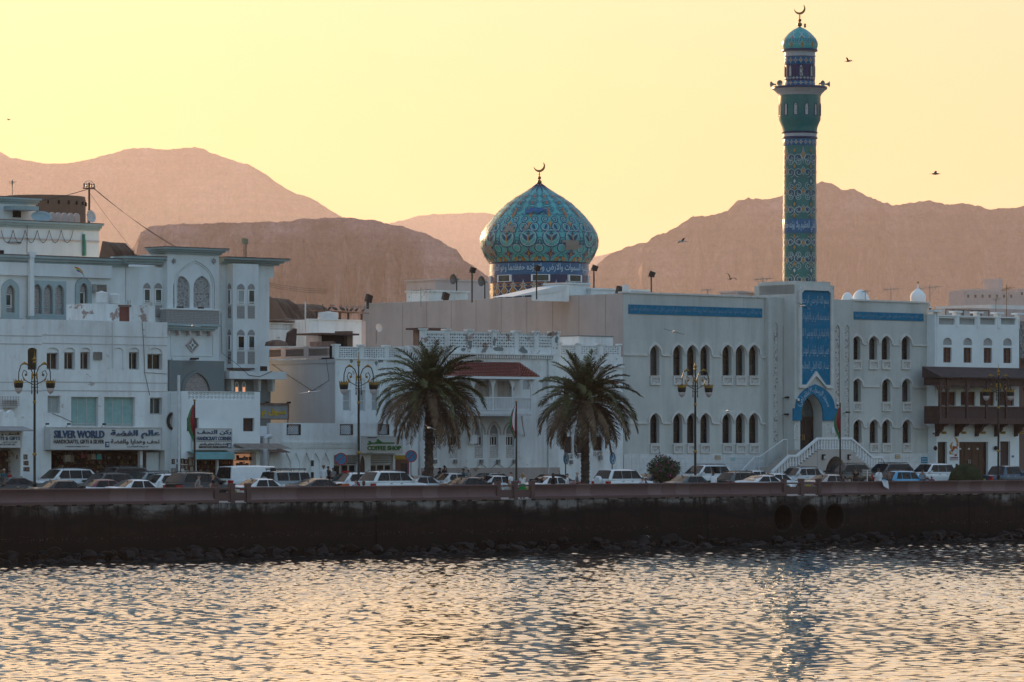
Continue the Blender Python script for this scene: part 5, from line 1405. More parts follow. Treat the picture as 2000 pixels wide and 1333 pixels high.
UP.part('crossarm', MB().box(-0.6,0.6,-0.05,0.05,zp-0.55,zp-0.45), WOOD)
for k in (-0.5,-0.25,0.25,0.5): UP.part('insulator', MB().lathe([(0.05,0),(0.10,0.1),(0.05,0.2),(0.09,0.3),(0.02,0.36)],8,(k,0,zp-0.42)), GREYM)
UP.part('wire_hoop', MB().tube([(0.6*math.cos(R(a)),0,zp-0.45+0.6*math.sin(R(a))) for a in range(0,181,20)],0.02,5), GREYM)
def wire(a, bb, sag, label, r=0.02):
    th_pts = [Vector(a).lerp(Vector(bb), i/24)-Vector((0,0,sag*4*(i/24)*(1-i/24))) for i in range(25)]
    o = MB().tube([p-Vector(a) for p in th_pts], r, 4).build('overhead_wire', CABLE); o.location = a
    return tag(o, label, 'wire', 'wires strung from the utility pole')
ptop = P(UP.s0, 70, UP.zb+zp-0.2)
for k in range(3): wire(ptop+Vector((0.2*k,0,-0.12*k)), P(S(640,75),75,ZP(640,565+4*k,75)), 2.2, 'thin power line running from the utility pole down right past the mesa', 0.014)
for k in range(2): wire(ptop+Vector((0.1*k,0,-0.3)), P(S(-120,66),66,ZP(-120,402+4*k,66)), 0.6, 'thin power line running from the utility pole to left edge', 0.014)
wire(ptop+Vector((0,0,-0.6)), P(S(262,60),60,ZP(262,492,60)), 0.1, 'steep guy wire from the utility pole to the mansion roof', 0.016)
# ================================================================ corner handicraft shop
H = Bld('corner_shop', 'white two-storey corner shop with pierced parapet above the HANDICRAFT CORNER sign', 'building', 354, 26.4)
xr = H.x(508); zt = H.z(430,765)
wq = [rect(*H.r(365,388,816.5,843)), rect(*H.r(475,497,817,843))]
sh = rect(H.x(384),H.x(500),0.02,H.z(440,884))
lq = H.r(367,497,766,781)
H.part('wall', MB().holed(rect(0,xr,-0.4,zt), wq+[sh,rect(*lq)], 0.0, 0.35).box(0,H.x(384)-0.002,0.36,7,-0.4,lq[2]-0.3).box(H.x(500)+0.002,xr,0.36,7,-0.4,lq[2]-0.3).box(H.x(384)-0.002,H.x(500)+0.002,0.36,7,H.z(440,884)+0.002,lq[2]-0.3).box(0,xr,6.6,7,-0.4,lq[2]-0.3)
       .box(0,0.2,0.36,7,lq[2]-0.29,zt-0.01).box(xr-0.2,xr,0.36,7,lq[2]-0.29,zt-0.01), WHITE_NEW)
mb = lattice(MB(), lq[0]+0.003, lq[1]-0.003, lq[2]+0.003, lq[3]-0.003, 18, 2, 0.08, 0.22, 0.82, 0.75)
dxl, dzl = (lq[1]-lq[0])/18, (lq[3]-lq[2])/2
for i in range(18):
    for j in range(2):
        cx, cz = lq[0]+dxl*(i+0.5), lq[2]+dzl*(j+0.5)
        for k in range(4):
            a = math.pi/4+k*math.pi/2; mb.prism([(cx+0.02,cz),(cx+dxl*0.36*math.cos(a)+0.04,cz+dzl*0.36*math.sin(a)),(cx+dxl*0.36*math.cos(a)-0.04,cz+dzl*0.36*math.sin(a)),(cx-0.02,cz)],0.10,0.18)
tag(H.part('pierced_block', mb, WHITE_NEW), kind='stuff')
for o in wq: H.window(inset(o,0.01), 0.20, WOOD, plain('brown_shutter_inside',(0.05,0.03,0.027),0.6), 0.07, (), (0.42,))
H.part('side_return', MB().box(H.x(327,1.2),-0.003,1.2,6,-0.4,zt-0.02), CREAM)
H.part('vent_pipe', MB().tube([(H.x(347.5),-0.1,0),(H.x(347.5),-0.1,H.z(347,733))],0.10,8), PIPEW)
H.part('wreath', MB().tube([(H.x(336,1.2)+0.42*math.cos(R(a)),1.1,H.z(336,823,1.2)+0.55*math.sin(R(a))) for a in range(0,360,24)]+[(H.x(336,1.2)+0.42,1.1,H.z(336,823,1.2))],0.12,5), BLACK)
HS = Bld('corner_shop_sign', 'white HANDICRAFT CORNER shop sign with dark letters', 'sign', 381.6, 25.9, zb=ZP(417,879,25.9))
x1 = HS.x(453); hS = HS.z(417,837)
HS.part('sign_box', MB().box(0,x1,0,0.42,0,hS), SIGNG); HS.part('sign_rim', MB().ring(rect(0,x1,0,hS), inset(rect(0,x1,0,hS),0.06), -0.03, -0.002), ALU); HS.part('sign_bar', MB().box(0.06,x1-0.06,-0.012,-0.002,HS.z(417,863),HS.z(417,862)), GREYM)
def hst(*a, **k): return sgt(*a, SGN=HS, **k)
hst(arabic('ركن التحف'), 385,451,840,850, SBLUE, 0.02, 0.05); hst('HANDICRAFT CORNER', 384,451.5,853,860.5, SBLUE, 0.02, 0.04); hst(arabic('تحف وهدايا وعطور والبخور'), 389,442,864.5,871, SDARK, 0.012, 0.02); hst('HANDICRAFTS & GIFTS, PERFUMES & BAKHOOR', 388,442,871.5,876.5, SDARK, 0.012, 0.02)
q = HS.r(443,451,866,876); em = HS.part('emblem', MB().box(q[0],q[1],-0.03,-0.002,q[2],q[3]), SBLUE); HS.part('emblem_mark', MB().box(q[0]+0.07,q[1]-0.07,-0.045,-0.031,q[2]+0.08,q[2]+0.15).tube([(q[0]+0.1,-0.045,q[3]-0.15),(q[1]-0.1,-0.045,q[3]-0.15)],0.06,6), SIGNG, em)
q = H.r(380,458.5,885.5,897.5,-0.9)
H.part('canvas_awning', MB().add([(q[0],-0.003,q[3]+0.15),(q[1],-0.003,q[3]+0.15),(q[1],-0.9,q[3]),(q[0],-0.9,q[3]),(q[0],-0.92,q[2]),(q[1],-0.92,q[2])],[(0,1,2,3),(3,2,5,4)]), plain('teal_canvas',(0.16,0.36,0.38),0.8))
def corrugated(bl, a, c, y_hi, y_lo, d0, d1, name='corrugated_awning', mat=None):
    x0, x1 = bl.x(a,d0), bl.x(c,d0); z0 = bl.z((a+c)/2,y_hi,d0); z1 = bl.z((a+c)/2,y_lo,d1); n = int((x1-x0)/0.12)*2
    vs = []; 
    for i in range(n+1):
        x = x0+(x1-x0)*i/n; o_ = 0.03 if i%2 else -0.03; vs += [(x,d0,z0+o_),(x,d1,z1+o_)]
    return bl.part(name, MB().add(vs,[(2*i,2*i+2,2*i+3,2*i+1) for i in range(n)]), mat or CORR)
corrugated(H, 456, 543, 867, 876, -0.01, -1.5)
H.part('awning_beam', MB().box(H.x(456,-1.4),H.x(540,-1.4),-1.45,-1.35,H.z(500,878,-1.4),H.z(500,876.8,-1.4)), WHITEP)
shelf(H, 386,430, 899,930, 1.4, 4, 55, 'dark shelves of souvenirs below the teal canvas awning', 5); shelf(H, 434,456, 899,930, 1.5, 4, 30, 'narrow dark shelf right of white post under canvas awning', 6)
shelf(H, 461,497, 886,912, 0.5, 2, 26, 'warm lit shop display below the corrugated awning', 7, True)
H.part('shop_back', MB().box(H.x(384),H.x(500),3.0,3.1,0,H.z(440,884)), SHOPIN); H.part('shop_post', MB().box(H.x(425),H.x(428),0.05,0.25,0,H.z(426,899)), WHITEP)
for k, (px, py, w, h, c) in enumerate(((338,902,5,10,3),(348,900,5,7,3),(356,901,6,10,3),(363,902,6,10,3),(372,902,9,17,0),(356,912,7,7,0),(364,914,7,10,3),(374,917,10,14,3),(349,916,8,18,3),(339,920,8,10,8))):
    x0,x1,z0,z1 = H.r(px-w/2,px+w/2,py-h/2,py+h/2,-0.05)
    th = thing('picture_frame', ['dark carved frame hung outside the corner shop','tan carved frame hung outside the corner shop','grey framed mirror low outside the corner shop'][{3:0,0:1,8:2}[c]], 'picture frame', P(H.s0+x0,H.t-0.05,H.zb+z0), ROT, 'frames hung outside the corner shop' if c != 8 else None)
    MB().ring(rect(0,x1-x0,0,z1-z0), inset(rect(0,x1-x0,0,z1-z0),0.06), -0.05,0.03).build('frame', GOODS[c], th); MB().box(0.05,x1-x0-0.05,-0.01,0.02,0.05,z1-z0-0.05).build('picture', GOODS[4], th)
# souq sign
SQ = Bld('market_sign', 'grey hanging market sign with yellow Arabic letters beside corner shop', 'sign', 505, 29.5, zb=ZP(536,820,29.5))
x1 = SQ.x(564); hS = SQ.z(536,790)
SQ.part('sign_board', MB().box(0,x1,0,0.22,0,hS), plain('grey_sign_face',(0.24,0.25,0.25),0.6)); SQ.part('sign_rim', MB().ring(rect(0,x1,0,hS),inset(rect(0,x1,0,hS),0.07),-0.06,-0.002), RUST)
sgt(arabic('سوق م'), 510.5,557,799,815.5, plain('yellow_letter',(0.55,0.36,0.02),0.5), 0.03, 0.06, SGN=SQ)
for px in (513,555): SQ.part('spot_lamp', MB().tube([(SQ.x(px),0,hS),(SQ.x(px),-0.5,hS+0.15)],0.03,4).cbox(SQ.x(px),-0.55,hS+0.12,0.2,0.2,0.15), BLACK)
SQ.part('hanger', MB().box(0,x1+0.1,0.08,0.16,hS+0.002,hS+0.09).tube([(x1,0.1,-0.6),(x1,0.1,hS+0.2)],0.04,5), RUST)
SQ.part('post', MB().box(0.1,0.25,0.23,0.38,-(SQ.zb-3.85),hS), GREYM)

# ================================================================ grey-flanked old house
O = Bld('old_house', 'old white house with grey side wall and blind-arched shutters behind the coffee shop', 'building', 655, 33.4)
xr = O.x(822); zt = O.z(700,702)
ww = [(670,686),(701,714),(726,740.5),(752.5,766.6),(780,796)]
hsO = [rect(*O.r(a,c,762,803)) for a,c in ww]
bl_a = []
for a,c in ww:
    x0,x1,z0,z1 = O.r(a,c,739,759); bl_a.append(arch(x0,x1,z0,z1,z0+(z1-z0)*0.5,'r',5))
O.part('wall', MB().holed(rect(0,xr,-0.4,zt), hsO+bl_a, 0.0, 0.30).box(0,xr,0.31,9.2,-0.4,zt-0.02), WHITE)
for o in bl_a: O.part('blind_arch', MB().prism(inset(o,0.003),0.06,0.2), WHITE_OLD)
for o in hsO:
    o = inset(o,0.01); w_ = O.window(o, 0.14, WHITEP, CURT_G, 0.06, (0.48,), ())
    x0,x1,z0,z1 = bounds(o); g = MB()
    for k in range(1,6): g.tube([(x0+(x1-x0)*k/6,0.10,z0),(x0+(x1-x0)*k/6,0.10,z1)],0.014,4)
    O.part('window_bar', g, PIPEW, w_)
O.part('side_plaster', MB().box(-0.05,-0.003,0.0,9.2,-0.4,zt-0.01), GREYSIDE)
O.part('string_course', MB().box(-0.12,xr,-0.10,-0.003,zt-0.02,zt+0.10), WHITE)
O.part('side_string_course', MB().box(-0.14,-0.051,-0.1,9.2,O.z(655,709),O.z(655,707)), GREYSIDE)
zp0, zp1 = zt+0.10, O.z(700,678)
def parapet_front(bl, spans, y0, y1, nx, nz, ya, yb, zc0, zc1, mat, dy=0.0, caps=True, px_end=None, fill=(0.80,0.62)):
    """pierced block panels between capped piers"""
    edges = [spans[0][0]-8]+[v for s_ in spans for v in s_]+[px_end or spans[-1][1]+8]
    for i in range(0, len(edges), 2):
        xa, xb = bl.x(edges[i],dy), bl.x(edges[i+1],dy)
        p_ = bl.part('parapet_pier', MB().box(xa,xb,dy+ya-0.04,dy+yb+0.04,zc0,zc1+0.06), mat)
        if caps: bl.part('pier_cap', MB().box(xa-0.08,xb+0.08,dy+ya-0.12,dy+yb+0.10,zc1+0.062,zc1+0.18), mat, p_)
    for a,c in spans:
        xa, xb = bl.x(a,dy)+0.003, bl.x(c,dy)-0.003; z_0, z_1 = bl.z((a+c)/2,y1,dy), bl.z((a+c)/2,y0,dy)
        bl.part('parapet_hole_shade', MB().box(xa,xb,dy+yb+0.10,dy+yb+0.16,zc0,zc1-0.05), FORT)  # added dark sheet, shade of the pierced holes put into its colour
        p_ = bl.part('parapet_rail', MB().box(xa,xb,dy+ya,dy+yb,zc0,z_0-0.002).box(xa,xb,dy+ya,dy+yb,z_1+0.002,zc1), mat)
        tag(bl.part('pierced_block', lattice(MB(), xa, xb, z_0, z_1, nx, nz, dy+ya+0.03, dy+yb-0.03, fill, 0.72), mat, p_), kind='stuff')
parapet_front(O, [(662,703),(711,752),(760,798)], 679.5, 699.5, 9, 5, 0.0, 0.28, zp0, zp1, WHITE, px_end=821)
# the same parapet along the grey side, running inland
sp = ob('side_parapet', None, O.root); sp.rotation_euler = (0,0,R(90)); sp.empty_display_size = 0.1
for k in range(3):
    y0_, y1_ = 0.75+k*2.75, 0.75+k*2.75+2.2
    lattice(MB(), y0_, y1_, zp0+0.16, zp1-0.14, 8, 5, -0.02, 0.18, (0.80,0.62), 0.72).build('pierced_block', PINKISH, sp)['kind'] = 'stuff'
    MB().box(y0_,y1_,-0.05,0.20,zp0,zp0+0.158).box(y0_,y1_,-0.05,0.20,zp1-0.138,zp1).build('parapet_rail', PINKISH, sp)
    MB().box(y1_+0.002,y1_+0.548,-0.05,0.24,zp0,zp1+0.06).build('parapet_pier', PINKISH, sp)
O.part('cable', MB().tube([(-0.1,1.0,zp0),(-0.12,0.6,zt-1.6),(-0.12,2.6,zt-2.4),(-0.12,5.5,zt-1.2),(-0.12,7.5,zt-0.3)],0.02,4), CABLE)
for px, py in ((686,705),(741,706),(735,710),(746,704)): O.part('stain_patch', MB().prism([(O.x(px)+0.16*rnd.uniform(0.7,1.2)*math.cos(R(a)),O.z(px,py)+0.18*rnd.uniform(0.6,1.2)*math.sin(R(a))) for a in range(0,360,45)],-0.012,-0.003), CLAD)

# ================================================================ balcony house
K = Bld('balcony_house', 'white balcony house with red tile balcony roof and pierced parapet between the palms', 'building', 816, 31.2)
xr = K.x(1092); zt = K.z(950,690)
bw = [846,885,935,965,996.5]
bh = []
for c in bw:
    x0,x1,z0,z1 = K.r(c-8.2,c+8.2,829,895); bh.append(arch(x0,x1,z0,z1,z0+(z1-z0)*0.72))
dd = [(886,910,744,775.5),(927.5,956,744,775.5),(972,999,745,775.5)]
dh = [rect(*K.r(a,c,y0,y1)) for a,c,y0,y1 in dd]
x0,x1,z0,z1 = K.r(1059,1069,738,761); na = arch(x0,x1,z0,z1,z1-0.3,'r',5)
x0,x1,z0,z1 = K.r(1021,1034,741,761); nb = arch(x0,x1,z0,z1,z1-0.25,'r',5)
K.part('wall', MB().holed(rect(0,xr,-0.4,zt), bh+dh+[na,nb], 0.0, 0.35).box(0,xr,0.36,8.4,-0.4,zt-0.02), WHITE)
for o in (na,nb): K.part('blind_niche', MB().prism(inset(o,0.003),0.12,0.25), GREYSIDE)
K.part('side_plaster', MB().box(-0.05,-0.003,0.1,8.4,O.z(816,678),zt-0.01), WHITE_OLD)
K.part('stone_plinth', MB().box(-0.06,xr,-0.10,-0.003,-0.4,K.z(960,914)), wallmat('worn_plinth',(0.42,0.37,0.34),(0.25,0.18,0.15),0.5,(0.25,0.16,0.13),0.3))
for o in bh:
    x0,x1,z0,z1 = bounds(o)
    zs = z0+(z1-z0)*0.72
    K.part('arch_screen', MB().prism(arch(x0+0.003,x1-0.003,zs,z1-0.003,zs+0.02), 0.12,0.18), SCREEN_T)
    K.part('carved_rail', MB().box(x0,x1,0.10,0.17,z0+(z1-z0)*0.66,zs-0.003), SCREEN_C)
    K.window(rect(x0+0.01,x1-0.01,z0+(z1-z0)*0.36,z0+(z1-z0)*0.655), 0.15, WHITEP, GLASS, 0.07, (), (0.33,0.66))
    K.part('carved_parapet', MB().box(x0,x1,0.06,0.14,z0,z0+(z1-z0)*0.35), SCREEN_C)
    top = o[2:-1]+[o[-1]]; xm = (x0+x1)/2; mb = MB()
    for k in range(len(top)-1):
        q = [(xm+(p[0]-xm)*s_, zs-0.1+(p[1]-zs)*(1+(s_-1)*0.6)+0.06*(s_>1.5)) for s_ in (1.42,1.66) for p in (top[k],top[k+1])]
        mb.prism([q[0],q[1],q[3],q[2]], -0.06, -0.003)
    K.part('window_hood', mb, PINKISH)
for o in dh:
    x0,x1,z0,z1 = bounds(o); d_ = K.part('door', MB().prism(inset(o,0.01),0.18,0.26), plain('pinkish_white_door',(0.50,0.45,0.43),0.6))
    for fx_ in (0.06,0.54):
        for fz in ((0.06,0.42),(0.48,0.70),(0.74,0.95)):
            r_ = rect(x0+(x1-x0)*fx_,x0+(x1-x0)*(fx_+0.40),z0+(z1-z0)*fz[0],z0+(z1-z0)*fz[1]); K.part('door_panel', MB().ring(r_,inset(r_,0.06),0.14,0.179), plain('pinkish_white_door',(0.5,0.45,0.43),0.6), d_)
# dentil cornice and pierced parapet
K.part('cornice', MB().box(K.x(872),K.x(1080),-0.28,-0.003,zt-0.12,zt+0.02), WHITE)
dn = MB(); xx = K.x(873)
while xx < K.x(1078): dn.box(xx,xx+0.11,-0.22,-0.003,zt-0.38,zt-0.123); xx += 0.24
tag(K.part('dentil', dn, WHITE), kind='stuff')
zq1 = K.z(950,649)
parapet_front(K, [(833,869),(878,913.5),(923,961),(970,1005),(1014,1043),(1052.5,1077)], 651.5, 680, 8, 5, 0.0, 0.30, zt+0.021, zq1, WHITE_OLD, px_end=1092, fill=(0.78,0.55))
for px, py, w, h in ((970,682,20,7),(945,685,9,5),(918,672,7,10),(1022,685,14,8),(965,668,5,10),(1086,664,7,8),(905,683,8,5)):
    pts = [(K.x(px)+(w*0.035)*rnd.uniform(0.5,1.1)*math.cos(R(a)),K.z(px,py)+(h*0.04)*rnd.uniform(0.5,1.1)*math.sin(R(a))) for a in range(0,360,36)]
    K.part('peeled_patch', MB().prism(pts,-0.056,-0.043), CLAD)
# balcony
BD = -1.7
bx0, bx1 = K.x(870,BD), K.x(1037.5,BD); fz = K.z(960,803,BD); rz_ = K.z(960,776.5,BD); ez = K.z(960,738,BD)
K.part('balcony_floor', MB().box(bx0,bx1,BD-0.12,-0.003,fz-0.22,fz), WHITEP)
vm = MB(); xx = bx0
while xx < bx1: vm.prism([(xx,fz-0.222),(xx+0.16,fz-0.222),(xx+0.12,fz-0.40),(xx+0.04,fz-0.40)],BD-0.10,BD-0.06); xx += 0.17
tag(K.part('valance', vm, WHITEP), kind='stuff')
K.part('balcony_rail', MB().box(bx0,bx1,BD-0.06,BD+0.05,rz_-0.07,rz_+0.03).box(bx0,bx1,BD-0.05,BD+0.04,fz+0.08,fz+0.15), WHITEP)
slat = MB().box(-0.036,0.036,-0.02,0.02,0,rz_-fz-0.22).mesh('railing_slat', WHITEP)
xx = bx0+0.1
while xx < bx1: ob('railing_slat', slat, K.root, (xx,BD,fz+0.15)); xx += 0.155
for k in range(10): ob('railing_slat', slat, K.root, (bx1-0.05,BD+0.17*(k+0.5),fz+0.15)).rotation_euler = (0,0,R(90))
K.part('balcony_rail_side', MB().box(bx1-0.1,bx1,BD+0.05,-0.003,rz_-0.07,rz_+0.03), WHITEP)
for px in (887,924,962.5,1000.8,1037.0):
    xc = K.x(px,BD); c_ = K.part('balcony_column', MB().tube([(xc,BD,fz),(xc,BD,ez-0.05)],0.065,8), WHITEP)
    K.part('bracket', MB().prism([(xc-0.06,ez-0.75),(xc+0.06,ez-0.75),(xc+0.18,ez-0.5),(xc+0.24,ez-0.38),(xc+0.36,ez-0.12),(xc+0.36,ez-0.06),(xc-0.36,ez-0.06),(xc-0.36,ez-0.12),(xc-0.24,ez-0.38),(xc-0.18,ez-0.5)],BD-0.05,BD+0.05), WHITEP, c_)
K.part('eave_board', MB().box(bx0-0.45,bx1+0.35,BD-0.5,BD-0.42,ez-0.10,ez+0.10).box(bx1+0.27,bx1+0.35,BD-0.419,-0.003,ez-0.10,ez+0.10).box(bx0-0.45,bx1+0.26,BD-0.419,-0.003,ez-0.03,ez+0.0), WHITEP)
# hipped tile roof in courses
rx0, rx1, rzt = K.x(885,-0.1), K.x(1015,-0.1), K.z(950,709,-0.1)
e0, e1 = bx0-0.5, bx1+0.42
NR = 9
for j in range(NR):
    f0, f1 = j/NR, (j+1)/NR; mb = MB()
    def rp(f, u): 
        xa = e0+(rx0-e0)*f; xb = e1+(rx1-e1)*f; return (xa+(xb-xa)*u, BD-0.52+(-0.05-(BD-0.52))*f, ez+0.10+(rzt-ez-0.10)*f)
    n = 34
    for i in range(n):
        a, b_, c, d = rp(f0,i/n), rp(f0,(i+1)/n), rp(f1+0.01,(i+1)/n), rp(f1+0.01,i/n)
        m0 = rp(f0,(i+0.5)/n); m1 = rp(f1+0.01,(i+0.5)/n); up_ = 0.075
        mb.add([(a[0],a[1],a[2]+0.09),(m0[0],m0[1],m0[2]+0.09+up_),(b_[0],b_[1],b_[2]+0.09),(c[0],c[1],c[2]),(m1[0],m1[1],m1[2]+up_),(d[0],d[1],d[2])],[(0,1,4,5),(1,2,3,4)])
        mb.add([(a[0],a[1],a[2]),(a[0],a[1],a[2]+0.09),(b_[0],b_[1],b_[2]+0.09),(b_[0],b_[1],b_[2])],[(0,3,2,1)])
    K.part('tile_course', mb, TILERED)
K.part('hip_end', MB().add([(e1,BD-0.52,ez+0.1),(e1,-0.05,ez+0.1),(rx1,-0.05,rzt),(e1,BD-0.52,ez+0.16),(rx1,-0.05,rzt+0.08)],[(0,1,2)]), TILERED)
for px in (936,1021):
    a_ = (K.x(px-1,BD),BD+0.1,fz-0.3); b_ = (K.x(px+3,0)-(0.0),-0.05,K.z(px,852)); K.part('strut', MB().tube([a_,b_],0.07,5), WHITEP)
for px in (848,887,938,971,1003): K.part('meter_box', MB().cbox(K.x(px),-0.14,K.z(px,902),0.24,0.2,0.30), GREYM)
K.part('cable', MB().tube([(K.x(905),-0.05,K.z(905,912)),(K.x(925),-0.05,K.z(925,918)),(K.x(938),-0.05,K.z(938,905)),(K.x(955),-0.05,K.z(955,919)),(K.x(971),-0.05,K.z(971,904)),(K.x(988),-0.05,K.z(988,919)),(K.x(1003),-0.05,K.z(1003,904))],0.02,4), CABLE)
K.part('downpipe', MB().tube([(K.x(1070),-0.08,0.2),(K.x(1070),-0.08,zt)],0.055,6).tube([(K.x(819),-0.08,0.2),(K.x(819),-0.08,zt)],0.06,6), PIPEW)
q = K.r(917,932,850,867,-0.3); K.part('sign_board', MB().ring(rect(*q),inset(rect(*q),0.06),-0.36,-0.30).box(q[0]+0.05,q[1]-0.05,-0.34,-0.31,q[2]+0.05,q[3]-0.05), WHITEP)
SB = thing('roof_hut', 'small rusty roof hut with sloped lid on the balcony house', 'roof hut', P(S(845,36),36,3.85+zt), ROT)
MB().box(-0.8,0.8,0,1.4,0,ZP(845,645,36)-3.85-zt).build('wall', RUST, SB); MB().box(-1.3,1.2,-0.3,1.7,ZP(845,644.8,36)-3.85-zt,ZP(845,641,36)-3.85-zt).build('lid', WOOD, SB)

# ================================================================ narrow house joining the mosque
C = Bld('narrow_house', 'narrow white house with dark shutters between balcony house and mosque', 'building', 1092, 32.4)
xr = C.x(1218)-0.08; zt = C.z(1150,696)
cw = [(1101,1113,747,783),(1132,1143,749,783),(1167,1181,752,776),(1102,1117,853,886),(1127,1140,853,886),(1159,1176,853,881)]
ch = [rect(*C.r(*w_)) for w_ in cw]
C.part('wall', MB().holed(rect(0,xr,-0.4,zt), ch, 0.0, 0.3).box(0,xr,0.31,6,-0.4,zt-0.02), WHITE)
for o in ch: C.window(inset(o,0.01), 0.12, WOOD, plain('brown_shutter_inside',(0.05,0.03,0.027),0.6), 0.08, (0.5,), (0.5,))
for a,c,y0,y1 in cw[3:]:
    q = C.r(a,c,y1+1,y1+10); C.part('carved_sill', MB().box(q[0],q[1],-0.06,-0.003,q[2],q[3]), SCREEN_C)
C.part('cornice', MB().box(0,xr,-0.16,-0.003,C.z(1190,718.5),C.z(1190,715)), WHITE)
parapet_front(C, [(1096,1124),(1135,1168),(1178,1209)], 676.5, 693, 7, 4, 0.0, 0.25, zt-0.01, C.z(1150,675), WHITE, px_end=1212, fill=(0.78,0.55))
CB = thing('roof_block', 'plain white roof block above the narrow house', 'roof block', P(S(1130,35),35,3.85+zt), ROT)
MB().box(0,S(1197,35)-S(1130,35),0,3.5,0,ZP(1165,658,35)-3.85-zt).build('wall', WHITE, CB); MB().box(-0.05,S(1197,35)-S(1130,35)+0.05,-0.05,3.55,ZP(1165,658,35)-3.85-zt,ZP(1165,656,35)-3.85-zt).build('coping', CLAD, CB)
bq = C.r(1160,1200,783,806,-0.9); C.part('small_balcony', MB().box(bq[0],bq[1],-0.9,-0.003,bq[2]-0.15,bq[2]).box(bq[0],bq[1],-0.9,-0.84,bq[2],bq[3]), WHITEP)
q = C.r(1164,1200,740,748,-0.7); C.part('tile_canopy', MB().add([(q[0],-0.003,q[3]),(q[1],-0.003,q[3]),(q[1]+0.2,-1.0,q[2]),(q[0]-0.2,-1.0,q[2]),(q[0],-0.003,q[3]-0.1),(q[1]+0.2,-1.0,q[2]-0.1),(q[0]-0.2,-1.0,q[2]-0.1)],[(0,1,2,3),(3,2,5,6)]), TILERED)
C.part('meter_box', MB().cbox(C.x(1171),-0.12,C.z(1171,895),0.3,0.2,0.3).cbox(C.x(1114),-0.12,C.z(1114,903),0.22,0.2,0.3), GREYM)

# ================================================================ low row of shops with coffee sign
L = Bld('shop_row', 'low whitewashed shop row with pointed niches and lattice openings below old house', 'building', 526, 28.6)
xr = L.x(816); zt = L.z(650,827)
lo = [rect(*L.r(560,587,829,850)), rect(*L.r(664,689,829,850)), rect(*L.r(738,760,829,850))]
nich = []
for c in (560,578,598.5,617,636):
    x0,x1,z0,z1 = L.r(c-8.4,c+8.4,884,912); nich.append([(x0,z0-1.0),(x1,z0-1.0),(x1,z0+(z1-z0)*0.35),((x0+x1)/2,z1),(x0,z0+(z1-z0)*0.35)])
shops = [rect(L.x(652),L.x(699),0.02,L.z(676,889)), rect(L.x(724),L.x(768),0.02,L.z(745,889))]
L.part('wall', MB().holed(rect(0,xr,-0.4,zt), lo+nich+shops, 0.0, 0.3).box(0,xr,3.6,4.2,-0.4,zt-0.2).box(0,L.x(650),0.31,3.5,-0.4,zt-1.05).box(0,xr,0.31,4,L.z(676,886),L.z(676,852)), WHITE)
for k, o in enumerate(nich): L.part('niche_back', MB().prism(inset(o,0.004),0.14,0.29), WHITE_NEW if k%2 else WHITE)
for o in lo:
    x0,x1,z0,z1 = bounds(o); f = L.part('lattice_frame', MB().ring(o,inset(o,0.05),-0.03,0.12), BLACK)
    mb = MB(); n = 7
    for k in range(-n,n*2):
        for sg in (-1,1):
            a0 = x0+(x1-x0)*k/n; 
            # clip a diagonal bar to the opening
            h_ = z1-z0; pts = []
            for i in range(9):
                u = i/8; xx = a0+sg*h_*u; 
                if x0+0.04 <= xx <= x1-0.04: pts.append((xx,0.06+0.012*sg,z0+h_*u))
            if len(pts) > 1: mb.tube([pts[0],pts[-1]],0.022,4)
    tag(L.part('lattice_bar', mb, BLACK, f), kind='stuff')
for k in range(4): L.part('brick_course', MB().box(L.x(548),L.x(700),-0.05-0.015*(k%2),-0.003,L.z(620,864+3.2*k)-0.055,L.z(620,864+3.2*k)+0.03), WHITE)
def shutter(o, dy=0.25):
    x0,x1,z0,z1 = bounds(o); zt_ = z1; mb = MB()
    for k in range(4): mb.box(x0+0.02,x1-0.02,dy-0.2+0.03*(k%2),dy,zt_-0.16*(k+1)+0.01,zt_-0.16*k-0.01)
    L.part('roller_shutter', mb, GREYM)
    w_ = x1-x0
    fr_ = L.part('shop_front', MB().ring(rect(x0+0.02,x1-0.02,z0,zt_-0.68),inset(rect(x0+0.02,x1-0.02,z0,zt_-0.68),0.09),dy,dy+0.08).box(x0+w_*0.32,x0+w_*0.38,dy+0.01,dy+0.07,z0,zt_-0.7).box(x0+w_*0.66,x0+w_*0.72,dy+0.01,dy+0.07,z0,zt_-0.7), ALU)
    L.part('pane', MB().box(x0+0.08,x1-0.08,dy+0.02,dy+0.05,z0+0.05,zt_-0.75), GLASS, fr_); L.part('shop_interior', MB().box(x0,x1,2.6,2.7,z0,z1), SHOPIN)
for o in shops: shutter(o)
for px in (703,772): 
    o = arch(L.x(px),L.x(px+9),0.0,L.z(px,890),1.6,'p',5); L.part('dark_arch_door', MB().prism(o,-0.03,-0.003), WOOD)
CS = Bld('coffee_sign', 'pale COFFEE SHOP sign with green letters partly behind the left palm', 'sign', 705, 27.9, zb=ZP(745,886,27.9))
x1 = CS.x(786); hS = CS.z(745,852.5)
CS.part('sign_box', MB().box(0,x1,0,0.5,0,hS), SIGNG); CS.part('sign_rim', MB().ring(rect(0,x1,0,hS),inset(rect(0,x1,0,hS),0.05),-0.02,-0.002), ALU)
GRN = plain('green_sign_letter',(0.03,0.15,0.03),0.5)
sgt('COFFEE SHOP', 717,783,871,880, GRN, 0.035, 0.05, SGN=CS); sgt('ALKABI AND STORE', 717,735,853.8,856, SDARK, 0.02, 0.01, SGN=CS)
q = lambda px,py: (CS.x(px), CS.z(px,py))
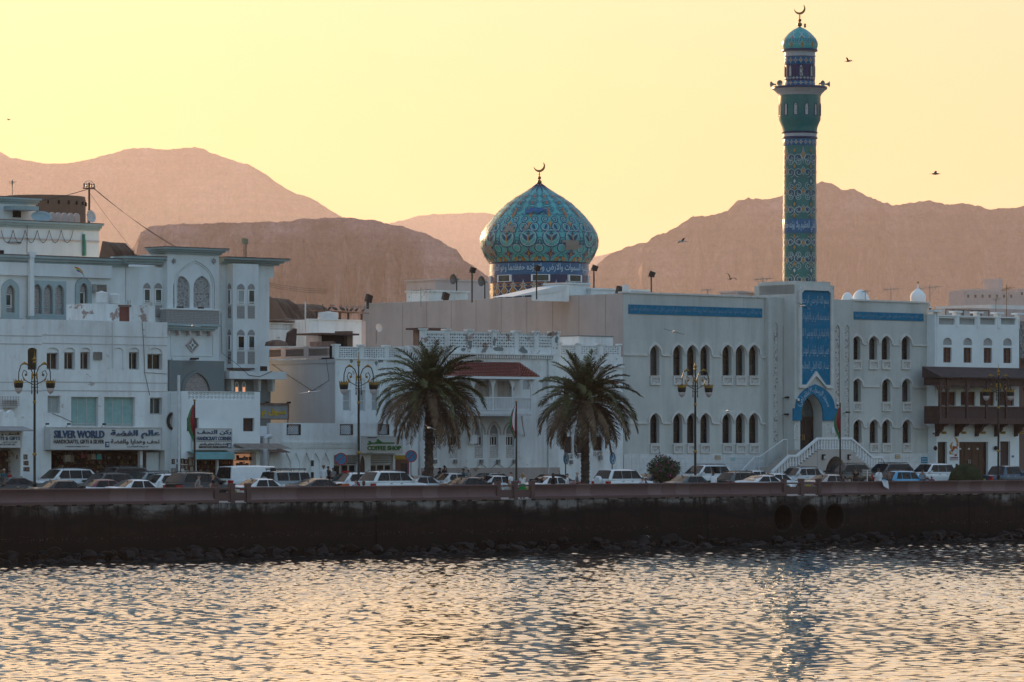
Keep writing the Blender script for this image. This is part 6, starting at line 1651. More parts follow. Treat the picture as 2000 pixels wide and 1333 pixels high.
CS.part('sign_emblem', MB().prism([q(716.5,868),q(719,869.3),q(723,868.8),q(726,867.5),q(770,867),q(770,864.5),q(747,864.3),q(742,861),q(738,857.8),q(735,859.5),q(737,861),q(733,864.3),q(726,864.8),q(722,861.5),q(718.5,861.5),q(721,864.5),q(719,866)][::-1],-0.04,-0.003), GRN)
CS.part('sign_strip', MB().box(CS.x(716),CS.x(728),-0.02,-0.003,CS.z(722,884.3),CS.z(722,883.4)), GRN)
# corner pipe and awning between the corner shop and the row
L.part('flue_pipe', MB().tube([(L.x(513),-0.3,0),(L.x(513),-0.3,L.z(513,856)),(L.x(517),-0.3,L.z(517,853)),(L.x(524),-0.3,L.z(524,853))],0.17,8), PIPEW)
corrugated(L, 516, 548, 877, 884, -0.02, -1.2, 'tin_awning', RUST)
BOOTH = thing('phone_booth', 'small yellow kiosk with pink side behind the cars near coffee shop', 'kiosk', P(S(789,25.5),25.5,gz(25.5)), ROT)
MB().box(-0.42,0.42,0,0.5,0,2.2).build('cabinet', plain('kiosk_brown',(0.16,0.07,0.05),0.6), BOOTH); MB().box(-0.45,0.45,-0.05,0.55,2.202,2.5).build('head_panel', plain('kiosk_yellow',(0.42,0.26,0.02),0.6), BOOTH); MB().box(0.421,0.50,-0.02,0.5,0.3,2.0).build('side_panel', plain('kiosk_pink',(0.40,0.08,0.22),0.6), BOOTH); MB().box(-0.3,0.3,-0.03,-0.002,1.1,1.9).build('screen_panel', BLACK, BOOTH)

# ================================================================ white house with brown balcony (right)
W = Bld('white_house', 'bright white house with dark wooden balcony at the right end', 'building', 1830, 36.0)
xr = W.x(1990.5); zt = W.z(1905,636)
par = [(1833.6,1865),(1873,1905),(1913,1944),(1952,1983)]
zp1 = W.z(1905,620)
cen = [1850.7,1890.3,1929.6,1968]
wh = []; slot = [rect(*W.r(a,c,622,634.5)) for a,c in par]
na = []
for k, c in enumerate(cen):
    y_ = 0.4*k
    x0,x1,z0,z1 = W.r(c-8.7,c+8.7,660+y_,674.5+y_); na.append(arch(x0,x1,z0,z1,z0+(z1-z0)*0.35,'r',7))
    wh.append(rect(*W.r(c-8.2,c+8.2,679+y_,708.5+y_)))
mid_w = [(1838.7,1867),(1876.5,1905),(1914,1942),(1952,1980.5)]
mw = [rect(*W.r(a,c,765.5,793)) for a,c in mid_w]
doors = [(1831.5,1850,863.5),(1873.5,1930,863.5),(1953.5,1973,862.5)]
dh = [rect(W.x(a),W.x(c),0.02,W.z((a+c)/2,y)) for a,c,y in doors]
W.part('wall', MB().holed(rect(0,xr,-0.4,zp1), slot+na+wh+mw+dh, 0.0, 0.40).box(0,xr,0.9,9,-0.4,zt-0.5).box(0,0.25,0.41,9,-0.4,zp1-0.02).box(xr-0.25,xr,0.41,9,-0.4,zp1-0.02), WHITE_NEW)
for o in slot: W.part('slot_screen', MB().prism(inset(o,0.004),0.18,0.24), plain('grey_mesh',(0.33,0.34,0.33),0.8))
for k in range(5):
    px = 1827+k*40.5; x0, x1 = W.x(px), W.x(px+5.5); W.part('parapet_pier', MB().box(max(0.0,x0),min(x1,xr),-0.06,0.46,zt-0.2,zp1+0.35), WHITE_NEW); W.part('pier_cap', MB().box(x0-0.3,x1+0.3,-0.2,0.6,zp1+0.352,zp1+0.50), WHITE_NEW)
for a,c in par: W.part('parapet_cap', MB().box(W.x(a)-0.1,W.x(c)+0.1,-0.12,0.5,zp1+0.002,zp1+0.10), WHITE_NEW)
for o in na: W.part('blind_arch', MB().prism(inset(o,0.004),0.10,0.2), plain('grey_mesh',(0.33,0.34,0.33),0.8))
def shuttered(o, y):
    x0,x1,z0,z1 = bounds(o)
    f = W.part('shutter', MB().ring(inset(o,0.01),inset(o,0.09),y,y+0.08).box((x0+x1)/2-0.04,(x0+x1)/2+0.04,y+0.01,y+0.07,z0+0.09,z1-0.09), WOOD)
    for i in range(2):
        a0 = x0+0.09+(x1-x0)/2*i; a1 = (x0+x1)/2-0.05+((x1-x0)/2-0.04)*i
        lv = MB()
        for k in range(9):
            zz = z0+0.1+(z1-z0-0.2)*k/9; lv.add([(a0,y+0.02,zz),(a1,y+0.02,zz),(a1,y+0.06,zz+(z1-z0-0.2)/9),(a0,y+0.06,zz+(z1-z0-0.2)/9)],[(0,1,2,3)])
        W.part('shutter_leaf', lv, WOOD_RED if i else plain('dark_red_shutter',(0.075,0.03,0.022),0.55), f)
for o in wh+mw: shuttered(o, 0.16)
DGL = glass('shop_glass_brown', (0.035,0.020,0.018))
for o, pm in zip(dh, (GLASS, DGL, plain('brown_panel_door',(0.07,0.04,0.037),0.7))): W.window(inset(o,0.01), 0.24, BRONZE, pm, 0.08, (), (0.25,0.5,0.75) if pm is DGL else ())
W.part('door_pull', MB().tube([(W.x(1895),0.18,0.8),(W.x(1895),0.18,1.9)],0.025,5).tube([(W.x(1898),0.18,0.8),(W.x(1898),0.18,1.9)],0.025,5), ALU)
for px in (1879,1896,1913): W.part('window_notice', MB().cbox(W.x(px),0.215,W.z(px,877),0.25,0.01,0.14), SIGNG)
W.part('side_wall', MB().box(-0.05,-0.003,0.02,1.0,-0.4,zp1-0.02).box(-0.22,-0.051,0.05,1.0,W.z(1830,832),W.z(1830,614)), WHITE_NEW)
# balcony
WD = -1.75
b0, b1 = W.x(1834,WD), W.x(2022,WD)
zf, zr2, zb_top, zv0, zrt = W.z(1905,828,WD), W.z(1905,794,WD), W.z(1905,754,WD), W.z(1905,737,WD), W.z(1905,718,0.0)
W.part('balcony_beam', MB().box(b0,b1,WD-0.05,-0.003,zf-0.02,zf+0.45), WOOD)
for k in range(5):
    a0 = W.x(1850+38.4*(k-1)+3,WD) if k else b0+0.1; a1 = W.x(1850+38.4*k-3,WD)
    if k == 0: a1 = W.x(1850-3,WD)
    W.part('balcony_panel', MB().box(a0,a1,WD+0.02,WD+0.08,zf+0.452,zr2-0.1), screenmat('brown_lattice_%d' % k,(0.075,0.04,0.035),(0.025,0.016,0.015),9.0))
W.part('balcony_rail', MB().box(b0,b1,WD-0.06,WD+0.08,zr2-0.1,zr2).box(b0,b0+0.12,WD+0.081,-0.003,zr2-0.1,zr2).box(b0,b0+0.06,WD+0.082,-0.003,zf+0.452,zr2-0.102), WOOD)
for px in (1836,1850,1888.4,1926.8,1965.2,2003.6):
    xc = W.x(px,WD); c_ = W.part('balcony_post', MB().box(xc-0.11,xc+0.11,WD-0.08,WD+0.12,zf+0.451,zv0), WOOD)
    for sg in (-1,1): W.part('bracket', MB().prism([(xc+sg*0.112,zb_top-0.75),(xc+sg*0.20,zb_top-0.7),(xc+sg*0.18,zb_top-0.45),(xc+sg*0.32,zb_top-0.32),(xc+sg*0.30,zb_top-0.18),(xc+sg*0.5,zb_top-0.02),(xc+sg*0.112,zb_top-0.02)][::sg],WD-0.04,WD+0.06), WOOD, c_)
W.part('valance_board', MB().box(b0-0.02,b1,WD+0.0,WD+0.10,zb_top,zv0).box(b0-0.02,b0+0.06,WD+0.101,-0.003,zb_top,zv0), WOOD)
W.part('balcony_roof', MB().add([(b0-0.25,-0.003,zrt),(b1+0.2,-0.003,zrt),(b1+0.3,WD-0.45,zv0),(b0-0.3,WD-0.45,zv0),(b0-0.25,-0.003,zv0-0.05),(b1+0.2,-0.003,zv0-0.05),(b1+0.3,WD-0.45,zv0-0.12),(b0-0.3,WD-0.45,zv0-0.12)],[(0,1,2,3),(7,6,5,4),(3,2,6,7),(0,3,7,4),(1,5,6,2)]), plain('brown_felt_roof',(0.060,0.042,0.042),0.85,var=0.2))
for px in (1823,1861.5,1900.5,1938.5,1977):
    xc = W.x(px,-0.6); 
    W.part('corbel', MB().add([],[]).prism([(0,0),(0.0,-1.1),(0.25,-1.05),(0.3,-0.85),(0.75,-0.55),(0.85,-0.30),(1.3,-0.15),(1.5,0)][::-1],-0.14,0.14).xform(Matrix.Translation((W.x(px+5),-0.003,zf-0.022))@Matrix.Rotation(R(-90),4,'Z')), WOOD)
for k, px in enumerate((1843.3,1882,1920,1958.5,1996)):
    x0,x1,z0,z1 = W.r(px-5,px+5,843,848); p_ = W.part('number_plate', MB().box(x0,x1,-0.04,-0.003,z0,z1), plain('plate_yellow',(0.42,0.25,0.02),0.6)); lettering(str(85+k), x0+0.12,x1-0.12,z0+0.04,z1-0.04,-0.045, SDARK, p_, 0.02, 0)
# shop emblem: curling flame in red, ochre and white with a name strip
def blobshape(pts, y, mat, name, par=None): return W.part(name, MB().prism([(W.x(1720+a/4.76), W.z(1720+a/4.76, 700+b_/4.76)) for a,b_ in pts][::-1], y, -0.003), mat, par)
EO, ER, EW = plain('emblem_ochre',(0.50,0.22,0.03),0.5), plain('emblem_red',(0.33,0.05,0.02),0.5), SIGNG
e_ = blobshape([(682,732),(705,745),(720,775),(722,810),(708,838),(694,850),(706,815),(706,785),(696,755)], -0.05, EO, 'emblem')
blobshape([(655,790),(668,780),(660,805),(662,830),(685,850),(672,860),(650,842),(643,815)], -0.06, EO, 'emblem_stroke', e_); blobshape([(672,815),(700,822),(718,850),(700,858),(665,870),(648,862),(668,845)], -0.07, ER, 'emblem_stroke', e_)
blobshape([(690,838),(718,848),(715,862),(680,868),(662,880),(690,882),(716,872),(712,888),(676,896),(655,885),(668,864)], -0.08, EW, 'emblem_stroke', e_); blobshape([(640,862),(655,878),(652,895),(638,888)], -0.05, EO, 'emblem_stroke', e_); blobshape([(686,900),(700,892),(712,900),(700,910),(686,908)], -0.05, ER, 'emblem_stroke', e_)
nq = [(643,916),(718,916),(718,949),(643,949)]; st_ = blobshape(nq, -0.05, plain('name_strip',(0.42,0.38,0.38),0.5), 'name_strip'); blobshape([(650,920),(714,920),(714,930),(650,930)],-0.055,plain('name_maroon',(0.20,0.05,0.09),0.5),'strip_print',st_)
for px, py in ((1824,876),(1942,876)): W.part('wall_lamp', MB().lathe([(0.02,-0.2),(0.16,-0.1),(0.18,0.05),(0.08,0.2)],8,(W.x(px),-0.18,W.z(px,py))), BLACK)
cctv(W, 1819, 846, 0.0)
W.part('small_sign', MB().box(W.x(1976),W.x(1980),-0.03,-0.003,W.z(1978,894),W.z(1978,890)), PLATE_BL)
PX_ = thing('roof_plant', 'grey panelled plant boxes standing on the white house roof', 'roof plant', P(S(1847,41),41,3.85+zt-0.5), ROT)
for k in range(5):
    a, c = 1846+k*17.4, 1846+k*17.4+16; x0, x1 = S(a,41)-S(1847,41), S(c,41)-S(1847,41); z0,z1 = 0, ZP(1890,605,41)-(3.85+zt-0.5)
    p_ = MB().box(x0,x1,0,1.5,z0,z1).build('panel_box', plain('plant_grey',(0.40,0.38,0.36),0.7), PX_); MB().ring(rect(x0,x1,z1-1.5,z1),inset(rect(x0,x1,z1-1.5,z1),0.08),-0.05,-0.002).build('panel_frame', RUST, p_)
# edge building beyond
E2 = Bld('edge_house', 'red-brown walled house cut by the right photo edge', 'building', 1991, 36.6)
E2.part('wall', MB().box(0,12,0,8,-0.4,E2.z(1995,630)), wallmat('redbrown_render',(0.20,0.12,0.10),(0.12,0.07,0.06),0.3)); E2.part('upper_wall', MB().box(0.02,12,-0.05,-0.003,E2.z(1995,700),E2.z(1995,628)), SCREEN_T)
E2.part('balcony', MB().box(0.2,12,-1.0,-0.06,E2.z(1995,705),E2.z(1995,700)), RUST)

# ================================================================ far things beyond the roofs
def far_house(label, px0, px1, py0, t, depth=8, mat=CREAM, zb=3.8, windows=(), rot=None):
    b_ = Bld('far_house', label, 'building', px0, t, zb)
    b_.part('wall', MB().box(0,b_.x(px1),0,depth,-0.5 if zb < 50 else -14,b_.z((px0+px1)/2,py0)), mat)
    for a,c,y0,y1 in windows:
        q = b_.r(a,c,y0,y1); b_.part('window', MB().box(q[0],q[1],-0.05,-0.003,q[2],q[3]), GLASS_T)
    return b_
RH2 = far_house('white roof terrace with pierced parapet left of the old house', 527, 600, 645, 46, 6, WHITE, windows=((578,588,666,676),))
tag(RH2.part('pierced_block', lattice(MB(), RH2.x(527), RH2.x(568), RH2.z(550,645), RH2.z(550,633), 14, 3, 0.05, 0.2, 0.7, 0.7), WHITE), kind='stuff'); RH2.part('parapet_cap', MB().box(0,RH2.x(600),-0.1,0.3,RH2.z(550,632.8),RH2.z(550,631)), WHITE)
RH2.part('roof_sheet', MB().box(0,RH2.x(575),-0.3,4,RH2.z(550,628),RH2.z(550,626.5)), RUST)
R3 = far_house('plain white roof house below the pigeon shelter', 603, 706, 626, 44, 6, WHITE)
R3.part('coping', MB().box(0,R3.x(706),-0.1,0.3,R3.z(650,625.8),R3.z(650,624)), WHITE); R3.part('pink_end', MB().box(R3.x(706)+0.003,R3.x(714),0,4,-0.4,R3.z(706,628)), PINKISH)
water_tank(621,660,609.5,627,45,'broad white water tank under the pigeon shelter')
PS = Bld('pigeon_shelter', 'flat rusty sheet roof shelter with pigeons above the old house', 'shelter', 617, 45.5, zb=3.8+R3.z(650,626))
PS.part('roof_sheet', MB().add([(PS.x(616),-0.5,PS.z(616,606)),(PS.x(713),-0.5,PS.z(713,612)),(PS.x(713),2.5,PS.z(713,611)),(PS.x(616),2.5,PS.z(616,605)),(PS.x(616),-0.5,PS.z(616,607.4)),(PS.x(713),-0.5,PS.z(713,613.6))],[(0,1,2,3),(4,5,1,0)]), RUST)
for px in (618,664,680,706): PS.part('post', MB().box(PS.x(px),PS.x(px)+0.12,0,0.12,-0.5,PS.z(px,608+ (px-616)*0.06)), WOOD)
SH2 = Bld('roof_shelter', 'dark open roof shelter with slanted sheet behind the old house parapet', 'shelter', 622, 39.0, zb=3.85+O.z(700,702))
SH2.part('roof_sheet', MB().box(SH2.x(618),SH2.x(692),-0.6,2.5,SH2.z(655,655),SH2.z(655,651.5)), WOOD); SH2.part('dark_opening', MB().box(SH2.x(628),SH2.x(678),0.4,0.5,-0.3,SH2.z(655,655.2)), DARKIN); SH2.part('end_wall', MB().box(SH2.x(678)+0.003,SH2.x(689),0,1.5,-0.4,SH2.z(683,647)), FORT); SH2.part('end_wall', MB().box(SH2.x(622),SH2.x(628),0,1.5,-0.4,SH2.z(625,656)), PINKISH)
SH2.part('tarpaulin', MB().add([(SH2.x(605),-1,SH2.z(605,678)),(SH2.x(613),-1,SH2.z(613,668)),(SH2.x(636),-1,SH2.z(636,667)),(SH2.x(643),-1,SH2.z(643,676)),(SH2.x(605),0,SH2.z(605,678)),(SH2.x(613),0.5,SH2.z(613,668)),(SH2.x(636),0.5,SH2.z(636,667)),(SH2.x(660),0,SH2.z(660,675))],[(0,3,2,1),(1,2,6,5),(2,3,7,6),(0,1,5,4)]), RUST)
CL = thing('roof_lumber', 'brown wooden board leaning behind the grey parapet', 'board', P(S(560,36),36,ZP(560,676,36)), ROT); MB().prism([(0,0),(0.9,0),(1.0,1.3),(0.75,1.35),(0.2,1.0)],0,0.25).build('board', WOOD, CL); MB().lathe([(0.9,0),(0.8,0.3),(0.3,0.45),(0.01,0.45)],12,(-0.6,0.5,0)).build('drum_lid', RUST, CL)
mp = thing('flag_mast', 'thin pale bare mast left of the white roof house', 'mast', P(S(596.5,43),43,ZP(596,650,43)), ROT); MB().tube([(0,0,0),(0,0,ZP(596,590,43)-ZP(596,650,43))],0.06,6).build('mast', PIPEW, mp)
# brown fort remnant and rocks behind
def crag(label, prof, t, seed, mat=FORT):
    rs = np.random.RandomState(seed); n = 90; pxs = np.linspace(prof[0][0],prof[-1][0],n); ys = np.interp(pxs,[p[0] for p in prof],[p[1] for p in prof])+0.8*vnoise(rs,n,5)
    vs = []; K_ = 9
    for k in range(K_):
        for px, y in zip(pxs, ys):
            s = S(px,t); z = ZZ(y,s,t); f = k/(K_-1)
            p = P(s, t-10*f+rs.uniform(-0.4,0.4)*(k > 0), 3.5+(z-3.5)*(1-f**1.6)); vs.append(p)
    b0_ = P(S(prof[0][0],t),t,3.5); back = [P(S(px,t+6),t+6,3.5) for px in pxs]
    base = len(vs); vs += back
    fs = [(k*n+i,(k+1)*n+i,(k+1)*n+i+1,k*n+i+1) for k in range(K_-1) for i in range(n-1)]+[(i,i+1,base+i+1,base+i) for i in range(n-1)]
    o = MB().add([v-b0_ for v in vs], fs).build('rock_outcrop', mat); o.location = b0_
    return tag(o, label, 'rock')
crag('dark brown rock outcrop rising behind the mansion roof on the left', [(190,520),(200,471),(225,474),(247,476),(250,494),(268,497),(290,520)], 110, 5)
crag('dark brown fort rock right of the mansion above white roofs', [(515,640),(524,577),(533,582),(565,585),(568,593),(610,595),(630,597),(640,606),(652,640)], 120, 6)
crag('low dark rock ridge between mansion and old house', [(500,640),(527,625),(560,622),(600,624),(640,630),(700,640)], 100, 7)
# rooftop structures of the mosque
zr = M.zb+TOPZ-0.55
def roof_box(label, a, c, y0, t, d, mat, name='roof_room'):
    b_ = Bld(name, label, 'roof room', a, t, zr); b_.part('wall', MB().box(0,b_.x(c),0,d,0,b_.z((a+c)/2,y0)), mat); b_.part('coping', MB().box(-0.12,b_.x(c)+0.12,-0.12,d+0.1,b_.z((a+c)/2,y0)+0.002,b_.z((a+c)/2,y0)+0.14), mat); return b_
roof_box('low white stair head at the left of the mosque roof', 838, 914, 571, 64, 3, WHITE); roof_box('pinkish roof room left of the mosque dome', 851, 955, 550, 70, 4, PINKISH)
roof_box('white roof cabin right below the dome', 1112, 1152, 556, 44, 3, CREAM); roof_box('long low white roof room right of the dome', 1155, 1268, 568, 43.5, 3, CREAM); roof_box('low roof room beside the minaret base, left', 1440, 1497, 573, 40.5, 2, PINKISH)
TT = Bld('roof_canopy', 'sloping pale canvas canopy in front of the dome', 'canopy', 1040, 43.0, zr)
TT.part('canvas', MB().add([(TT.x(998),0,TT.z(998,580)),(TT.x(1085),0,TT.z(1085,560)),(TT.x(1115),0,TT.z(1115,556)),(TT.x(1085),0,TT.z(1085,572)),(TT.x(998),2.5,TT.z(998,580)),(TT.x(1085),2.5,TT.z(1085,560)),(TT.x(1115),2.5,TT.z(1115,556))],[(0,3,1),(1,3,2),(0,1,5,4),(1,2,6,5)]), CREAM)
TT.part('side_sheet', MB().prism([(TT.x(1040),0),(TT.x(1112),0),(TT.x(1112),TT.z(1112,559)),(TT.x(1085),TT.z(1085,563)),(TT.x(1040),TT.z(1040,575))],0.05,0.12), WHITE)
for px, y0, lab, t_ in ((922,532,'floodlight on a tall pole left of the mosque dome',50),(1048,528,'floodlight on a pole in front of the mosque dome',41),(1160,528,'floodlight on a pole right of the mosque dome',44),(1272,540,'floodlight on a lone pole above the left mosque wing',42)): floodlight(px, 580, y0, t_, zr, lab)
for px, py, lab, t_ in ((868,585,'squat floodlight on the left mosque roof edge',60),(718,592,'tilted floodlight at the far left mosque corner',68),(992,581,'small floodlight below the dome on the roof edge',52),(1208,566,'small dark floodlight near the roof corner camera',40)):
    z0 = M.zb+TOPZ-0.05; th = thing('floodlight', lab, 'floodlight', P(S(px,t_),t_,z0), ROT, 'roof floodlights on the mosque'); MB().box(-0.3,0.3,-0.15,0.15,0.10,0.75).xform(Matrix.Rotation(R(18),4,'Y')).build('lamp_head', BLACK, th); MB().box(-0.08,0.08,-0.08,0.08,-0.5,0.12).build('bracket', BLACK, th)
cc = thing('roof_camera', 'white security camera on a short post at the mosque roof corner', 'camera', P(S(1222,38.5),38.5,M.zb+TOPZ-0.2), ROT); MB().tube([(0,0,0),(0,0,0.4)],0.05,6).build('post', GREYM, cc); MB().box(-0.25,0.2,-0.15,0.15,0.4,0.95).sphere((0.3,-0.1,0.35),0.16,8).build('camera_body', WHITEP, cc)
for px, py, t_ in ((892,546,68),(947,550,66)):
    z0 = zr; th = thing('roof_loudspeaker', 'grey horn loudspeaker on a post left of the dome, %s one' % ('left' if px < 900 else 'right'), 'loudspeaker', P(S(px,t_),t_,z0), ROT, 'roof horn loudspeakers'); h_ = ZP(px,py,t_)-z0
    MB().tube([(0,0,0),(0,0,h_)],0.06,6).build('post', BLACK, th); MB().lathe([(0.1,0),(0.15,0.3),(0.45,0.6),(0.47,0.62),(0.1,0.25)],12).xform(Matrix.Translation((0.2,0,h_))@Matrix.Rotation(R(-90),4,'Y')).build('horn', GREYM, th)
antenna(1385,580,565,41,'leaning toppled aerial on the left mosque wing',0.5,4,-0.5); antenna(1489,572,541,40.8,'comb aerial near the minaret base',0.9,6); antenna(1740,586,562,42,'wide aerial on the right mosque wing',0.9,5); antenna(1816,600,556,40,'T-shaped aerial at the right mosque corner',1.2,4); antenna(1966,620,556,42,'tall brass-coloured aerial above the white house',0.6,5,0,GOLDM); antenna(822,600,562,47,'tall aerial in front of the pink mosque side',1.0,5); antenna(690,612,598,45.5,'broad aerial on the pigeon shelter roof',1.2,6); antenna(1690,586,567,44,'small aerial right of the white roof domes',0.35,3); antenna(1945,620,580,43,'short bare aerial on the white house roof',0.12,3); antenna(24,390,352,56,'thin bare aerial at the far left roof',0.05,3)
dish(735,641,8,46.5,ZP(735,652,46.5)-0.8,'wire dish ring on the pink mosque side wall', az=0, el=8)
for px, py0, r_, lab in ((1681,566,19,'white hemispherical dome right of the gate, larger one'),(1655,571,13,'white hemispherical dome right behind the gate top, smaller one')):
    t_ = 45; k = DEP(S(px,t_),t_)/FPX; o = MB().lathe([(r_*k,0),(r_*k,0.5)]+[(r_*k*math.cos(R(a)),0.5+(ZP(px,py0,t_)-M.zb-TOPZ+0.05)*math.sin(R(a))) for a in range(0,91,10)],28).build('roof_dome', WHITE_NEW, None, 60); o.location = P(S(px,t_),t_,M.zb+TOPZ-0.55); tag(o, lab, 'dome', 'white roof domes')
t_ = 85; k = DEP(S(1793,t_),t_)/FPX; OD = thing('onion_cupola', 'small white onion cupola with finial behind the right mosque wing', 'dome', P(S(1793,t_),t_,ZP(1793,600,t_)), ROT)
zz = lambda y: ZP(1793,y,t_)-ZP(1793,600,t_); MB().lathe([(15*k,zz(600)),(15*k,zz(586)),(15.4*k,zz(580)),(14*k,zz(575)),(10*k,zz(570)),(5*k,zz(566)),(1.2*k,zz(563)),(0.8*k,zz(556))],24).build('shell', WHITE_NEW, OD, 60); MB().sphere((0,0,zz(552)),2.2*k,10).build('finial', GOLDM, OD)
MB().lathe([(16*k,zz(600)-18),(16*k,zz(600))],24).build('drum', WHITE_NEW, OD)
far_house('pale far house with white parapet behind the white house, right', 1890, 2040, 604, 75, 10, PINKISH); far_house('low pale house between mosque and white house roof', 1822, 1852, 606, 60, 6, CREAM); far_house('pale house with small crenels far right', 1935, 2040, 597, 90, 8, CREAM)
for k, (a,c,y) in enumerate(((1883,1992,570),(1895,1960,566),(1950,1958,545),(1988,2020,565))): far_house(['hazy broad block on the far right hillside','hazy upper storey on the far right block','slim hazy tower above the far right block','hazy block cut by the right photo edge'][k], a, c, y, 1400+6*k, 12, PINKISH, 80.0, windows=[(a+6+i*14,a+10+i*14,y+6,y+12) for i in range(int((c-a-10)//14))])
# ================================================================ sea wall
m, nt, b = new_mat('tidal_concrete')
v = coords(nt); geo = node(nt, 'NewGeometry'); sep = node(nt, 'SeparateXYZ'); nt.links.new(geo.outputs['Position'], sep.inputs[0])
zn = node(nt, 'MapRange'); zn.inputs[1].default_value = 0.0; zn.inputs[2].default_value = 3.5; nt.links.new(sep.outputs[2], zn.inputs[0])
ad = node(nt, 'Math', operation='ADD'); sc = node(nt, 'Math', operation='MULTIPLY_ADD'); sc.inputs[1].default_value = 0.95; sc.inputs[2].default_value = -0.475
nt.links.new(noise(nt, coords(nt,(0.30,0.30,0.8)), 0.7, 9, 0.70), sc.inputs[0]); nt.links.new(zn.outputs[0], ad.inputs[0]); nt.links.new(sc.outputs[0], ad.inputs[1])
base = ramp(nt, ad.outputs[0], [(0.0,(0.006,0.0045,0.004)),(0.40,(0.012,0.008,0.007)),(0.55,(0.022,0.015,0.012)),(0.66,(0.010,0.009,0.009)),(0.76,(0.018,0.015,0.013)),(0.88,(0.060,0.050,0.045)),(0.97,(0.24,0.215,0.20))])
drip = noise(nt, coords(nt,(0.9,0.9,0.22)), 1.2, 8, 0.72)
base = mix(nt, ramp(nt, drip, [(0.48,(0,0,0)),(0.58,(0.9,0.9,0.9))]), base, (0.010,0.008,0.007))
sh_ = noise(nt, v, 9.0, 3, 0.6); band_ = ramp(nt, zn.outputs[0], [(0.30,(0,0,0)),(0.37,(1,1,1)),(0.46,(0,0,0))])
shf = mix(nt, 1.0, ramp(nt, sh_, [(0.60,(0,0,0)),(0.68,(0.8,0.8,0.8))]), band_, 'MULTIPLY')
base = mix(nt, shf, base, (0.16,0.13,0.115))
nt.links.new(base, b.inputs['Base Color']); b.inputs['Roughness'].default_value = 0.9; b.inputs['Specular IOR Level'].default_value = 0.15
bump(nt, b, noise(nt, v, 2.5, 8, 0.7), 0.8, 0.10)
SEAW = m
RIMC = wallmat('worn_culvert_rim',(0.022,0.018,0.016),(0.03,0.025,0.02),0.5)
SW = thing('sea_wall', 'dark algae-stained concrete sea wall with three round culverts at right', 'sea wall', P(0,0,0), ROT)
WT = 3.38
culv = [(S(px,-0.1), ZP(px,py,-0.1)) for px, py in ((1529,1012),(1579.5,1012),(1630,1010))]
joints = [-130,-95,-75] + [S(p,-0.1) for p in (-60,87,215,345,472,600,735,860,992,1122,1250,1382,1500)] + [S(1655,-0.1)] + [S(p,-0.1) for p in (1765,1893,2030,2200)] + [90,130]
for i in range(len(joints)-1):
    a, c = joints[i]+0.012, joints[i+1]-0.012
    hs = []
    for s_, z_ in culv:
        if a < s_ < c: hs.append([(s_+0.97*math.cos(R(k)), z_+0.93*math.sin(R(k))) for k in range(0,360,15)])
    dy = rnd.uniform(-0.03,0.03)
    n = 10
    if hs: mb = MB().holed(rect(a,c,-2.0,WT), hs, -0.1+dy, 0.6)
    else: mb = MB().box(a,c,-0.1+dy,0.6,-2.0,WT)
    mb.build('wall_panel', SEAW, SW)
bk = MB().holed(rect(-130,130,-2.0,WT-0.02), [[(s_+0.99*math.cos(R(k)), z_+0.95*math.sin(R(k))) for k in range(0,360,15)] for s_, z_ in culv], 0.61, 0.66)
bk.build('wall_core', SEAW, SW)
for s_, z_ in culv:
    cp = MB().lathe([(0.96,-0.15),(0.96,4.5),(0.02,4.5)],24).xform(Matrix.Translation((s_,0,z_))@Matrix.Rotation(R(-90),4,'X')).build('culvert_pipe', SEAW, SW, 40)
    MB().lathe([(0.95,-0.15),(1.02,-0.15),(1.02,-0.05),(0.95,-0.05)],24).xform(Matrix.Translation((s_,0,z_))@Matrix.Rotation(R(-90),4,'X')).build('rim', RIMC, cp, 40)
# pale mortar left under some panels
# ---------------------------------------------------------------- parapet of concave precast panels
GRAN = wallmat('pink_grey_precast', (0.185,0.108,0.103), (0.13,0.085,0.08), 0.35, rough=0.75)
GRAN2 = wallmat('paler_precast', (0.225,0.145,0.138), (0.16,0.11,0.10), 0.35, rough=0.75)
GRAND = wallmat('brown_precast', (0.14,0.083,0.076), (0.10,0.07,0.06), 0.30, rough=0.8)
PW_ = 1.335
sec = [(-0.16,0.0),(-0.16,0.20),(-0.10,0.235),(-0.02,0.30),(0.03,0.42),(0.03,0.56),(-0.02,0.72),(-0.10,0.86),(-0.15,0.92),(-0.17,0.95),(-0.17,1.01),(0.22,1.01),(0.22,0.0)]
def panel_mesh(w):
    mb = MB(); n = len(sec); vs = [(x,y,z) for x in (0.0,w) for y,z in sec]
    fs = [(i,(i+1)%n,n+(i+1)%n,n+i) for i in range(n)]
    tri = tessellate_polygon([[Vector((y,z,0)) for y,z in sec]]); fs += [tuple(t) for t in tri]+[tuple(i+n for i in t) for t in tri]
    return mb.add(vs, fs)
gaps = [(423,486),(974,1041),(1533,1601),(2080,2140),(-135,-75)]
runs = [(-170,-135,-75),]
edges = sorted([(S(a,-0.1),S(c,-0.1)) for a,c in gaps])
bounds_ = [-75.0]+[v for e in edges for v in e]+[100.0]
labs = ['pinkish concave parapet run at the far left beyond the frame','pinkish concave parapet run from left edge to first railing','pinkish concave parapet run between first and second railing','pinkish concave parapet run between second and third railing','pinkish concave parapet run right of third railing','pinkish concave parapet run beyond the right edge']
PZ = 3.405
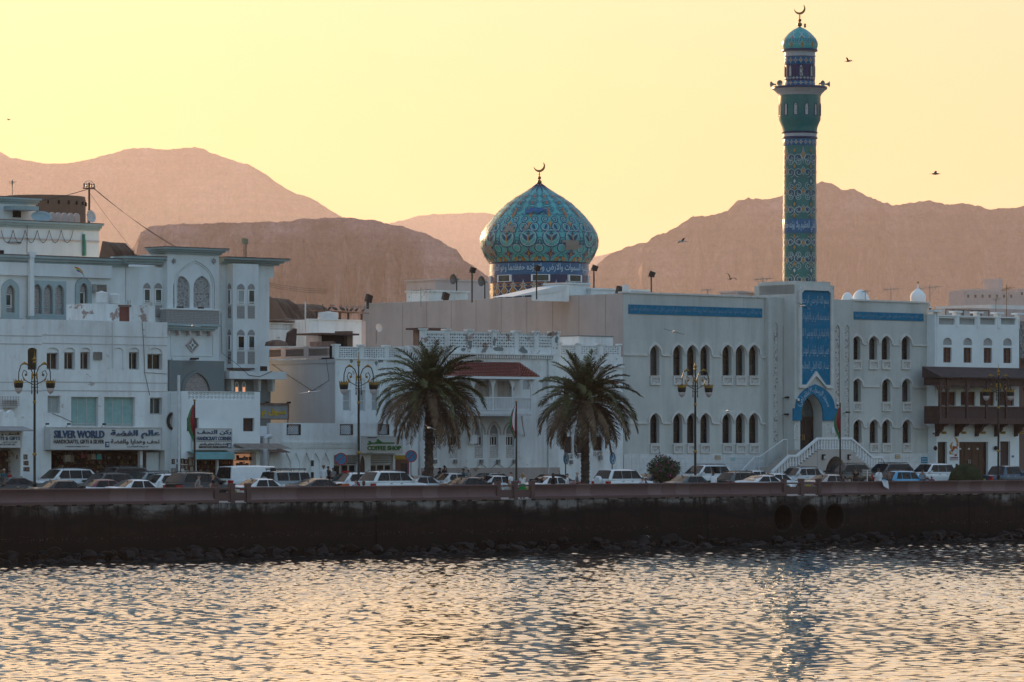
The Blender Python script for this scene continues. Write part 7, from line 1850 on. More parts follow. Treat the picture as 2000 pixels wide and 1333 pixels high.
for i in range(0, len(bounds_), 2):
    a, c = bounds_[i], bounds_[i+1]
    n = max(1, round((c-a)/PW_)); w = (c-a)/n
    RUN = thing('parapet', labs[i//2], 'parapet', P(a,0,PZ), ROT, 'parapet runs on the sea wall')
    me = panel_mesh(w-0.012).mesh('parapet_panel', GRAN, 25)
    bm_ = MB().box(0,w-0.012,-0.185,-0.162,0.005,0.185).mesh('panel_base', GRAND)
    sl = MB().box(-0.16,0.16,-0.205,-0.1,-0.055,0.02).mesh('drain_slot', DARKIN)
    for k in range(n):
        o = ob('parapet_panel', me, RUN, (k*w,rnd.uniform(-0.012,0.012),rnd.uniform(-0.006,0.006))); o.rotation_euler = (0,0,rnd.uniform(-0.006,0.006))
        if rnd.random() < 0.3: o.material_slots[0].link = 'OBJECT'; o.material_slots[0].material = GRAN2
        q = ob('panel_base', bm_, o, (0,0,0)); ob('drain_slot', sl, o, (0,0,0))
for k, (a, c) in enumerate(edges):
    RL = thing('parapet_railing', ['beyond-frame gap railing at far left','flat panel railing gap right of the black jeep','flat panel railing gap before the woman in green skirt','flat panel railing gap below the mosque stairs','gap railing beyond the right edge'][k] if k not in (0,4) else ['brown gap railing far left beyond frame','brown gap railing far right beyond frame'][k//4], 'railing', P(a,0,PZ), ROT, 'gap railings in the sea wall parapet')
    w = c-a
    for f in (0.0,0.5,1.0):
        x = w*f; p_ = MB().box(x-0.16,x+0.16,-0.14,0.18,0.0,1.12).build('post', GRAND, RL); MB().box(x-0.18,x+0.18,-0.16,0.20,1.122,1.24).build('post_cap', GRAND, p_)
    for f in (0,1):
        x0, x1 = w*0.5*f+0.162, w*0.5*(f+1)-0.162
        MB().box(x0,x1,-0.02,0.08,0.14,0.66).build('infill_panel', GRAND, RL); MB().box(x0,x1,-0.06,0.12,0.86,0.97).build('top_rail', GRAND, RL)
    MB().box(0.2,w-0.2,-0.1,0.2,0.0,0.05).build('step', plain('pale_mortar',(0.40,0.36,0.33),0.9), RL)
MORT = plain('pale_mortar',(0.40,0.36,0.33),0.9)
mo = MB()
for px in (227,375,715,770,890,920,1195,1320,1345,1655,1680,1705,1810,1840,1870,1900):
    s_ = S(px,-0.12); 
    mo.box(s_-0.5,s_+0.5,-0.13,0.0,WT-0.03,WT+0.018)
o = mo.build('mortar_patch', MORT, SW)
tag(o, kind='stuff')

# ---------------------------------------------------------------- boulders
m, nt, b = new_mat('wet_boulder')
v = coords(nt)
c = ramp(nt, noise(nt, v, 1.2, 7, 0.65), [(0.3,(0.006,0.004,0.0035)),(0.55,(0.010,0.007,0.006)),(0.75,(0.026,0.020,0.017))])
nt.links.new(c, b.inputs['Base Color']); b.inputs['Roughness'].default_value = 0.7; b.inputs['Specular IOR Level'].default_value = 0.25
bump(nt, b, noise(nt, v, 5, 6, 0.7), 0.5, 0.05)
BOUL = m
def boulder_mesh(seed):
    rs = random.Random(seed); bm = bmesh.new(); bmesh.ops.create_icosphere(bm, subdivisions=2, radius=1.0)
    d = [(Vector((rs.uniform(-1,1),rs.uniform(-1,1),rs.uniform(-1,1))).normalized(), rs.uniform(0.45,0.85)) for _ in range(12)]
    for v_ in bm.verts:
        p = v_.co.copy()
        for n_, l_ in d:
            k = p.dot(n_)
            if k > l_: p -= n_*(k-l_)*0.97
        v_.co = p*(1+rs.uniform(-0.03,0.03)); v_.co.z *= 0.60
    me = bpy.data.meshes.new('boulder'); bm.to_mesh(me); bm.free(); me.materials.append(BOUL)
    me.polygons.foreach_set('use_smooth', [True]*len(me.polygons)); me.set_sharp_from_angle(angle=R(38)); return me
BMS = [boulder_mesh(i) for i in range(9)]
rb = random.Random(21)
for i in range(290):
    px = rb.uniform(-30, 2030); f = rb.random(); t_ = -0.6-3.2*f
    r_ = rb.uniform(0.22,0.62)*(1.25 if rb.random() < 0.12 else 1.0)
    s_ = S(px, t_)
    if any(abs(s_-cs) < 1.0 for cs, _ in culv): r_ *= 0.7
    z_ = 0.62-0.75*f-0.1+rb.uniform(-0.08,0.12)
    o = ob('boulder', BMS[i%9], None, P(s_,t_,z_)); o.rotation_euler = (rb.uniform(-0.4,0.4),rb.uniform(-0.4,0.4),rb.uniform(0,6.28)); o.scale = (r_*rb.uniform(0.9,1.6),r_*rb.uniform(0.8,1.1),r_)
    tag(o, 'dark wet boulder in the rubble along the foot of the sea wall', 'boulder', 'boulders along the sea wall')
mb = MB()
bv = [[tuple(v_.co) for v_ in me.vertices] for me in BMS]; bf = [[tuple(p.vertices) for p in me.polygons] for me in BMS]
for i in range(420):
    s_ = rb.uniform(-62,66); f = rb.random(); t_ = -0.3-3.6*f; r_ = rb.uniform(0.12,0.34); z_ = 0.42-0.62*f
    k = i%9; M_ = Matrix.Translation(P(s_,t_,z_))@Matrix.Rotation(rb.uniform(0,6.28),4,'Z')@Matrix.Rotation(rb.uniform(-0.5,0.5),4,'X')@Matrix.Diagonal((r_*1.3,r_,r_,1))
    mb.add([M_@Vector(p) for p in bv[k]], bf[k])
o = mb.build('rubble', BOUL, None, 38); tag(o, kind='stuff', label='small dark stones packed between the boulders', cat='rubble')
bag_o = MB().sphere((0,0,0.12),0.22,10,0.6).build('litter_bag', plain('pale_blue_plastic',(0.40,0.52,0.55),0.4), None, 60); bag_o.location = P(S(1262,-1.0),-1.0,ZP(1262,1050,-1.0)-0.1); tag(bag_o, 'pale blue plastic bag lying on the boulders', 'litter')
# ================================================================ vehicles
def paint(name, col, rough=0.28, metal=0.0):
    if name in _M: return _M[name]
    m, nt, b = new_mat(name)
    v = coords(nt); c = ramp(nt, noise(nt, v, 3.0, 5), [(0.3,tuple(x*0.92 for x in col)),(0.7,tuple(min(1,x*1.04) for x in col))])
    nt.links.new(c, b.inputs['Base Color'])
    b.inputs['Roughness'].default_value = rough; b.inputs['Metallic'].default_value = metal; b.inputs['Coat Weight'].default_value = 0.6; b.inputs['Coat Roughness'].default_value = 0.08
    _M[name] = m; return m
PAINT0 = paint('car_paint', (0.6,0.6,0.6))
CGLASS = glass('car_glass', (0.006,0.009,0.010), 0.05)
TYRE = plain('tyre_rubber', (0.015,0.015,0.015), 0.85); RIM = plain('wheel_rim', (0.35,0.35,0.36), 0.35, 0.8)
TAIL = plain('tail_lamp_red', (0.32,0.012,0.016), 0.25); HEAD = plain('head_lamp', (0.62,0.64,0.64), 0.15); TRIM = plain('black_trim', (0.02,0.02,0.02), 0.5); CHROME = plain('chrome_trim', (0.55,0.56,0.57), 0.2, 0.9); PLATEY = plain('number_plate_yellow', (0.50,0.30,0.02), 0.5)
wheel_t = MB().lathe([(0.20,-0.11),(0.30,-0.115),(0.335,-0.07),(0.34,0.0),(0.335,0.07),(0.30,0.115),(0.20,0.11)],20).xform(Matrix.Rotation(R(90),4,'X')).mesh('tyre', TYRE, 40)
def rim_mesh():
    mb = MB().lathe([(0.01,-0.09),(0.07,-0.10),(0.19,-0.085),(0.215,-0.10),(0.215,0.10)],16)
    for k in range(5):
        a = 2*math.pi*k/5; mb.prism([(0.05*math.cos(a)-0.02*math.sin(a),0.05*math.sin(a)+0.02*math.cos(a)),(0.20*math.cos(a)-0.03*math.sin(a),0.20*math.sin(a)+0.03*math.cos(a)),(0.20*math.cos(a)+0.03*math.sin(a),0.20*math.sin(a)-0.03*math.cos(a)),(0.05*math.cos(a)+0.02*math.sin(a),0.05*math.sin(a)-0.02*math.cos(a))],0,0)
    return mb.xform(Matrix.Rotation(R(90),4,'X')).mesh('rim', RIM, 40)
wheel_r = rim_mesh()
def make_car(kind, L, W, H, belt, top, cab, wins, wr=0.34, gc=0.2, hood=None, extras=()):
    """kind name; top = body upper line [(x,z)] front +x to rear; cab = (windscreen foot, roof front, roof rear, rear glass foot); wins = side glass quads in x"""
    root = ob(kind, None); root.empty_display_size = 0.3
    w = W/2
    # lower body, lofted
    xs = sorted({p[0] for p in top} | {L/2-0.02,L/2-0.15,L/2-0.4,0.0,-L/2+0.35,-L/2+0.12,-L/2+0.01,L/4,-L/4}, reverse=True)
    tx = [p[0] for p in top][::-1]; tz = [p[1] for p in top][::-1]
    vs = []; ns = 9
    for x in xs:
        zt = float(np.interp(x, tx, tz)); e = max(0.0, (abs(x)-(L/2-0.55))/0.55); k = 1-0.16*e*e-0.05*e; g = gc+0.10*e
        zm = g+(zt-g)*0.55
        half = [(0.0,g),(w*0.80*k,g),(w*0.97*k,g+0.10),(w*1.0*k,zm),(w*0.975*k,zt-0.10),(w*0.93*k,zt-0.03),(w*0.80*k,zt),(w*0.4*k,zt+0.025),(0.0,zt+0.035)]
        vs += [(x,y,z) for y,z in half]+[(x,-y,z) for y,z in half[-2:0:-1]]
    m_ = 16; n = len(xs)
    fs = [(i*m_+j,i*m_+(j+1)%m_,(i+1)*m_+(j+1)%m_,(i+1)*m_+j) for i in range(n-1) for j in range(m_)]
    fs += [tuple(range(m_))[::-1], tuple((n-1)*m_+j for j in range(m_))]
    MB().add(vs, fs).build('body', PAINT0, root, 38)
    # cabin shell
    xa, xb, xc, xd = cab; wb, wt = w*0.925, w*0.74; zr = H
    st = [(xa,0.0),(xa+(xb-xa)*0.5,0.53),(xb,0.955),(xb+(xc-xb)*0.35,1.0),(xb+(xc-xb)*0.7,0.995),(xc,0.94),(xc+(xd-xc)*0.55,0.50),(xd,0.0)]
    vs = []
    for x, h in st:
        zb = belt-0.06; z = zb+(zr-zb)*h; yb = wb; yt = wb+(wt-wb)*h
        half = [(yb,zb),(yb+(yt-yb)*0.5,zb+(z-zb)*0.5),(yt+(wb-wt)*0.06*h,z-0.07*h),(yt-0.10*h,z-0.01*h),(0.0,z+0.03*h)]
        vs += [(x,y,q) for y,q in half]+[(x,-y,q) for y,q in half[-2::-1]]
    m_ = 9; n = len(st)
    fs = [(i*m_+j,(i+1)*m_+j,(i+1)*m_+j+1,i*m_+j+1) for i in range(n-1) for j in range(m_-1)]
    MB().add(vs, fs).build('cabin', PAINT0, root, 38)
    zb = belt-0.06
    def side_y(h): return wb+(wt-wb)*h
    def hp(h): return zb+(zr-zb)*h
    def screen(x0, h0, x1, h1, name, sgn):
        a, c = side_y(h0)*0.90, side_y(h1)*0.86; d = 0.035*sgn; z0, z1 = hp(h0)+0.03, hp(h1)+0.035
        g_ = MB().add([(x0+d,-a,z0),(x0+d,0,z0+0.02),(x0+d,a,z0),(x1+d,c,z1),(x1+d,0,z1+0.02),(x1+d,-c,z1)],[(0,1,4,5),(1,2,3,4)])
        g_.build(name, CGLASS, root)
    ih = lambda x, xf, xr: None
    screen(xa+(xb-xa)*0.10, 0.09, xa+(xb-xa)*0.93, 0.88, 'windscreen', 1)
    screen(xd+(xc-xd)*0.12, 0.09, xd+(xc-xd)*0.93, 0.86, 'rear_window', -1)
    for sg in (-1,1):
        for (b0,b1,t0,t1) in wins:
            h0, h1 = 0.12, 0.86; y0, y1 = side_y(h0)+0.012, side_y(h1)+0.018+ (wb-wt)*0.05
            vs_ = [(b0,sg*y0,hp(h0)),(b1,sg*y0,hp(h0)),(t1,sg*y1,hp(h1)),(t0,sg*y1,hp(h1))]
            MB().add(vs_, [(0,1,2,3)]).build('side_window', CGLASS, root)
        # wheels
        for wx in (L*0.5-L*0.185, -L*0.5+L*0.205):
            wo = ob('wheel', None, root, (wx,sg*(w-0.10),wr)); wo.empty_display_size = 0.1
            t_ = ob('tyre', wheel_t, wo); t_.scale = (wr/0.34,)*3; r_ = ob('rim', wheel_r, wo); r_.scale = (wr/0.34,sg*1.15*wr/0.34,wr/0.34)
            MB().lathe([(wr*1.02,w-0.03),(wr*1.16,w+0.006),(wr*1.16,w-0.05)],16,(0,0,0),R(0),R(180)).xform(Matrix.Translation((wx,0,wr))@(Matrix.Rotation(R(90),4,'X') if sg < 0 else Matrix.Rotation(R(90),4,'X')@Matrix.Scale(-1,4,(0,0,1)))).build('wheel_arch', TRIM, root)
        MB().box(xa-0.35,xa-0.15,sg*(w+0.10)-0.11,sg*(w+0.10)+0.11,belt+0.0,belt+0.15).build('mirror', PAINT0, root)
        zt_ = float(np.interp(-L/2+0.1, tx, tz)); zh_ = float(np.interp(L/2-0.12, tx, tz))
        MB().box(L/2-0.30,L/2-0.005,sg*w*0.62-0.22 if sg < 0 else sg*w*0.62-0.16,sg*w*0.62+0.16 if sg < 0 else sg*w*0.62+0.22,zh_-0.20,zh_-0.05).build('headlight', HEAD, root)
        tl = 0.16 if 'tall_tail' not in extras else 0.42
        MB().box(-L/2-0.02,-L/2+0.32,sg*w*0.70-0.20 if sg < 0 else sg*w*0.70-0.10,sg*w*0.70+0.10 if sg < 0 else sg*w*0.70+0.20,zt_-0.10-tl,zt_-0.08).build('taillight', TAIL, root)
        for hx in (-0.15,-1.05): MB().box(hx,hx+0.2,sg*(w+0.012)-0.02,sg*(w+0.012)+0.02,belt-0.17,belt-0.13).build('door_handle', CHROME, root)
    MB().box(-L/2-0.03,-L/2-0.002,-0.24,0.24,gc+0.36,gc+0.50).build('number_plate', PLATEY, root); MB().box(L/2-0.02,L/2+0.03,-w*0.72,w*0.72,gc+0.05,gc+0.30).build('grille', TRIM, root)
    MB().box(-L/2-0.04,-L/2+0.02,-w*0.80,w*0.80,gc+0.08,gc+0.26).build('bumper', TRIM, root)
    if 'rails' in extras:
        for sg in (-1,1): MB().tube([(xb-0.1,sg*wt*0.88,zr-0.02),(xb-0.2,sg*wt*0.88,zr+0.06),(xc+0.2,sg*wt*0.88,zr+0.06),(xc+0.1,sg*wt*0.88,zr-0.02)],0.025,5).build('roof_rail', TRIM, root)
    if 'rack' in extras:
        mb = MB()
        for sg in (-1,1): mb.tube([(xb-0.1,sg*wt*0.9,zr+0.16),(xc+0.2,sg*wt*0.9,zr+0.16)],0.03,5)
        for k in range(7): xx = xb-0.15+(xc-xb+0.4)*k/6; mb.tube([(xx,-wt*0.9,zr+0.12),(xx,wt*0.9,zr+0.12)],0.02,4)
        for k in range(3):
            xx = xb-0.2+(xc-xb+0.5)*k/2
            for sg in (-1,1): mb.tube([(xx,sg*wt*0.9,zr-0.02),(xx,sg*wt*0.9,zr+0.16)],0.025,4)
        mb.build('roof_rack', TRIM, root)
    if 'spare' in extras:
        sp_ = MB().lathe([(0.02,-0.12),(0.30,-0.12),(0.37,-0.06),(0.37,0.10),(0.02,0.10)],20).xform(Matrix.Translation((-L/2-0.10,0.12,gc+0.78))@Matrix.Rotation(R(90),4,'Y')).build('spare_wheel', PAINT0, root, 40)
    if 'sedan_aerial' in extras: MB().prism([(-L*0.18,zr-0.01),(-L*0.18-0.16,zr-0.03),(-L*0.18-0.15,zr+0.06)],-0.02,0.02).build('aerial_fin', TRIM, root)
    return root
CARS = {}
CARS['sedan'] = make_car('sedan', 4.75, 1.82, 1.45, 0.93, [(2.37,0.62),(2.2,0.74),(1.2,0.90),(0.9,0.93),(-1.5,0.97),(-2.2,0.99),(-2.36,0.90)], (1.18,0.35,-0.75,-1.75), [(0.78,-0.12,0.30,-0.12),(-0.20,-1.22,-0.20,-0.88)], extras=('sedan_aerial',))
CARS['fastback'] = make_car('fastback', 4.85, 1.86, 1.43, 0.95, [(2.42,0.60),(2.2,0.75),(1.2,0.92),(-1.6,0.99),(-2.3,1.03),(-2.41,0.9)], (1.25,0.35,-0.55,-2.05), [(0.85,-0.10,0.32,-0.10),(-0.18,-1.40,-0.18,-0.80)], extras=('sedan_aerial',))
CARS['suv'] = make_car('suv', 4.95, 1.97, 1.88, 1.19, [(2.47,0.85),(2.3,1.02),(1.3,1.12),(-2.3,1.14),(-2.46,1.10)], (1.36,0.48,-1.85,-2.44), [(1.02,0.0,0.52,0.0),(-0.04,-1.0,-0.04,-1.0),(-1.04,-2.12,-1.04,-1.72)], 0.40, 0.28, extras=('tall_tail','rails'))
CARS['suv_spare'] = make_car('suv_spare', 4.8, 1.95, 1.90, 1.19, [(2.4,0.85),(2.2,1.02),(1.3,1.12),(-2.2,1.14),(-2.39,1.10)], (1.36,0.50,-1.82,-2.36), [(1.02,0.0,0.54,0.0),(-0.04,-0.95,-0.04,-0.95),(-0.99,-2.06,-0.99,-1.70)], 0.40, 0.28, extras=('tall_tail','spare'))
CARS['crossover'] = make_car('crossover', 4.6, 1.86, 1.66, 1.04, [(2.3,0.75),(2.1,0.92),(1.2,1.02),(-2.0,1.07),(-2.29,1.00)], (1.22,0.45,-1.55,-2.22), [(0.82,-0.05,0.40,-0.05),(-0.13,-1.05,-0.13,-1.05),(-1.12,-1.75,-1.12,-1.45)], 0.37, 0.24, extras=('rails',))
CARS['offroader'] = make_car('offroader', 4.7, 1.88, 1.84, 1.16, [(2.35,0.95),(2.25,1.12),(1.15,1.16),(-2.25,1.16),(-2.34,1.12)], (1.02,0.72,-2.15,-2.33), [(0.86,0.02,0.72,0.02),(-0.10,-0.95,-0.10,-0.95),(-1.05,-2.0,-1.05,-1.98)], 0.42, 0.32, extras=('spare','rack','tall_tail'))
CARS['van'] = make_car('van', 5.7, 2.0, 2.1, 1.15, [(2.85,0.85),(2.65,1.08),(1.95,1.2),(-2.7,1.2),(-2.84,1.15)], (1.85,1.25,-2.6,-2.82), [(1.55,0.75,1.22,0.75)], 0.38, 0.25, extras=('tall_tail',))
CARS['pickup'] = make_car('pickup', 5.6, 2.0, 1.88, 1.16, [(2.8,0.95),(2.6,1.10),(1.4,1.18),(-2.6,1.12),(-2.79,1.08)], (1.35,0.72,-0.95,-1.35), [(0.98,0.10,0.72,0.10),(0.02,-0.85,0.02,-0.80)], 0.42, 0.32, extras=('tall_tail',))
CTREE = {k: tree_of(v) for k, v in CARS.items()}
PAINTS = {'white':(0.70,0.72,0.72),'black':(0.012,0.013,0.014),'charcoal':(0.045,0.05,0.052),'silver':(0.42,0.44,0.45),'red':(0.15,0.012,0.02),'bronze':(0.045,0.030,0.026),'teal':(0.03,0.075,0.08),'greygreen':(0.055,0.075,0.072),'blue':(0.03,0.30,0.52),'navy':(0.012,0.055,0.10),'beige':(0.40,0.36,0.34),'olive':(0.03,0.04,0.035),'grey':(0.20,0.235,0.24),'crimson':(0.25,0.02,0.03)}
def car(kind, colour, px, t, head, label, group='cars on the corniche road', zoff=0.0):
    r_ = copy_tree(CTREE[kind])
    r_.name = {'suv':'parked_suv','suv_spare':'spare_wheel_suv','offroader':'off_road_car','sedan':'sedan_car','fastback':'fastback_car','crossover':'crossover_car','van':'delivery_van','pickup':'pickup_truck'}[kind]
    zg = 3.37+(t-7.1)*0.005 if t < 13.2 else 3.40+(t-14.8)/12.2*0.34
    r_.location = P(S(px,t),t,zg+zoff); r_.rotation_euler = (0,0,ROT+(0 if head == 'R' else math.pi)+rnd.uniform(-0.02,0.02))
    repaint(r_, {'car_paint': paint('paint_'+colour, PAINTS[colour], 0.25, 0.0 if colour in ('white','red','crimson','blue') else 0.35)})
    return tag(r_, label, {'van':'van','pickup':'pickup'}.get(kind,'car'), group)
# far parking and far lane
car('fastback','black',18,19,'L','black coupe-like car cut by the left edge behind the lamp')
c1 = car('suv','white',122,21.5,'L','white off-road wagon parked by the left lamp post')
car('crossover','charcoal',205,19,'L','dark grey crossover with chrome window line below the silver shop')
car('crossover','grey',287,20.5,'L','grey crossover with red tail lamp in front of the shop pillar')
car('suv','charcoal',230,24.5,'L','charcoal wagon half hidden behind the dark crossover')
car('crossover','white',318,16.8,'L','white crossover facing left beside the black jeep')
car('sedan','white',352,23.5,'L','white saloon mostly hidden behind the black jeep roof')
van = car('van','white',497,19.5,'R','long white panel van left of the grey off-road car')
ff = car('offroader','grey',573,15.8,'R','grey off-road car with roof rack and spare wheel')
pol = car('crossover','white',684,16.8,'L','white and orange police car with red roof beacon')
car('sedan','silver',825,15.4,'R','silver saloon behind the white wagon bonnet')
car('sedan','white',876,20.5,'L','white saloon facing left below the left palm')
car('sedan','teal',955,20.5,'L','dark teal saloon low behind the flagpole')
car('sedan','silver',970,14.2+1.2,'R','silver saloon left of the couple at railing')
car('sedan','black',1074,17.5,'L','black saloon behind the walking group, facing left')
car('sedan','charcoal',1278,17.0,'R','charcoal saloon left of the pink flowering bush')
car('suv','white',1374,22.5,'L','white wagon with curtained windows right of the flowering bush')
tax = car('sedan','white',1432,17.5,'L','white taxi with orange wing and roof lamp')
car('sedan','white',1475,22.0,'R','white saloon mostly hidden behind the taxi')
car('sedan','white',1517,15.6,'R','white saloon just left of stair foot')
car('crossover','silver',1560,22.0,'L','silver hatchback with red lamps before the mosque stairs')
car('suv','olive',1649,23.5,'L','dark olive boxy jeep below the stair arch')
car('suv','charcoal',1733,24.5,'L','dark grey wagon with pale roof bars right of the jeep')
car('suv_spare','white',1818,22.5,'L','white wagon with covered spare wheel by the white house')
car('pickup','navy',1965,17.5,'R','dark blue pickup at the right edge behind the round bush')
car('sedan','crimson',2018,21.5,'L','red car cut by the right photo edge')
# near lanes
car('sedan','black',122,9.2,'R','black saloon nearest the parapet at left, right of lamp base')
rd = car('sedan','white',203,11.5,'R','white saloon with dark red roof and lit tail lamp')
car('sedan','white',270,9.0,'R','plain white saloon nearest the parapet in front of the shops')
jp = car('suv','black',392,10.8,'R','black jeep with yellow number plate beside two pedestrians')
wr_ = car('sedan','white',513,9.3,'R','white saloon with red side stripe right of railing gap')
car('fastback','bronze',622,9.3,'R','dark bronze fastback nearest the parapet, left of police car')
lc = car('suv','white',768,11.0,'R','white wagon in front of the coffee shop')
car('sedan','black',920,9.5,'R','black saloon nearest the parapet, left of the second railing')
car('sedan','white',1078,9.8,'R','white saloon behind woman in black dress')
lc2 = car('suv_spare','white',1218,11.8,'R','white wagon with white spare wheel cover right of the second palm')
car('sedan','teal',1350,9.6,'R','dark grey-green saloon nearest the parapet below the lamp')
car('crossover','greygreen',1452,11.6,'R','dark green hatchback behind white saloon, right of taxi')
car('fastback','white',1492,9.2,'R','white fastback nearest the parapet left of the third railing')
car('sedan','beige',1622,9.3,'R','beige saloon nearest the parapet right of the third railing')
car('crossover','blue',1766,10.2,'R','bright blue hatchback behind the seated men')
for pr in CARS.values():
    for o in pr.children_recursive: bpy.data.objects.remove(o)
    bpy.data.objects.remove(pr)
# livery
ORG = plain('police_orange', (0.52,0.10,0.02), 0.4)
def livery(c_, name, mat, boxes):
    mb = MB()
    for b_ in boxes: mb.box(*b_)
    return mb.build(name, mat, c_)
for sg in (-1,1):
    livery(pol, 'orange_wing', ORG, [(0.85,2.15,sg*0.935-0.012,sg*0.935+0.012,0.45,0.90)]); livery(tax, 'orange_wing', ORG, [(0.95,2.1,sg*0.915-0.012,sg*0.915+0.012,0.40,0.80)])
    livery(wr_, 'red_stripe', plain('stripe_red',(0.30,0.015,0.025),0.4), [(-1.9,0.6,sg*0.915-0.012,sg*0.915+0.012,0.70,0.84)])
livery(pol, 'beacon', TAIL, [(0.25,0.55,-0.25,0.25,1.66,1.80)]); livery(tax, 'roof_lamp', plain('taxi_lamp',(0.60,0.25,0.02),0.4), [(0.0,0.25,-0.22,0.22,1.46,1.58)])
for ch in rd.children:
    if ch.name.startswith('cabin'): ch.material_slots[0].link = 'OBJECT'; ch.material_slots[0].material = paint('paint_red', PAINTS['red'])

# ================================================================ street lamps
LBLK, LGOLD, LGLASS = plain('lamp_black_iron',(0.012,0.014,0.014),0.45,0.3), plain('lamp_gilding',(0.30,0.17,0.02),0.45,0.4), plain('lamp_globe',(0.50,0.44,0.42),0.25)
def make_lamp():
    root = ob('street_lamp', None); root.empty_display_size = 0.3
    MB().lathe([(0.34,0),(0.34,0.12),(0.26,0.18),(0.22,0.5),(0.25,0.56),(0.25,0.62),(0.16,0.72),(0.17,0.95),(0.20,1.0),(0.13,1.08),(0.105,1.2),(0.09,7.6)],14).build('pole', LBLK, root, 40)
    for z, r_ in ((0.14,0.35),(0.58,0.265),(3.0,0.17),(6.55,0.13)): MB().lathe([(0.08,z-0.06),(r_,z-0.03),(r_*1.05,z),(r_,z+0.05),(0.08,z+0.16)],12).build('gilt_ring', LGOLD, root, 40)
    MB().tube([(0,0,7.5),(0,0,9.2)],[0.085,0.05],8).box(-0.28,0.28,-0.03,0.03,7.55,7.60).box(-0.28,0.28,-0.03,0.03,7.95,8.0).build('upper_stem', LBLK, root)
    for sg in (-1,1): MB().tube([(sg*0.22,0,7.25),(sg*0.22,0,8.3)],0.035,6).lathe([(0.02,-0.15),(0.06,0),(0.02,0.1)],8,(sg*0.22,0,7.25)).build('side_rod', LBLK, root)
    MB().lathe([(0.05,9.15),(0.14,9.25),(0.09,9.36),(0.16,9.48),(0.05,9.62),(0.03,9.7),(0.012,10.1)],10).build('gilt_finial', LGOLD, root, 40)
    for sg in (-1,1):
        pts = [(sg*0.08,0,8.35),(sg*0.35,0,8.95),(sg*0.75,0,9.20),(sg*1.10,0,9.05),(sg*1.26,0,8.6),(sg*1.28,0,8.0)]
        arm = MB().tube(pts,0.042,6).build('arm', LBLK, root)
        MB().tube([(sg*0.1,0,7.75),(sg*0.45,0,7.9),(sg*0.85,0,8.1),(sg*1.0,0,8.45),(sg*0.85,0,8.72),(sg*0.62,0,8.62),(sg*0.62,0,8.38),(sg*0.76,0,8.33)],0.032,6).build('scroll', LBLK, arm)
        MB().lathe([(0.02,-0.1),(0.09,0),(0.02,0.1)],8,(sg*0.72,0,8.42)).lathe([(0.03,0),(0.075,0.15),(0.075,0.4),(0.02,0.5)],8,(sg*0.18,0,8.1)).tube([(sg*0.55,0,9.12),(sg*0.80,0,9.215),(sg*1.02,0,9.12)],[0.05,0.10,0.05],8).tube([(sg*0.75,0,8.02),(sg*0.9,0,8.2)],0.06,6).build('gilt_leaf', LGOLD, arm)
        hd = MB().lathe([(0.04,8.05),(0.34,7.98),(0.37,7.90),(0.345,7.62),(0.30,7.52)],16,(sg*1.28,0,0)).build('lamp_head', LBLK, root, 40)
        MB().lathe([(0.30,7.52),(0.29,7.40),(0.22,7.26),(0.10,7.17),(0.02,7.12)],14,(sg*1.28,0,0)).build('globe', LGLASS, hd, 50)
        cr = MB()
        for k in range(12):
            a = 2*math.pi*k/12; a2 = a+math.pi/12; x0_, y0_ = sg*1.28+0.37*math.cos(a), 0.37*math.sin(a); x1_, y1_ = sg*1.28+0.37*math.cos(a+math.pi/6), 0.37*math.sin(a+math.pi/6); xm_, ym_ = sg*1.28+0.46*math.cos(a2), 0.46*math.sin(a2)
            cr.add([(x0_,y0_,7.93),(x1_,y1_,7.93),(xm_,ym_,8.16)],[(0,1,2)])
        cr.lathe([(0.375,7.86),(0.385,7.90),(0.375,7.95)],16,(sg*1.28,0,0)).build('gilt_crown', LGOLD, hd)
    return root
lamp0 = make_lamp(); LT = tree_of(lamp0)
for i, (px, lab) in enumerate(((67.5,'black and gilt twin street lamp before the silver shop, leftmost'),(700.5,'black and gilt twin street lamp left of the left palm'),(1358,'black and gilt twin street lamp before the mosque windows'),(1950,'black and gilt twin street lamp before the brown balcony, rightmost'))):
    l = lamp0 if i == 0 else copy_tree(LT); l.location = P(S(px,14),14,3.56); l.rotation_euler = (0,0,ROT-0.35); k = (ZP(px,{67.5:684,700.5:690,1358:700,1950:712}[px],14)-3.56)/10.1; l.scale = (k*0.87,k*0.87,k); tag(l, lab, 'street lamp', 'street lamps on the median')

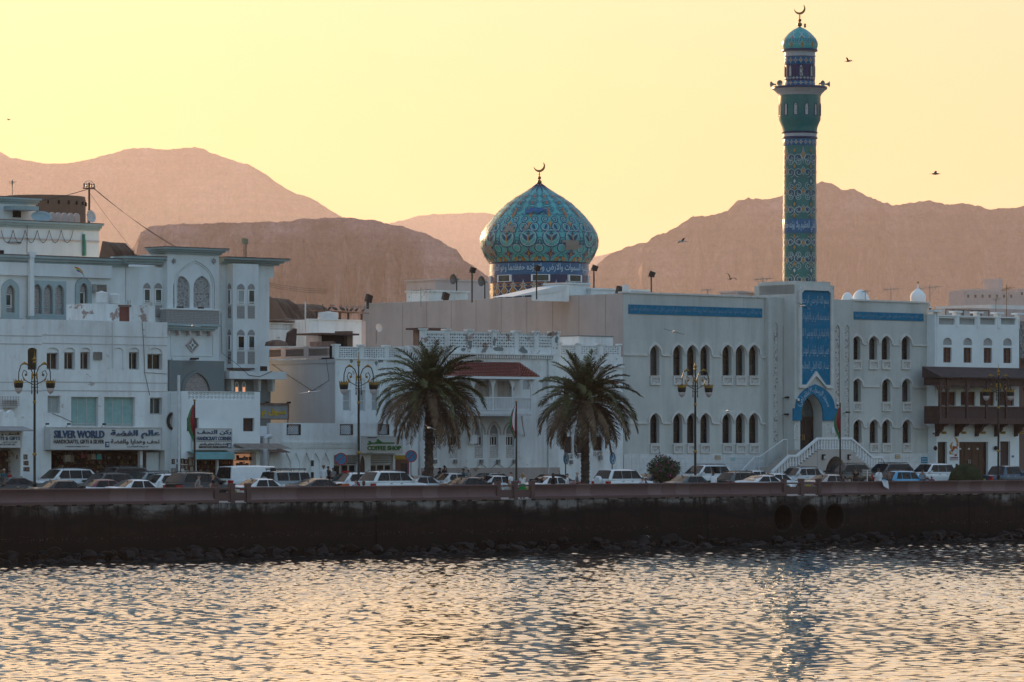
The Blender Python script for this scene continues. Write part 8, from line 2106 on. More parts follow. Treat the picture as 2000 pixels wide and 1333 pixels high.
# ================================================================ flags
FR, FW, FG = plain('flag_red',(0.30,0.012,0.03),0.7), plain('flag_white',(0.70,0.70,0.70),0.7), plain('flag_green',(0.03,0.16,0.06),0.7)
def flag(px, ytop, t, L_, label, order, side=-1):
    s = S(px,t); zg = gz(t) if t < 13.2 or t > 14.8 else 3.56; h = ZZ(ytop,s,t)-zg
    th = thing('flagpole', label, 'flagpole', P(s,t,zg), ROT-0.4, 'flagpoles along the corniche')
    MB().tube([(0,0,0),(0,0,h)],[0.085,0.055],8).build('pole', BLACK, th); MB().lathe([(0.02,h),(0.10,h+0.03),(0.10,h+0.10),(0.02,h+0.14)],8).build('pole_cap', LGOLD, th)
    z0 = h-0.25
    fl_ = MB().box(-0.03,0.03,-0.06,-0.055,z0-0.2,z0).build('flag', FR, th)
    for k, mt in enumerate(order):
        n = 12; vs = []
        for j in range(n+1):
            u = j/n; z = z0-L_*u*(1.0-0.04*k); f0, f1 = k/len(order), (k+1)/len(order)
            for f in (f0,f1):
                spread = 0.10+0.55*math.sin(min(1,u*1.15)*math.pi)**0.8*(0.7+0.3*u); x = side*(0.06+spread*f*0.85) ; y = -0.07-0.14*math.sin(f*9+u*3.0)*u
                vs.append((x,y,z-0.55*f*u if mt is not order[0] else z-0.35*f*u))
        MB().add(vs,[(2*j,2*j+1,2*j+3,2*j+2) for j in range(n)]).build('stripe', mt, fl_, 80)
flag(380,784,15.5,2.3,'red and green flag hanging limp before the corner shop',[FR,FR,FG,FG],-1); flag(1008.5,787,15.0,2.35,'red and white flag hanging limp between the palms',[FR,FW,FW,FR,FG],-1); flag(1641,790,15.0,2.2,'red and green flag hanging limp before the mosque stairs',[FR,FR,FG],-1)

# ================================================================ road signs
SBL, SRED = plain('sign_blue',(0.012,0.16,0.30),0.4), plain('sign_red',(0.33,0.02,0.03),0.4)
def disc(r, y0, y1, n=28): return MB().lathe([(0.001,y0),(r,y0),(r,y1),(0.001,y1)],n).xform(Matrix.Rotation(R(90),4,'X'))
def nostop(px, py, t, rpx, label, yaw):
    s = S(px,t); k = DEP(s,t)/FPX; r = rpx*k; zg = gz(t); z = ZZ(py,s,t)-zg
    th = thing('road_sign', label, 'road sign', P(s,t,zg), yaw, 'no stopping signs')
    MB().tube([(0,0.05,0),(0,0.05,z)],0.04,6).build('post', GREYM, th)
    pl_ = disc(r,0.0,0.02).xform(Matrix.Translation((0,0.02,z))).build('sign_plate', SBL, th)
    ring_o = [(r*math.cos(R(a)),z+r*math.sin(R(a))) for a in range(0,360,12)]; ring_i = [(r*0.84*math.cos(R(a)),z+r*0.84*math.sin(R(a))) for a in range(0,360,12)]
    MB().ring(ring_o,ring_i,-0.025,-0.003).build('red_rim', SRED, pl_)
    for sg in (-1,1): MB().prism([(-0.62*r*sg-0.05*r,z-0.58*r),(-0.62*r*sg+0.05*r,z-0.66*r),(0.62*r*sg+0.05*r,z+0.58*r),(0.62*r*sg-0.05*r,z+0.66*r)],-0.022+0.004*sg,-0.004).build('red_bar', SRED, pl_)
nostop(666,897,20.5,12.3,'round blue and red no stopping sign left of the coffee shop',0.1); nostop(803,891.5,20.5,12,'round blue and red no stopping sign left of the palm trunk',0.25)
def accessible(px, py, t, rpx, label, yaw):
    s = S(px,t); k = DEP(s,t)/FPX; r = rpx*k; zg = gz(t); z = ZZ(py,s,t)-zg
    th = thing('parking_sign', label, 'road sign', P(s,t,zg), yaw, 'blue accessible parking signs')
    MB().tube([(0,0.06,0),(0,0.06,z)],0.045,6).build('post', BLACK, th); pl_ = disc(r,0.0,0.03).xform(Matrix.Translation((0,0.03,z))).build('sign_plate', SBL, th)
    mb = MB().sphere((-0.02*r,-0.03,z+0.60*r),0.11*r,8).tube([(-0.02*r,-0.03,z+0.45*r),(0.0,-0.03,z-0.02*r),(0.30*r,-0.03,z-0.04*r),(0.42*r,-0.03,z-0.48*r),(0.55*r,-0.03,z-0.44*r)],0.055*r,5).tube([(0.0,-0.03,z+0.22*r),(0.26*r,-0.03,z+0.20*r)],0.05*r,5)
    mb.tube([(-0.02*r+0.42*r*math.cos(R(a)),-0.03,z-0.30*r+0.42*r*math.sin(R(a))) for a in range(110,350,20)],0.05*r,5); mb.build('wheelchair_symbol', WHITEP, pl_)
accessible(1106,896,23.5,12,'blue wheelchair parking sign left of second palm trunk',1.12); accessible(1197,896,23.5,12,'blue wheelchair parking sign right of second palm trunk',1.05)
bp = thing('striped_post', 'black and white striped post before the pointed niches', 'post', P(S(610,25.5),25.5,gz(25.5)), ROT)
hh = ZP(610,888,25.5)-gz(25.5)
for k in range(6): MB().tube([(0,0,hh*k/6),(0,0,hh*(k+1)/6)],0.11,8).build('stripe', WHITEP if k%2 else BLACK, bp)
bd = thing('road_board', 'grey rectangular road sign seen from behind near seated men', 'road sign', P(S(1693,8.2),8.2,3.4), ROT+0.2); z_ = ZP(1693,930,8.2)-3.4; MB().box(-0.62,0.62,0,0.03,z_,z_+0.5).build('sign_plate', GREYM, bd); MB().tube([(0,-0.04,0),(0,-0.04,z_+0.45)],0.04,6).build('post', WHITEP, bd)
for k in range(3): MB().box(-0.62,0.62,-0.03,-0.002,z_+0.05+0.18*k,z_+0.09+0.18*k).build('stiffener', ALU, bd)
lb = thing('litter_bin', 'squat pinkish domed concrete bin beside the walking group', 'bin', P(S(1116,3.2),3.2,3.42), ROT); MB().lathe([(0.38,0),(0.40,0.75),(0.33,0.78),(0.33,0.86),(0.52,0.90),(0.48,1.02),(0.30,1.12),(0.01,1.15)],16).build('bin_body', GRAN2, lb, 40)

# ================================================================ palms
LEAFG = plain('palm_leaf', (0.088,0.092,0.036), 0.75, var=0.5, spec=0.2); LEAFD = plain('palm_leaf_dry', (0.18,0.118,0.072), 0.8, var=0.5, spec=0.15); STEM = plain('palm_midrib', (0.16,0.13,0.06), 0.7); TRUNK = plain('palm_trunk', (0.075,0.055,0.045), 0.9, var=0.45)
def frond_mesh(seed, L_, e0, e1, mat, nl=54):
    """arched midrib with two ranks of blade leaflets; e0,e1 = elevation at root and tip"""
    rs = random.Random(seed); pts = [Vector((0,0,0))]; n = 16
    for i in range(n):
        f = i/n; e = R(e0+(e1-e0)*f**1.25); pts.append(pts[-1]+Vector((math.cos(e),0,math.sin(e)))*(L_/n))
    mb = MB().tube(pts,[0.045*(1-i/n)+0.008 for i in range(n+1)],4)
    for i in range(nl):
        f = 0.16+0.84*(i+0.5)/nl; k = f*n; j = min(n-1,int(k)); p = pts[j].lerp(pts[j+1],k-j); d = (pts[j+1]-pts[j]).normalized(); up_ = Vector((-d.z,0,d.x))
        ll = L_*0.17*(0.55+0.75*math.sin(math.pi*min(1,f*0.9+0.1)))*rs.uniform(0.85,1.1)
        for sg in (-1,1):
            dr = (d*rs.uniform(0.5,0.85)+Vector((0,sg,0))*rs.uniform(0.55,0.9)+up_*rs.uniform(-0.05,0.40)).normalized(); w_ = 0.032; sag = Vector((0,0,-1))*ll*rs.uniform(0.10,0.30)
            wd = dr.cross(Vector((0,0,1))); wd = wd.normalized() if wd.length > 1e-3 else Vector((0,1,0)); wd = (wd+up_*0.6).normalized()*w_
            q = p+dr*ll*0.5; e_ = p+dr*ll+sag
            mb.add([p-wd*0.5,p+wd*0.5,q+wd,q-wd,e_],[(0,1,2,3),(3,2,4)])
    return mb.mesh('frond', mat)
def palm(px, t, ycrown, ybase, rpx, label, seed, lean=0.0):
    rs = random.Random(seed); s = S(px,t); zg = gz(t); k = DEP(s,t)/FPX; zc = ZZ(ycrown,s,t)-zg; L_ = rpx*k
    th = thing('date_palm', label, 'palm tree', P(s,t,zg), rs.uniform(0,6))
    n = 22; pr = []
    for i in range(n+1):
        f = i/n; r_ = (0.31-0.05*f if f < 0.86 else 0.26+0.14*(f-0.86)/0.14); pr += [(r_*1.03,zc*f),(r_*1.10,zc*(f+0.25/n)),(r_*0.96,zc*(f+0.8/n))]
    tr = MB().lathe(pr+[(0.05,zc*1.05)],12); 
    for i in range(len(tr.v)): x,y,z = tr.v[i]; a = math.atan2(y,x); j = 1+0.07*math.sin(a*5+z*9)+rs.uniform(-0.03,0.03); tr.v[i] = (x*j+lean*(z/zc)**2,y*j,z)
    tr.build('trunk', TRUNK, th)
    bt = MB()
    for i in range(150):
        f = rs.uniform(0.03,0.99); a = rs.uniform(0,6.28); z = zc*f; r_ = 0.285; bt.add([(r_*math.cos(a-0.22)+lean*f*f,r_*math.sin(a-0.22),z-0.08),(r_*math.cos(a+0.22)+lean*f*f,r_*math.sin(a+0.22),z-0.08),((r_+0.09)*math.cos(a)+lean*f*f,(r_+0.09)*math.sin(a),z+0.10),(r_*0.9*math.cos(a)+lean*f*f,r_*0.9*math.sin(a),z+0.12)],[(0,1,2),(0,2,3),(1,3,2)])
    tag(bt.build('leaf_scar', TRUNK, th), kind='stuff')
    lib = [frond_mesh(seed*50+i, L_*q, e0, e1, mt) for i,(q,e0,e1,mt) in enumerate([(0.82,84,58,LEAFG),(0.88,78,38,LEAFG),(0.95,66,10,LEAFG),(0.98,55,-12,LEAFG),(1.0,42,-35,LEAFG),(1.0,30,-58,LEAFG),(1.05,22,-78,LEAFG),(1.08,10,-85,LEAFD),(1.05,0,-88,LEAFD),(1.0,-18,-89,LEAFD),(0.95,-35,-90,LEAFD)])]
    tot = 92
    for i in range(tot):
        f = (i+rs.random())/tot; j = min(10,int(f**0.92*11)); fo = ob('frond', lib[j], th, (lean,0,zc-0.05+rs.uniform(-0.2,0.3)-0.5*f)); fo.rotation_euler = (rs.uniform(-0.15,0.15),rs.uniform(-0.10,0.10),i*2.39996+rs.uniform(-0.25,0.25)); sc_ = rs.uniform(0.82,1.05); fo.scale = (sc_,sc_,sc_)
palm(838,21.0,765,925,122,'date palm with drooping brown fronds before the balcony, left one',3,0.1)
palm(1143,21.0,780,925,116,'date palm with drooping brown fronds beside the mosque corner, right one',4,-0.35)

# ================================================================ bushes
def bush(px, t, ytop, rpx, label, seed, mats, dome=False, n=2600, sz=0.07, cat='bush', name='bush'):
    rs = random.Random(seed); s = S(px,t); k = DEP(s,t)/FPX; r = rpx*k; zg = gz(t); h = ZZ(ytop,s,t)-zg
    th = thing(name, label, cat, P(s,t,zg), ROT)
    for i in range(7): 
        a = i*0.9; MB().tube([(0.1*math.cos(a),0.1*math.sin(a),0),(r*0.35*math.cos(a),r*0.35*math.sin(a),h*0.55),(r*0.6*math.cos(a),r*0.6*math.sin(a),h*0.85)],[0.05,0.035,0.015],5).build('stem', TRUNK, th)
    if dome: MB().lathe([(r*0.93*math.cos(R(a))+0.001,h*(0.42+0.56*math.sin(R(a)))) for a in range(-60,91,10)],28).build('inner_foliage', mats[0][1], th, 60)
    lobes = [(rs.uniform(-0.6,0.6)*r,rs.uniform(-0.6,0.6)*r,h*rs.uniform(0.45,0.78),r*rs.uniform(0.35,0.55)) for _ in range(14)]
    for nm, mt, cnt, s_ in mats:
        mb = MB()
        for i in range(int(n*cnt)):
            if dome:
                th_, ph = rs.uniform(0,6.28), math.asin(rs.uniform(-0.5,1)); d = Vector((math.cos(ph)*math.cos(th_),math.cos(ph)*math.sin(th_),math.sin(ph))); p = Vector((d.x*r,d.y*r,h*0.42+d.z*h*0.58))*1.0; p *= rs.uniform(0.985,1.01)
            else:
                lx,ly,lz,lr = rs.choice(lobes); d = Vector((rs.gauss(0,1),rs.gauss(0,1),rs.gauss(0,1))).normalized(); p = Vector((lx,ly,lz))+d*lr*(rs.uniform(0.75,1.08) if nm != 'leaf' else rs.uniform(0.4,1.05)); 
                if p.z < 0.05: continue
            a1 = Vector((rs.gauss(0,1),rs.gauss(0,1),rs.gauss(0,1)+0.5)).normalized(); a2 = a1.cross(d); a2 = a2.normalized() if a2.length > 1e-3 else Vector((1,0,0)); l_ = s_*rs.uniform(0.7,1.4)
            mb.add([p-a2*l_*0.3,p+a1*l_*0.8,p+a2*l_*0.3,p-a1*l_*0.5],[(0,1,2,3)])
        tag(mb.build(nm, mt, th), kind='stuff')
BLEAF, BLEAF2, PINK = plain('bush_leaf',(0.030,0.050,0.022),0.7,var=0.5), plain('bush_leaf_light',(0.055,0.080,0.030),0.7,var=0.4), plain('pink_blossom',(0.42,0.05,0.20),0.7,var=0.3)
bush(1298,13.9,891,40,'dark bush covered with pink blossom before the mosque',31,[('leaf',BLEAF,1.6,0.16),('light_leaf',BLEAF2,0.4,0.14),('blossom',PINK,0.16,0.15)], name='flowering_bush')
bush(1887,7.6,906,33,'clipped round green bush behind the parapet at right',32,[('leaf',plain('hedge_leaf',(0.030,0.045,0.014),0.8,var=0.4),5.0,0.06),('light_leaf',plain('hedge_leaf_light',(0.05,0.068,0.02),0.8,var=0.4),1.6,0.05)],dome=True,name='round_bush')
# ================================================================ people
SKINS = [plain('skin_light',(0.42,0.24,0.18),0.6), plain('skin_tan',(0.25,0.13,0.085),0.6), plain('skin_dark',(0.10,0.055,0.038),0.6)]
HAIRS = {'dark':plain('hair_dark',(0.012,0.010,0.009),0.6),'grey':plain('hair_grey',(0.35,0.33,0.31),0.7),'blond':plain('hair_blond',(0.30,0.18,0.08),0.6),'brown':plain('hair_brown',(0.07,0.035,0.02),0.6),'white':plain('cap_white',(0.62,0.62,0.60),0.8),'cap':plain('cap_dark',(0.05,0.05,0.06),0.8)}
EYE = plain('eye_dark',(0.01,0.01,0.01),0.3); SHOE = plain('shoe',(0.03,0.025,0.022),0.6)
def cloth(name, col): return plain('cloth_'+name, col, 0.85, var=0.15, spec=0.15)
def skin_mesh(name, verts, edges, rad, mat, sub=1, root=0):
    me = bpy.data.meshes.new(name); me.from_pydata(verts, edges, [])
    o = bpy.data.objects.new(name, me); COL.objects.link(o)
    md = o.modifiers.new('skin','SKIN'); 
    sv = me.skin_vertices[0].data
    for i, r_ in enumerate(rad): sv[i].radius = r_ if isinstance(r_, tuple) else (r_,r_); sv[i].use_root = (i == root)
    md.branch_smoothing = 0.4
    sb = o.modifiers.new('sub','SUBSURF'); sb.levels = sub; sb.render_levels = sub
    bpy.context.view_layer.update()
    out = bpy.data.meshes.new_from_object(o.evaluated_get(bpy.context.evaluated_depsgraph_get()))
    bpy.data.objects.remove(o); bpy.data.meshes.remove(me)
    out.name = name; out.materials.clear(); out.materials.append(mat)
    out.polygons.foreach_set('use_smooth',[True]*len(out.polygons)); out.update()
    return out
def pose_joints(pose):
    J = {'pel':(0,0,0.93),'spi':(0,0.01,1.10),'che':(0,0.01,1.28),'nec':(0,0.0,1.46),'jaw':(0,-0.02,1.53),'hea':(0,-0.015,1.63),'top':(0,0.0,1.71)}
    for n, sg in (('L',-1),('R',1)):
        J['sho'+n] = (sg*0.175,0.01,1.40); J['elb'+n] = (sg*0.225,0.04,1.12); J['wri'+n] = (sg*0.225,-0.05,0.88); J['han'+n] = (sg*0.22,-0.075,0.80)
        J['hip'+n] = (sg*0.09,0,0.90); J['kne'+n] = (sg*0.10,-0.01,0.50); J['ank'+n] = (sg*0.10,0.03,0.09); J['toe'+n] = (sg*0.11,-0.14,0.035)
    if pose == 'walk':
        J['kneL'] = (-0.10,-0.16,0.52); J['ankL'] = (-0.10,-0.20,0.10); J['toeL'] = (-0.10,-0.37,0.06); J['kneR'] = (0.10,0.06,0.50); J['ankR'] = (0.10,0.30,0.13); J['toeR'] = (0.10,0.15,0.035)
        J['wriL'] = (-0.23,0.16,0.92); J['elbL'] = (-0.23,0.14,1.14); J['hanL'] = (-0.22,0.17,0.84); J['wriR'] = (0.22,-0.20,0.96); J['hanR'] = (0.21,-0.25,0.90)
    if pose == 'phone':
        J['elbR'] = (0.26,-0.06,1.14); J['wriR'] = (0.14,-0.12,1.42); J['hanR'] = (0.10,-0.10,1.53)
    if pose == 'brow':
        J['elbR'] = (0.34,-0.10,1.36); J['wriR'] = (0.20,-0.14,1.58); J['hanR'] = (0.12,-0.14,1.66)
    if pose == 'sit':
        for n, sg in (('L',-1),('R',1)):
            J['kne'+n] = (sg*0.13,-0.44,0.93); J['ank'+n] = (sg*0.13,-0.42,0.50); J['toe'+n] = (sg*0.13,-0.58,0.46); J['wri'+n] = (sg*0.16,-0.26,1.02); J['han'+n] = (sg*0.13,-0.36,1.00); J['elb'+n] = (sg*0.24,-0.02,1.12)
        for k_ in ('che','nec','jaw','hea','top','shoL','shoR'): x,y,z = J[k_]; J[k_] = (x,y-0.06-0.10*(z-1.28),z-0.02)
    return J
def body_mesh(pose):
    J = pose_joints(pose); V = []; E_ = []; Rr = []; I = {}
    def v_(k, r_, p=None): I[k] = len(V); V.append(p or J[k]); Rr.append(r_); return I[k]
    def e(a, c): E_.append((I[a],I[c]))
    for k, r_ in (('pel',(0.14,0.10)),('spi',(0.125,0.095)),('che',(0.155,0.105)),('nec',0.058),('jaw',0.066),('hea',(0.080,0.098)),('top',0.060)): v_(k, r_)
    for a, c in (('pel','spi'),('spi','che'),('che','nec'),('nec','jaw'),('jaw','hea'),('hea','top')): e(a,c)
    for n in 'LR':
        for k, r_ in (('sho',0.062),('elb',0.043),('wri',0.030),('han',(0.020,0.038)),('hip',0.095),('kne',0.062),('ank',0.042),('toe',0.035)): v_(k+n, r_)
        for a, c in (('che','sho'),('sho','elb'),('elb','wri'),('wri','han'),('pel','hip'),('hip','kne'),('kne','ank'),('ank','toe')): e(a if a in ('che','pel') else a+n, c+n)
        h = Vector(J['han'+n]); w_ = Vector(J['wri'+n]); d = (h-w_).normalized(); sd_ = d.cross(Vector((1 if n == 'R' else -1,0,0.2))).normalized()
        for q, (off, ln) in enumerate(((-0.030,0.072),(-0.010,0.085),(0.010,0.080),(0.030,0.064))):
            a_ = h+d*0.02+sd_*off; b_ = a_+d*ln*0.55; c_ = b_+(d+Vector((0,-0.25,0))).normalized()*ln*0.45
            v_('f%d%s1' % (q,n),0.010,tuple(a_)); v_('f%d%s2' % (q,n),0.009,tuple(b_)); v_('f%d%s3' % (q,n),0.007,tuple(c_)); e('han'+n,'f%d%s1' % (q,n)); e('f%d%s1' % (q,n),'f%d%s2' % (q,n)); e('f%d%s2' % (q,n),'f%d%s3' % (q,n))
        a_ = w_+(h-w_)*0.55+sd_*(-0.045); b_ = a_+(d*0.6-sd_*0.5).normalized()*0.045; v_('t%s1' % n,0.011,tuple(a_)); v_('t%s2' % n,0.009,tuple(b_)); e('han'+n,'t%s1' % n); e('t%s1' % n,'t%s2' % n)
    return skin_mesh('body', V, E_, Rr, SKINS[1]), J
def sub_mesh(J, keys, chains, rad, name):
    I = {k: i for i, k in enumerate(keys)}; return skin_mesh(name, [J[k] for k in keys], [(I[a],I[c]) for a,c in chains], [rad[k] for k in keys], SHOE)
POSES = {}
for pose in ('stand','walk','phone','brow','sit'):
    bm_, J = body_mesh(pose); J2 = dict(J)
    for n in 'LR': J2['cuf'+n] = tuple(Vector(J['sho'+n]).lerp(Vector(J['elb'+n]),0.75)); J2['slv'+n] = tuple(Vector(J['elb'+n]).lerp(Vector(J['wri'+n]),0.85)); J2['hem'] = (0,0,0.90) if pose != 'sit' else (0,0.0,0.92); J2['ftr'+n] = tuple(Vector(J['kne'+n]).lerp(Vector(J['ank'+n]),0.9)); 
    rt = {'hem':(0.165,0.125),'spi':(0.158,0.122),'che':(0.178,0.128),'nec':0.070,'shoL':0.082,'shoR':0.082,'cufL':0.068,'cufR':0.068,'elbL':0.062,'elbR':0.062,'slvL':0.052,'slvR':0.052}
    tee = sub_mesh(J2,['spi','hem','che','nec','shoL','cufL','shoR','cufR'],[('hem','spi'),('spi','che'),('che','nec'),('che','shoL'),('shoL','cufL'),('che','shoR'),('shoR','cufR')],rt,'shirt')
    lng = sub_mesh(J2,['spi','hem','che','nec','shoL','elbL','slvL','shoR','elbR','slvR'],[('hem','spi'),('spi','che'),('che','nec'),('che','shoL'),('shoL','elbL'),('elbL','slvL'),('che','shoR'),('shoR','elbR'),('elbR','slvR')],rt,'shirt')
    rt2 = {'pel':(0.165,0.125),'hipL':0.115,'hipR':0.115,'kneL':0.080,'kneR':0.080,'ftrL':0.066,'ftrR':0.066}
    tro = sub_mesh(J2,['pel','hipL','kneL','ftrL','hipR','kneR','ftrR'],[('pel','hipL'),('hipL','kneL'),('kneL','ftrL'),('pel','hipR'),('hipR','kneR'),('kneR','ftrR')],rt2,'trousers')
    hx,hy,hz_ = J['hea']
    hair = MB().lathe([(0.104*math.cos(R(a)),0.125*math.sin(R(a))) for a in range(5,91,12)],14,(hx,hy+0.018,hz_-0.005)); hair = hair.mesh('hair', HAIRS['dark'], 60)
    lhair = MB().lathe([(0.075,-0.26),(0.10,-0.16),(0.108,-0.04),(0.108,0.03)]+[(0.108*math.cos(R(a)),0.03+0.115*math.sin(R(a))) for a in range(10,91,16)],14,(hx,hy+0.035,hz_-0.01)).mesh('hair', HAIRS['brown'], 60)
    cap = MB().lathe([(0.106,0.01),(0.112,0.02),(0.112,0.10),(0.10,0.115),(0.002,0.12)],16,(hx,hy+0.01,hz_+0.0)).mesh('cap', HAIRS['white'], 40)
    face = MB().prism([(hx-0.014,hz_-0.045),(hx+0.014,hz_-0.045),(hx+0.005,hz_+0.01),(hx-0.005,hz_+0.01)],hy-0.125,hy-0.08).mesh('nose', SKINS[1]); ears = MB().sphere((hx-0.098,hy+0.01,hz_-0.02),0.028,6).sphere((hx+0.098,hy+0.01,hz_-0.02),0.028,6).mesh('ear', SKINS[1]); eyes = MB().sphere((hx-0.035,hy-0.092,hz_+0.0),0.012,6).sphere((hx+0.035,hy-0.092,hz_+0.0),0.012,6).mesh('eye', EYE); mouth = MB().box(hx-0.028,hx+0.028,hy-0.10,hy-0.07,hz_-0.082,hz_-0.074).mesh('mouth', plain('lips',(0.22,0.08,0.07),0.6))
    shoe = MB()
    for n in 'LR':
        a, t_ = Vector(J['ank'+n]), Vector(J['toe'+n]); shoe.tube([a+Vector((0,0.05,-0.05)),(a+t_)/2+Vector((0,0,-0.01)),t_],[0.055,0.055,0.042],8)
    shoe = shoe.mesh('shoe', SHOE, 50)
    skirt = MB().lathe([(0.30,0.34),(0.26,0.55),(0.19,0.86),(0.155,1.02)],18).mesh('skirt', SHOE, 50)
    thobe = MB().lathe([(0.235,0.12),(0.215,0.45),(0.185,0.85),(0.180,1.05),(0.20,1.28),(0.17,1.40),(0.075,1.47)],18).xform(Matrix.Diagonal((1,0.78,1,1))).mesh('robe', SHOE, 50)
    sit_robe = MB().tube([(0,0.02,1.34),(0,0.02,1.1),(0,-0.02,0.95),(0,-0.28,0.92),(0,-0.46,0.80),(0,-0.46,0.52)],[0.17,0.185,0.20,0.20,0.17,0.17],12).mesh('robe', SHOE, 50)
    POSES[pose] = dict(body=bm_,tee=tee,long=lng,tro=tro,hair=hair,lhair=lhair,cap=cap,nose=face,ear=ears,eye=eyes,mouth=mouth,shoe=shoe,skirt=skirt,thobe=thobe,sit_robe=sit_robe,J=J)
def person(px, ytop, t, pose, yaw, label, skin, hair, top, bottom, dress=None, seat=None, h=None, group='people on the promenade', z=None, extra=None):
    s = S(px,t); zg = z if z is not None else (3.42 if t < 6.9 else gz(t)+0.0)
    pz = POSES[pose]; sc_ = (h or 1.72)/1.72
    if pose == 'sit': zg = (seat if seat is not None else 3.42+0.45)-0.82*sc_
    th = thing('person', label, 'person', P(s,t,zg), yaw, group); th.scale = (sc_,)*3
    def put(k, mt, nm):
        o = ob(nm, pz[k], th)
        if o.material_slots: o.material_slots[0].link = 'OBJECT'; o.material_slots[0].material = mt
        return o
    bo = put('body', SKINS[skin], 'body')
    for k in ('nose','ear'): put(k, SKINS[skin], k).parent = bo
    put('eye', EYE, 'eye').parent = bo; put('mouth', bpy.data.materials['lips'], 'mouth').parent = bo
    if hair[0] == 'cap': put('cap', HAIRS[hair[1]], 'cap')
    elif hair[0] == 'long': put('lhair', HAIRS[hair[1]], 'hair')
    elif hair[0] == 'short': put('hair', HAIRS[hair[1]], 'hair')
    if dress == 'thobe':
        put('long', top, 'sleeves'); put('sit_robe' if pose == 'sit' else 'thobe', top, 'robe')
    else:
        put('long' if (top.name.endswith('_long')) else 'tee', top, 'shirt')
        if dress == 'skirt': put('skirt', bottom, 'skirt')
        else: put('tro', bottom, 'trousers')
    put('shoe', SHOE, 'shoe')
    if extra == 'backpack': MB().box(-0.15,0.15,0.13,0.28,1.0,1.42).build('backpack', cloth('navy_pack',(0.02,0.02,0.03)), th)
    if extra == 'bag': MB().prism([(0.14,0.72),(0.46,0.72),(0.42,1.02),(0.18,1.02)],-0.08,0.08).tube([(0.2,0,1.0),(0.12,0,1.42),(-0.05,0.1,1.40)],0.015,4).build('shoulder_bag', cloth('brown_bag',(0.09,0.055,0.04)), th)
    return th
TOWARD = ROT-R(42)       # facing the water is local -y -> rotate to taste
cB, cDk, cGr, cJean = cloth('black',(0.015,0.015,0.016)), cloth('dark_trousers',(0.03,0.03,0.035)), cloth('grey_tee',(0.26,0.25,0.24)), cloth('jeans',(0.05,0.07,0.11))
cW, cWl, cSh = cloth('white_tee',(0.70,0.71,0.72)), cloth('white_long',(0.72,0.73,0.75)), cloth('beige_shorts',(0.36,0.29,0.21))
person(388,927,1.6,'walk',R(80),'man in grey T-shirt and cap walking before the black jeep',0,('cap','cap'),cGr,cSh,h=1.76)
person(416,928,1.5,'walk',R(95),'blond person in black T-shirt beside the first railing',0,('short','blond'),cB,cDk,h=1.74)
person(693,935,1.1,'sit',R(150),'bald man in blue checked shirt seated behind the parapet',0,('none',''),cloth('blue_check',(0.05,0.20,0.28)),cSh,seat=3.88); person(710,937,1.2,'sit',R(170),'dark-haired woman in pale top seated beside the bald man',0,('long','brown'),cloth('pale_top',(0.55,0.58,0.56)),cJean,seat=3.84,h=1.68)
person(998,922,1.8,'stand',R(60),'man in white T-shirt with dark backpack at second railing',0,('short','brown'),cW,cSh,h=1.80,extra='backpack'); person(1021,923,1.7,'brow',R(-15),'woman in white top and green skirt shading her eyes',0,('long','blond'),cW,cloth('green_skirt',(0.01,0.22,0.05)),'skirt',h=1.70)
person(1081,925,2.2,'walk',R(100),'woman in long black dress carrying a brown bag',1,('long','dark'),cloth('black_long',(0.012,0.012,0.013)),cB,'skirt',h=1.70,extra='bag'); person(1108,926,2.4,'walk',R(105),'person in white shirt walking beside the domed bin',0,('short','brown'),cWl,cDk,h=1.66); person(1127,922,2.6,'walk',R(95),'grey-haired man in grey T-shirt behind the white shirt walker',0,('short','grey'),cloth('slate_tee',(0.13,0.15,0.16)),cDk,h=1.78)
person(1253,932,1.2,'sit',R(130),'man in pale shirt seated at left of the pair by the white wagon',0,('short','dark'),cloth('pale_blue_tee',(0.42,0.47,0.52)),cDk,seat=3.92); person(1264,933,1.2,'sit',R(-100),'man in dark shirt seated at right of the pair by the white wagon',1,('short','brown'),cloth('dark_slate',(0.06,0.06,0.07)),cDk,seat=3.88)
person(1393,926,3.2,'phone',R(170),'man in white robe and cap holding a phone to his ear',2,('cap','brown'),cWl,cWl,'thobe',h=1.68)
person(1647,924,0.55,'sit',R(190),'boy in dark shirt seated on the parapet left of the sign board',1,('short','dark'),cloth('dark_navy',(0.02,0.022,0.035)),cDk,seat=4.30,h=1.45); person(1671,915,1.4,'stand',R(200),'man in black T-shirt standing left of the sign board',1,('short','dark'),cB,cDk,h=1.78,z=3.62)
person(1717,916,0.15,'sit',R(200),'man in white robe seated on the parapet with the hem hanging over',1,('short','dark'),cWl,cWl,'thobe',seat=4.43,h=1.75)
dh_ = MB(); vs = []
for j in range(7):
    for i in range(6): u, f = i/5, j/6; vs.append((-0.32+0.62*u+0.10*f, -0.20-0.05*math.sin(u*7+f*2)-0.02*f, 0.0-0.62*f*(0.55+0.45*u)))
hm = thing('robe_hem', 'white robe hem draped over the outer face of the parapet', 'cloth', P(S(1724,0.0),0.0,4.44), ROT)
MB().add(vs,[(j*6+i,j*6+i+1,j*6+i+7,j*6+i+6) for j in range(6) for i in range(5)]).build('draped_cloth', cWl, hm, 80)
MB().box(-0.32,0.30,-0.20,0.25,-0.002,0.03).build('seat_fold', cWl, hm)
person(1737,918,0.45,'sit',R(185),'man in grey-brown shirt seated right of the white robe',1,('short','dark'),cloth('taupe_tee',(0.13,0.11,0.10)),cDk,seat=4.38,h=1.72)
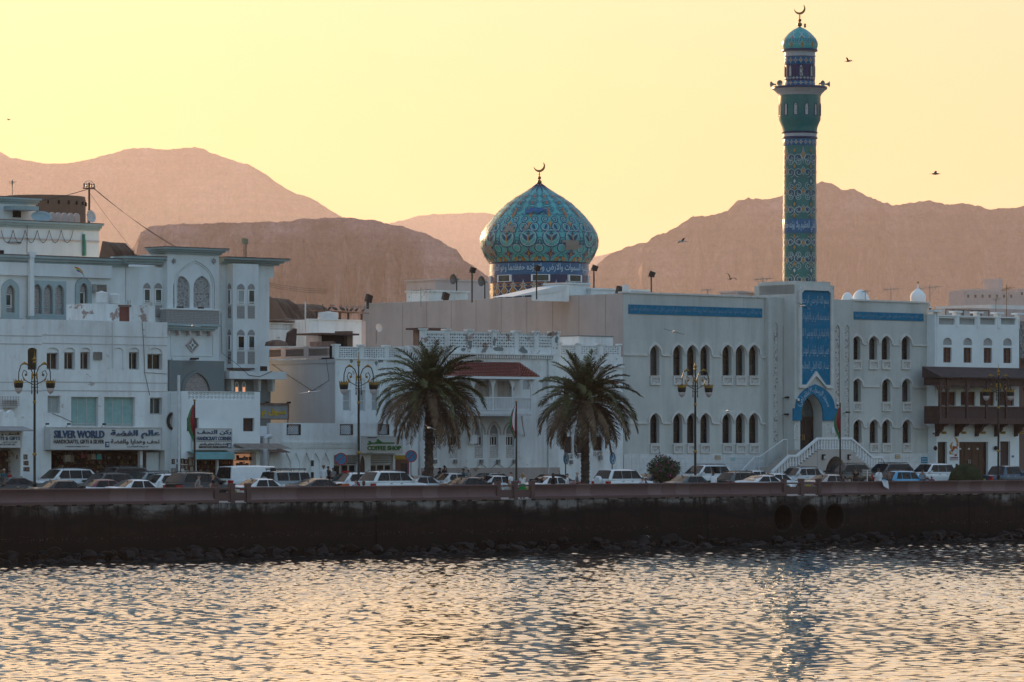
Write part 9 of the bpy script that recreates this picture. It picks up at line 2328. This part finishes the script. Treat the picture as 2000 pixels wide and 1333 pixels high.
person(1802,913,2.2,'phone',R(150),'man in grey-blue T-shirt phoning beside the blue hatchback',1,('short','dark'),cloth('blue_grey_tee',(0.20,0.25,0.30)),cJean,h=1.80,z=3.46); person(1820,929,1.0,'sit',R(180),'person in purple seated behind the parapet near the round bush',2,('cap','white'),cloth('purple_long',(0.14,0.02,0.10)),cDk,seat=3.95,h=1.6)
G2 = 'people on the far pavement'
person(632,912,26.0,'stand',R(20),'man in white robe and embroidered cap before the niches',1,('cap','brown'),cWl,cWl,'thobe',h=1.74,group=G2); person(641,916,26.4,'stand',R(40),'dark-haired person close behind the white robed man',1,('short','dark'),cDk,cDk,h=1.66,group=G2); person(651,919,25.8,'stand',R(-30),'person in grey shirt right of the white robed man',1,('short','dark'),cGr,cDk,h=1.58,group=G2)
person(831,911,22.5,'stand',R(30),'person in brown shirt leaning by the left palm trunk',2,('short','dark'),cloth('brown_tee',(0.16,0.09,0.07)),cDk,group=G2); person(859,917,24.2,'stand',R(60),'dark clothed person right of the left palm, shorter one',2,('short','dark'),cB,cDk,h=1.6,group=G2); person(868,912,24.4,'phone',R(60),'dark clothed person right of the left palm, arm raised',2,('short','dark'),cDk,cDk,h=1.75,group=G2)
person(8,906,23.2,'stand',R(20),'man in teal shirt before the left gift shop',1,('short','grey'),cloth('teal_shirt',(0.03,0.11,0.14)),cDk,group=G2); person(18,912,23.0,'stand',R(-40),'person in red shirt before the left gift shop',1,('short','dark'),cloth('red_shirt',(0.28,0.02,0.03)),cDk,h=1.6,group=G2)
person(905,922,23.2,'stand',R(60),'person with teal cap behind white saloon roof',1,('cap','cap'),cloth('teal_shirt',(0.03,0.11,0.14)),cDk,h=1.55,group=G2); person(915,922,23.2,'stand',R(20),'person in pale headscarf behind white saloon roof',1,('cap','white'),cGr,cDk,h=1.55,group=G2); person(1869,905,24,'stand',R(40),'dark-haired woman before the white house emblem',1,('long','dark'),cloth('maroon_top',(0.14,0.04,0.05)),cDk,h=1.68,group=G2)

# ================================================================ birds
BW_, BD_ = plain('gull_white',(0.55,0.55,0.55),0.7), plain('gull_dark',(0.05,0.05,0.055),0.7)
def bird(px, py, dist, span, label, yaw, roll, flap, mat, mat2):
    d = dist; loc = Vector(((px-1000)/FPX*d, d, HC+(YH-py)/FPX*d))
    th = thing('flying_gull', label, 'bird', loc, yaw, 'birds over the harbour'); th.rotation_euler = (0,roll,yaw); w = span*0.66
    MB().lathe([(0.005,-0.26),(0.045,-0.16),(0.065,0.0),(0.05,0.12),(0.035,0.18),(0.038,0.22),(0.012,0.27),(0.003,0.32)],8).xform(Matrix.Rotation(R(90),4,'X')).build('body', mat, th, 60)
    for sg in (-1,1):
        pts = [(0,0.0),(0.35*w,flap*0.45*w),(0.62*w,flap*0.62*w),(w,flap*0.40*w)]; ch = [0.17,0.16,0.12,0.015]; vs = []
        for (x,z),c in zip(pts,ch): vs += [(sg*x,-c*0.45-0.12*x*x,z),(sg*x,c*0.55-0.12*x*x,z),(sg*x,-0.12*x*x,z+0.018)]
        MB().add(vs,[(3*i+a,3*i+(a+1)%3,3*i+3+(a+1)%3,3*i+3+a) for i in range(3) for a in range(3)]).build('wing', mat2, th, 60)
    MB().add([(-0.03,0.24,0),(0.03,0.24,0),(0.06,0.38,0.005),(-0.06,0.38,0.005)],[(0,1,2,3)]).build('tail', mat, th)
bird(1657,120,330,1.0,'dark bird in the sky right of the minaret top',R(60),0.15,0.5,BD_,BD_); bird(1827,340,260,0.75,'dark bird in the sky right of the minaret shaft',R(80),-0.3,0.35,BD_,BD_); bird(1332,472,260,0.75,'dark winged gull before the right mountain crest',R(-60),-0.35,0.3,BW_,BD_); bird(1426,545,240,0.6,'dark bird above the left mosque wing roof',R(20),0.5,0.8,BD_,BD_)
bird(604,766,230,0.95,'white gull gliding before the grey side wall',R(10),-0.12,-0.05,BW_,BW_); bird(1316,648,230,0.95,'white gull gliding before the left mosque wing',R(15),0.25,-0.05,BW_,BD_); bird(1568,598,230,0.75,'pale gull before the blue inscription panel',R(30),0.45,0.1,BW_,BW_); bird(838,836,225,0.6,'small white gull before the left palm trunk',R(20),0.4,0.2,BW_,BW_); bird(376,637,230,0.7,'pale gull before the mansion balcony',R(15),0.1,-0.05,BW_,BW_); bird(1421,803,230,0.55,'white gull above the lower mosque windows',R(10),0.05,-0.1,BW_,BW_); bird(17,234,420,0.35,'tiny dark bird far left over the mountain',R(40),0.3,0.3,BD_,BD_)
PGM = plain('pigeon_grey',(0.07,0.07,0.08),0.7)
pg = MB().lathe([(0.01,-0.16),(0.05,-0.10),(0.075,0.0),(0.06,0.09),(0.03,0.14),(0.035,0.17),(0.01,0.20)],8).xform(Matrix.Rotation(R(55),4,'X')).sphere((0,-0.13,0.20),0.04,8).tube([(-0.02,0,-0.05),(-0.02,0,-0.14)],0.008,4).tube([(0.02,0,-0.05),(0.02,0,-0.14)],0.008,4).mesh('pigeon', PGM, 60)
for i, px in enumerate((633,643,653,656,668,671,678,686,696,709)):
    t_ = 45.6; o = ob('pigeon', pg, None, P(S(px,t_),t_,ZP(px,605.5+(px-616)*0.062,t_)+0.19), rnd.uniform(0,6)); o.scale = (1.25,)*3; tag(o, 'small dark pigeon perched on the rusty shelter roof', 'bird', 'pigeons on the shelter roof')
# ================================================================ air
m = bpy.data.materials.new('evening_haze'); m.use_nodes = True
nt = m.node_tree; nt.nodes.remove(nt.nodes['Principled BSDF'])
pv = nt.nodes.new('ShaderNodeVolumePrincipled')
pv.inputs['Color'].default_value = (0.97, 0.85, 0.88, 1)
pv.inputs['Density'].default_value = 0.000024
pv.inputs['Anisotropy'].default_value = 0.35
nt.links.new(pv.outputs[0], nt.nodes['Material Output'].inputs['Volume'])
mb = MB().box(-22000, 22000, -200, 38000, -2.5, 1750)
tag(mb.build('haze', m), kind='stuff')
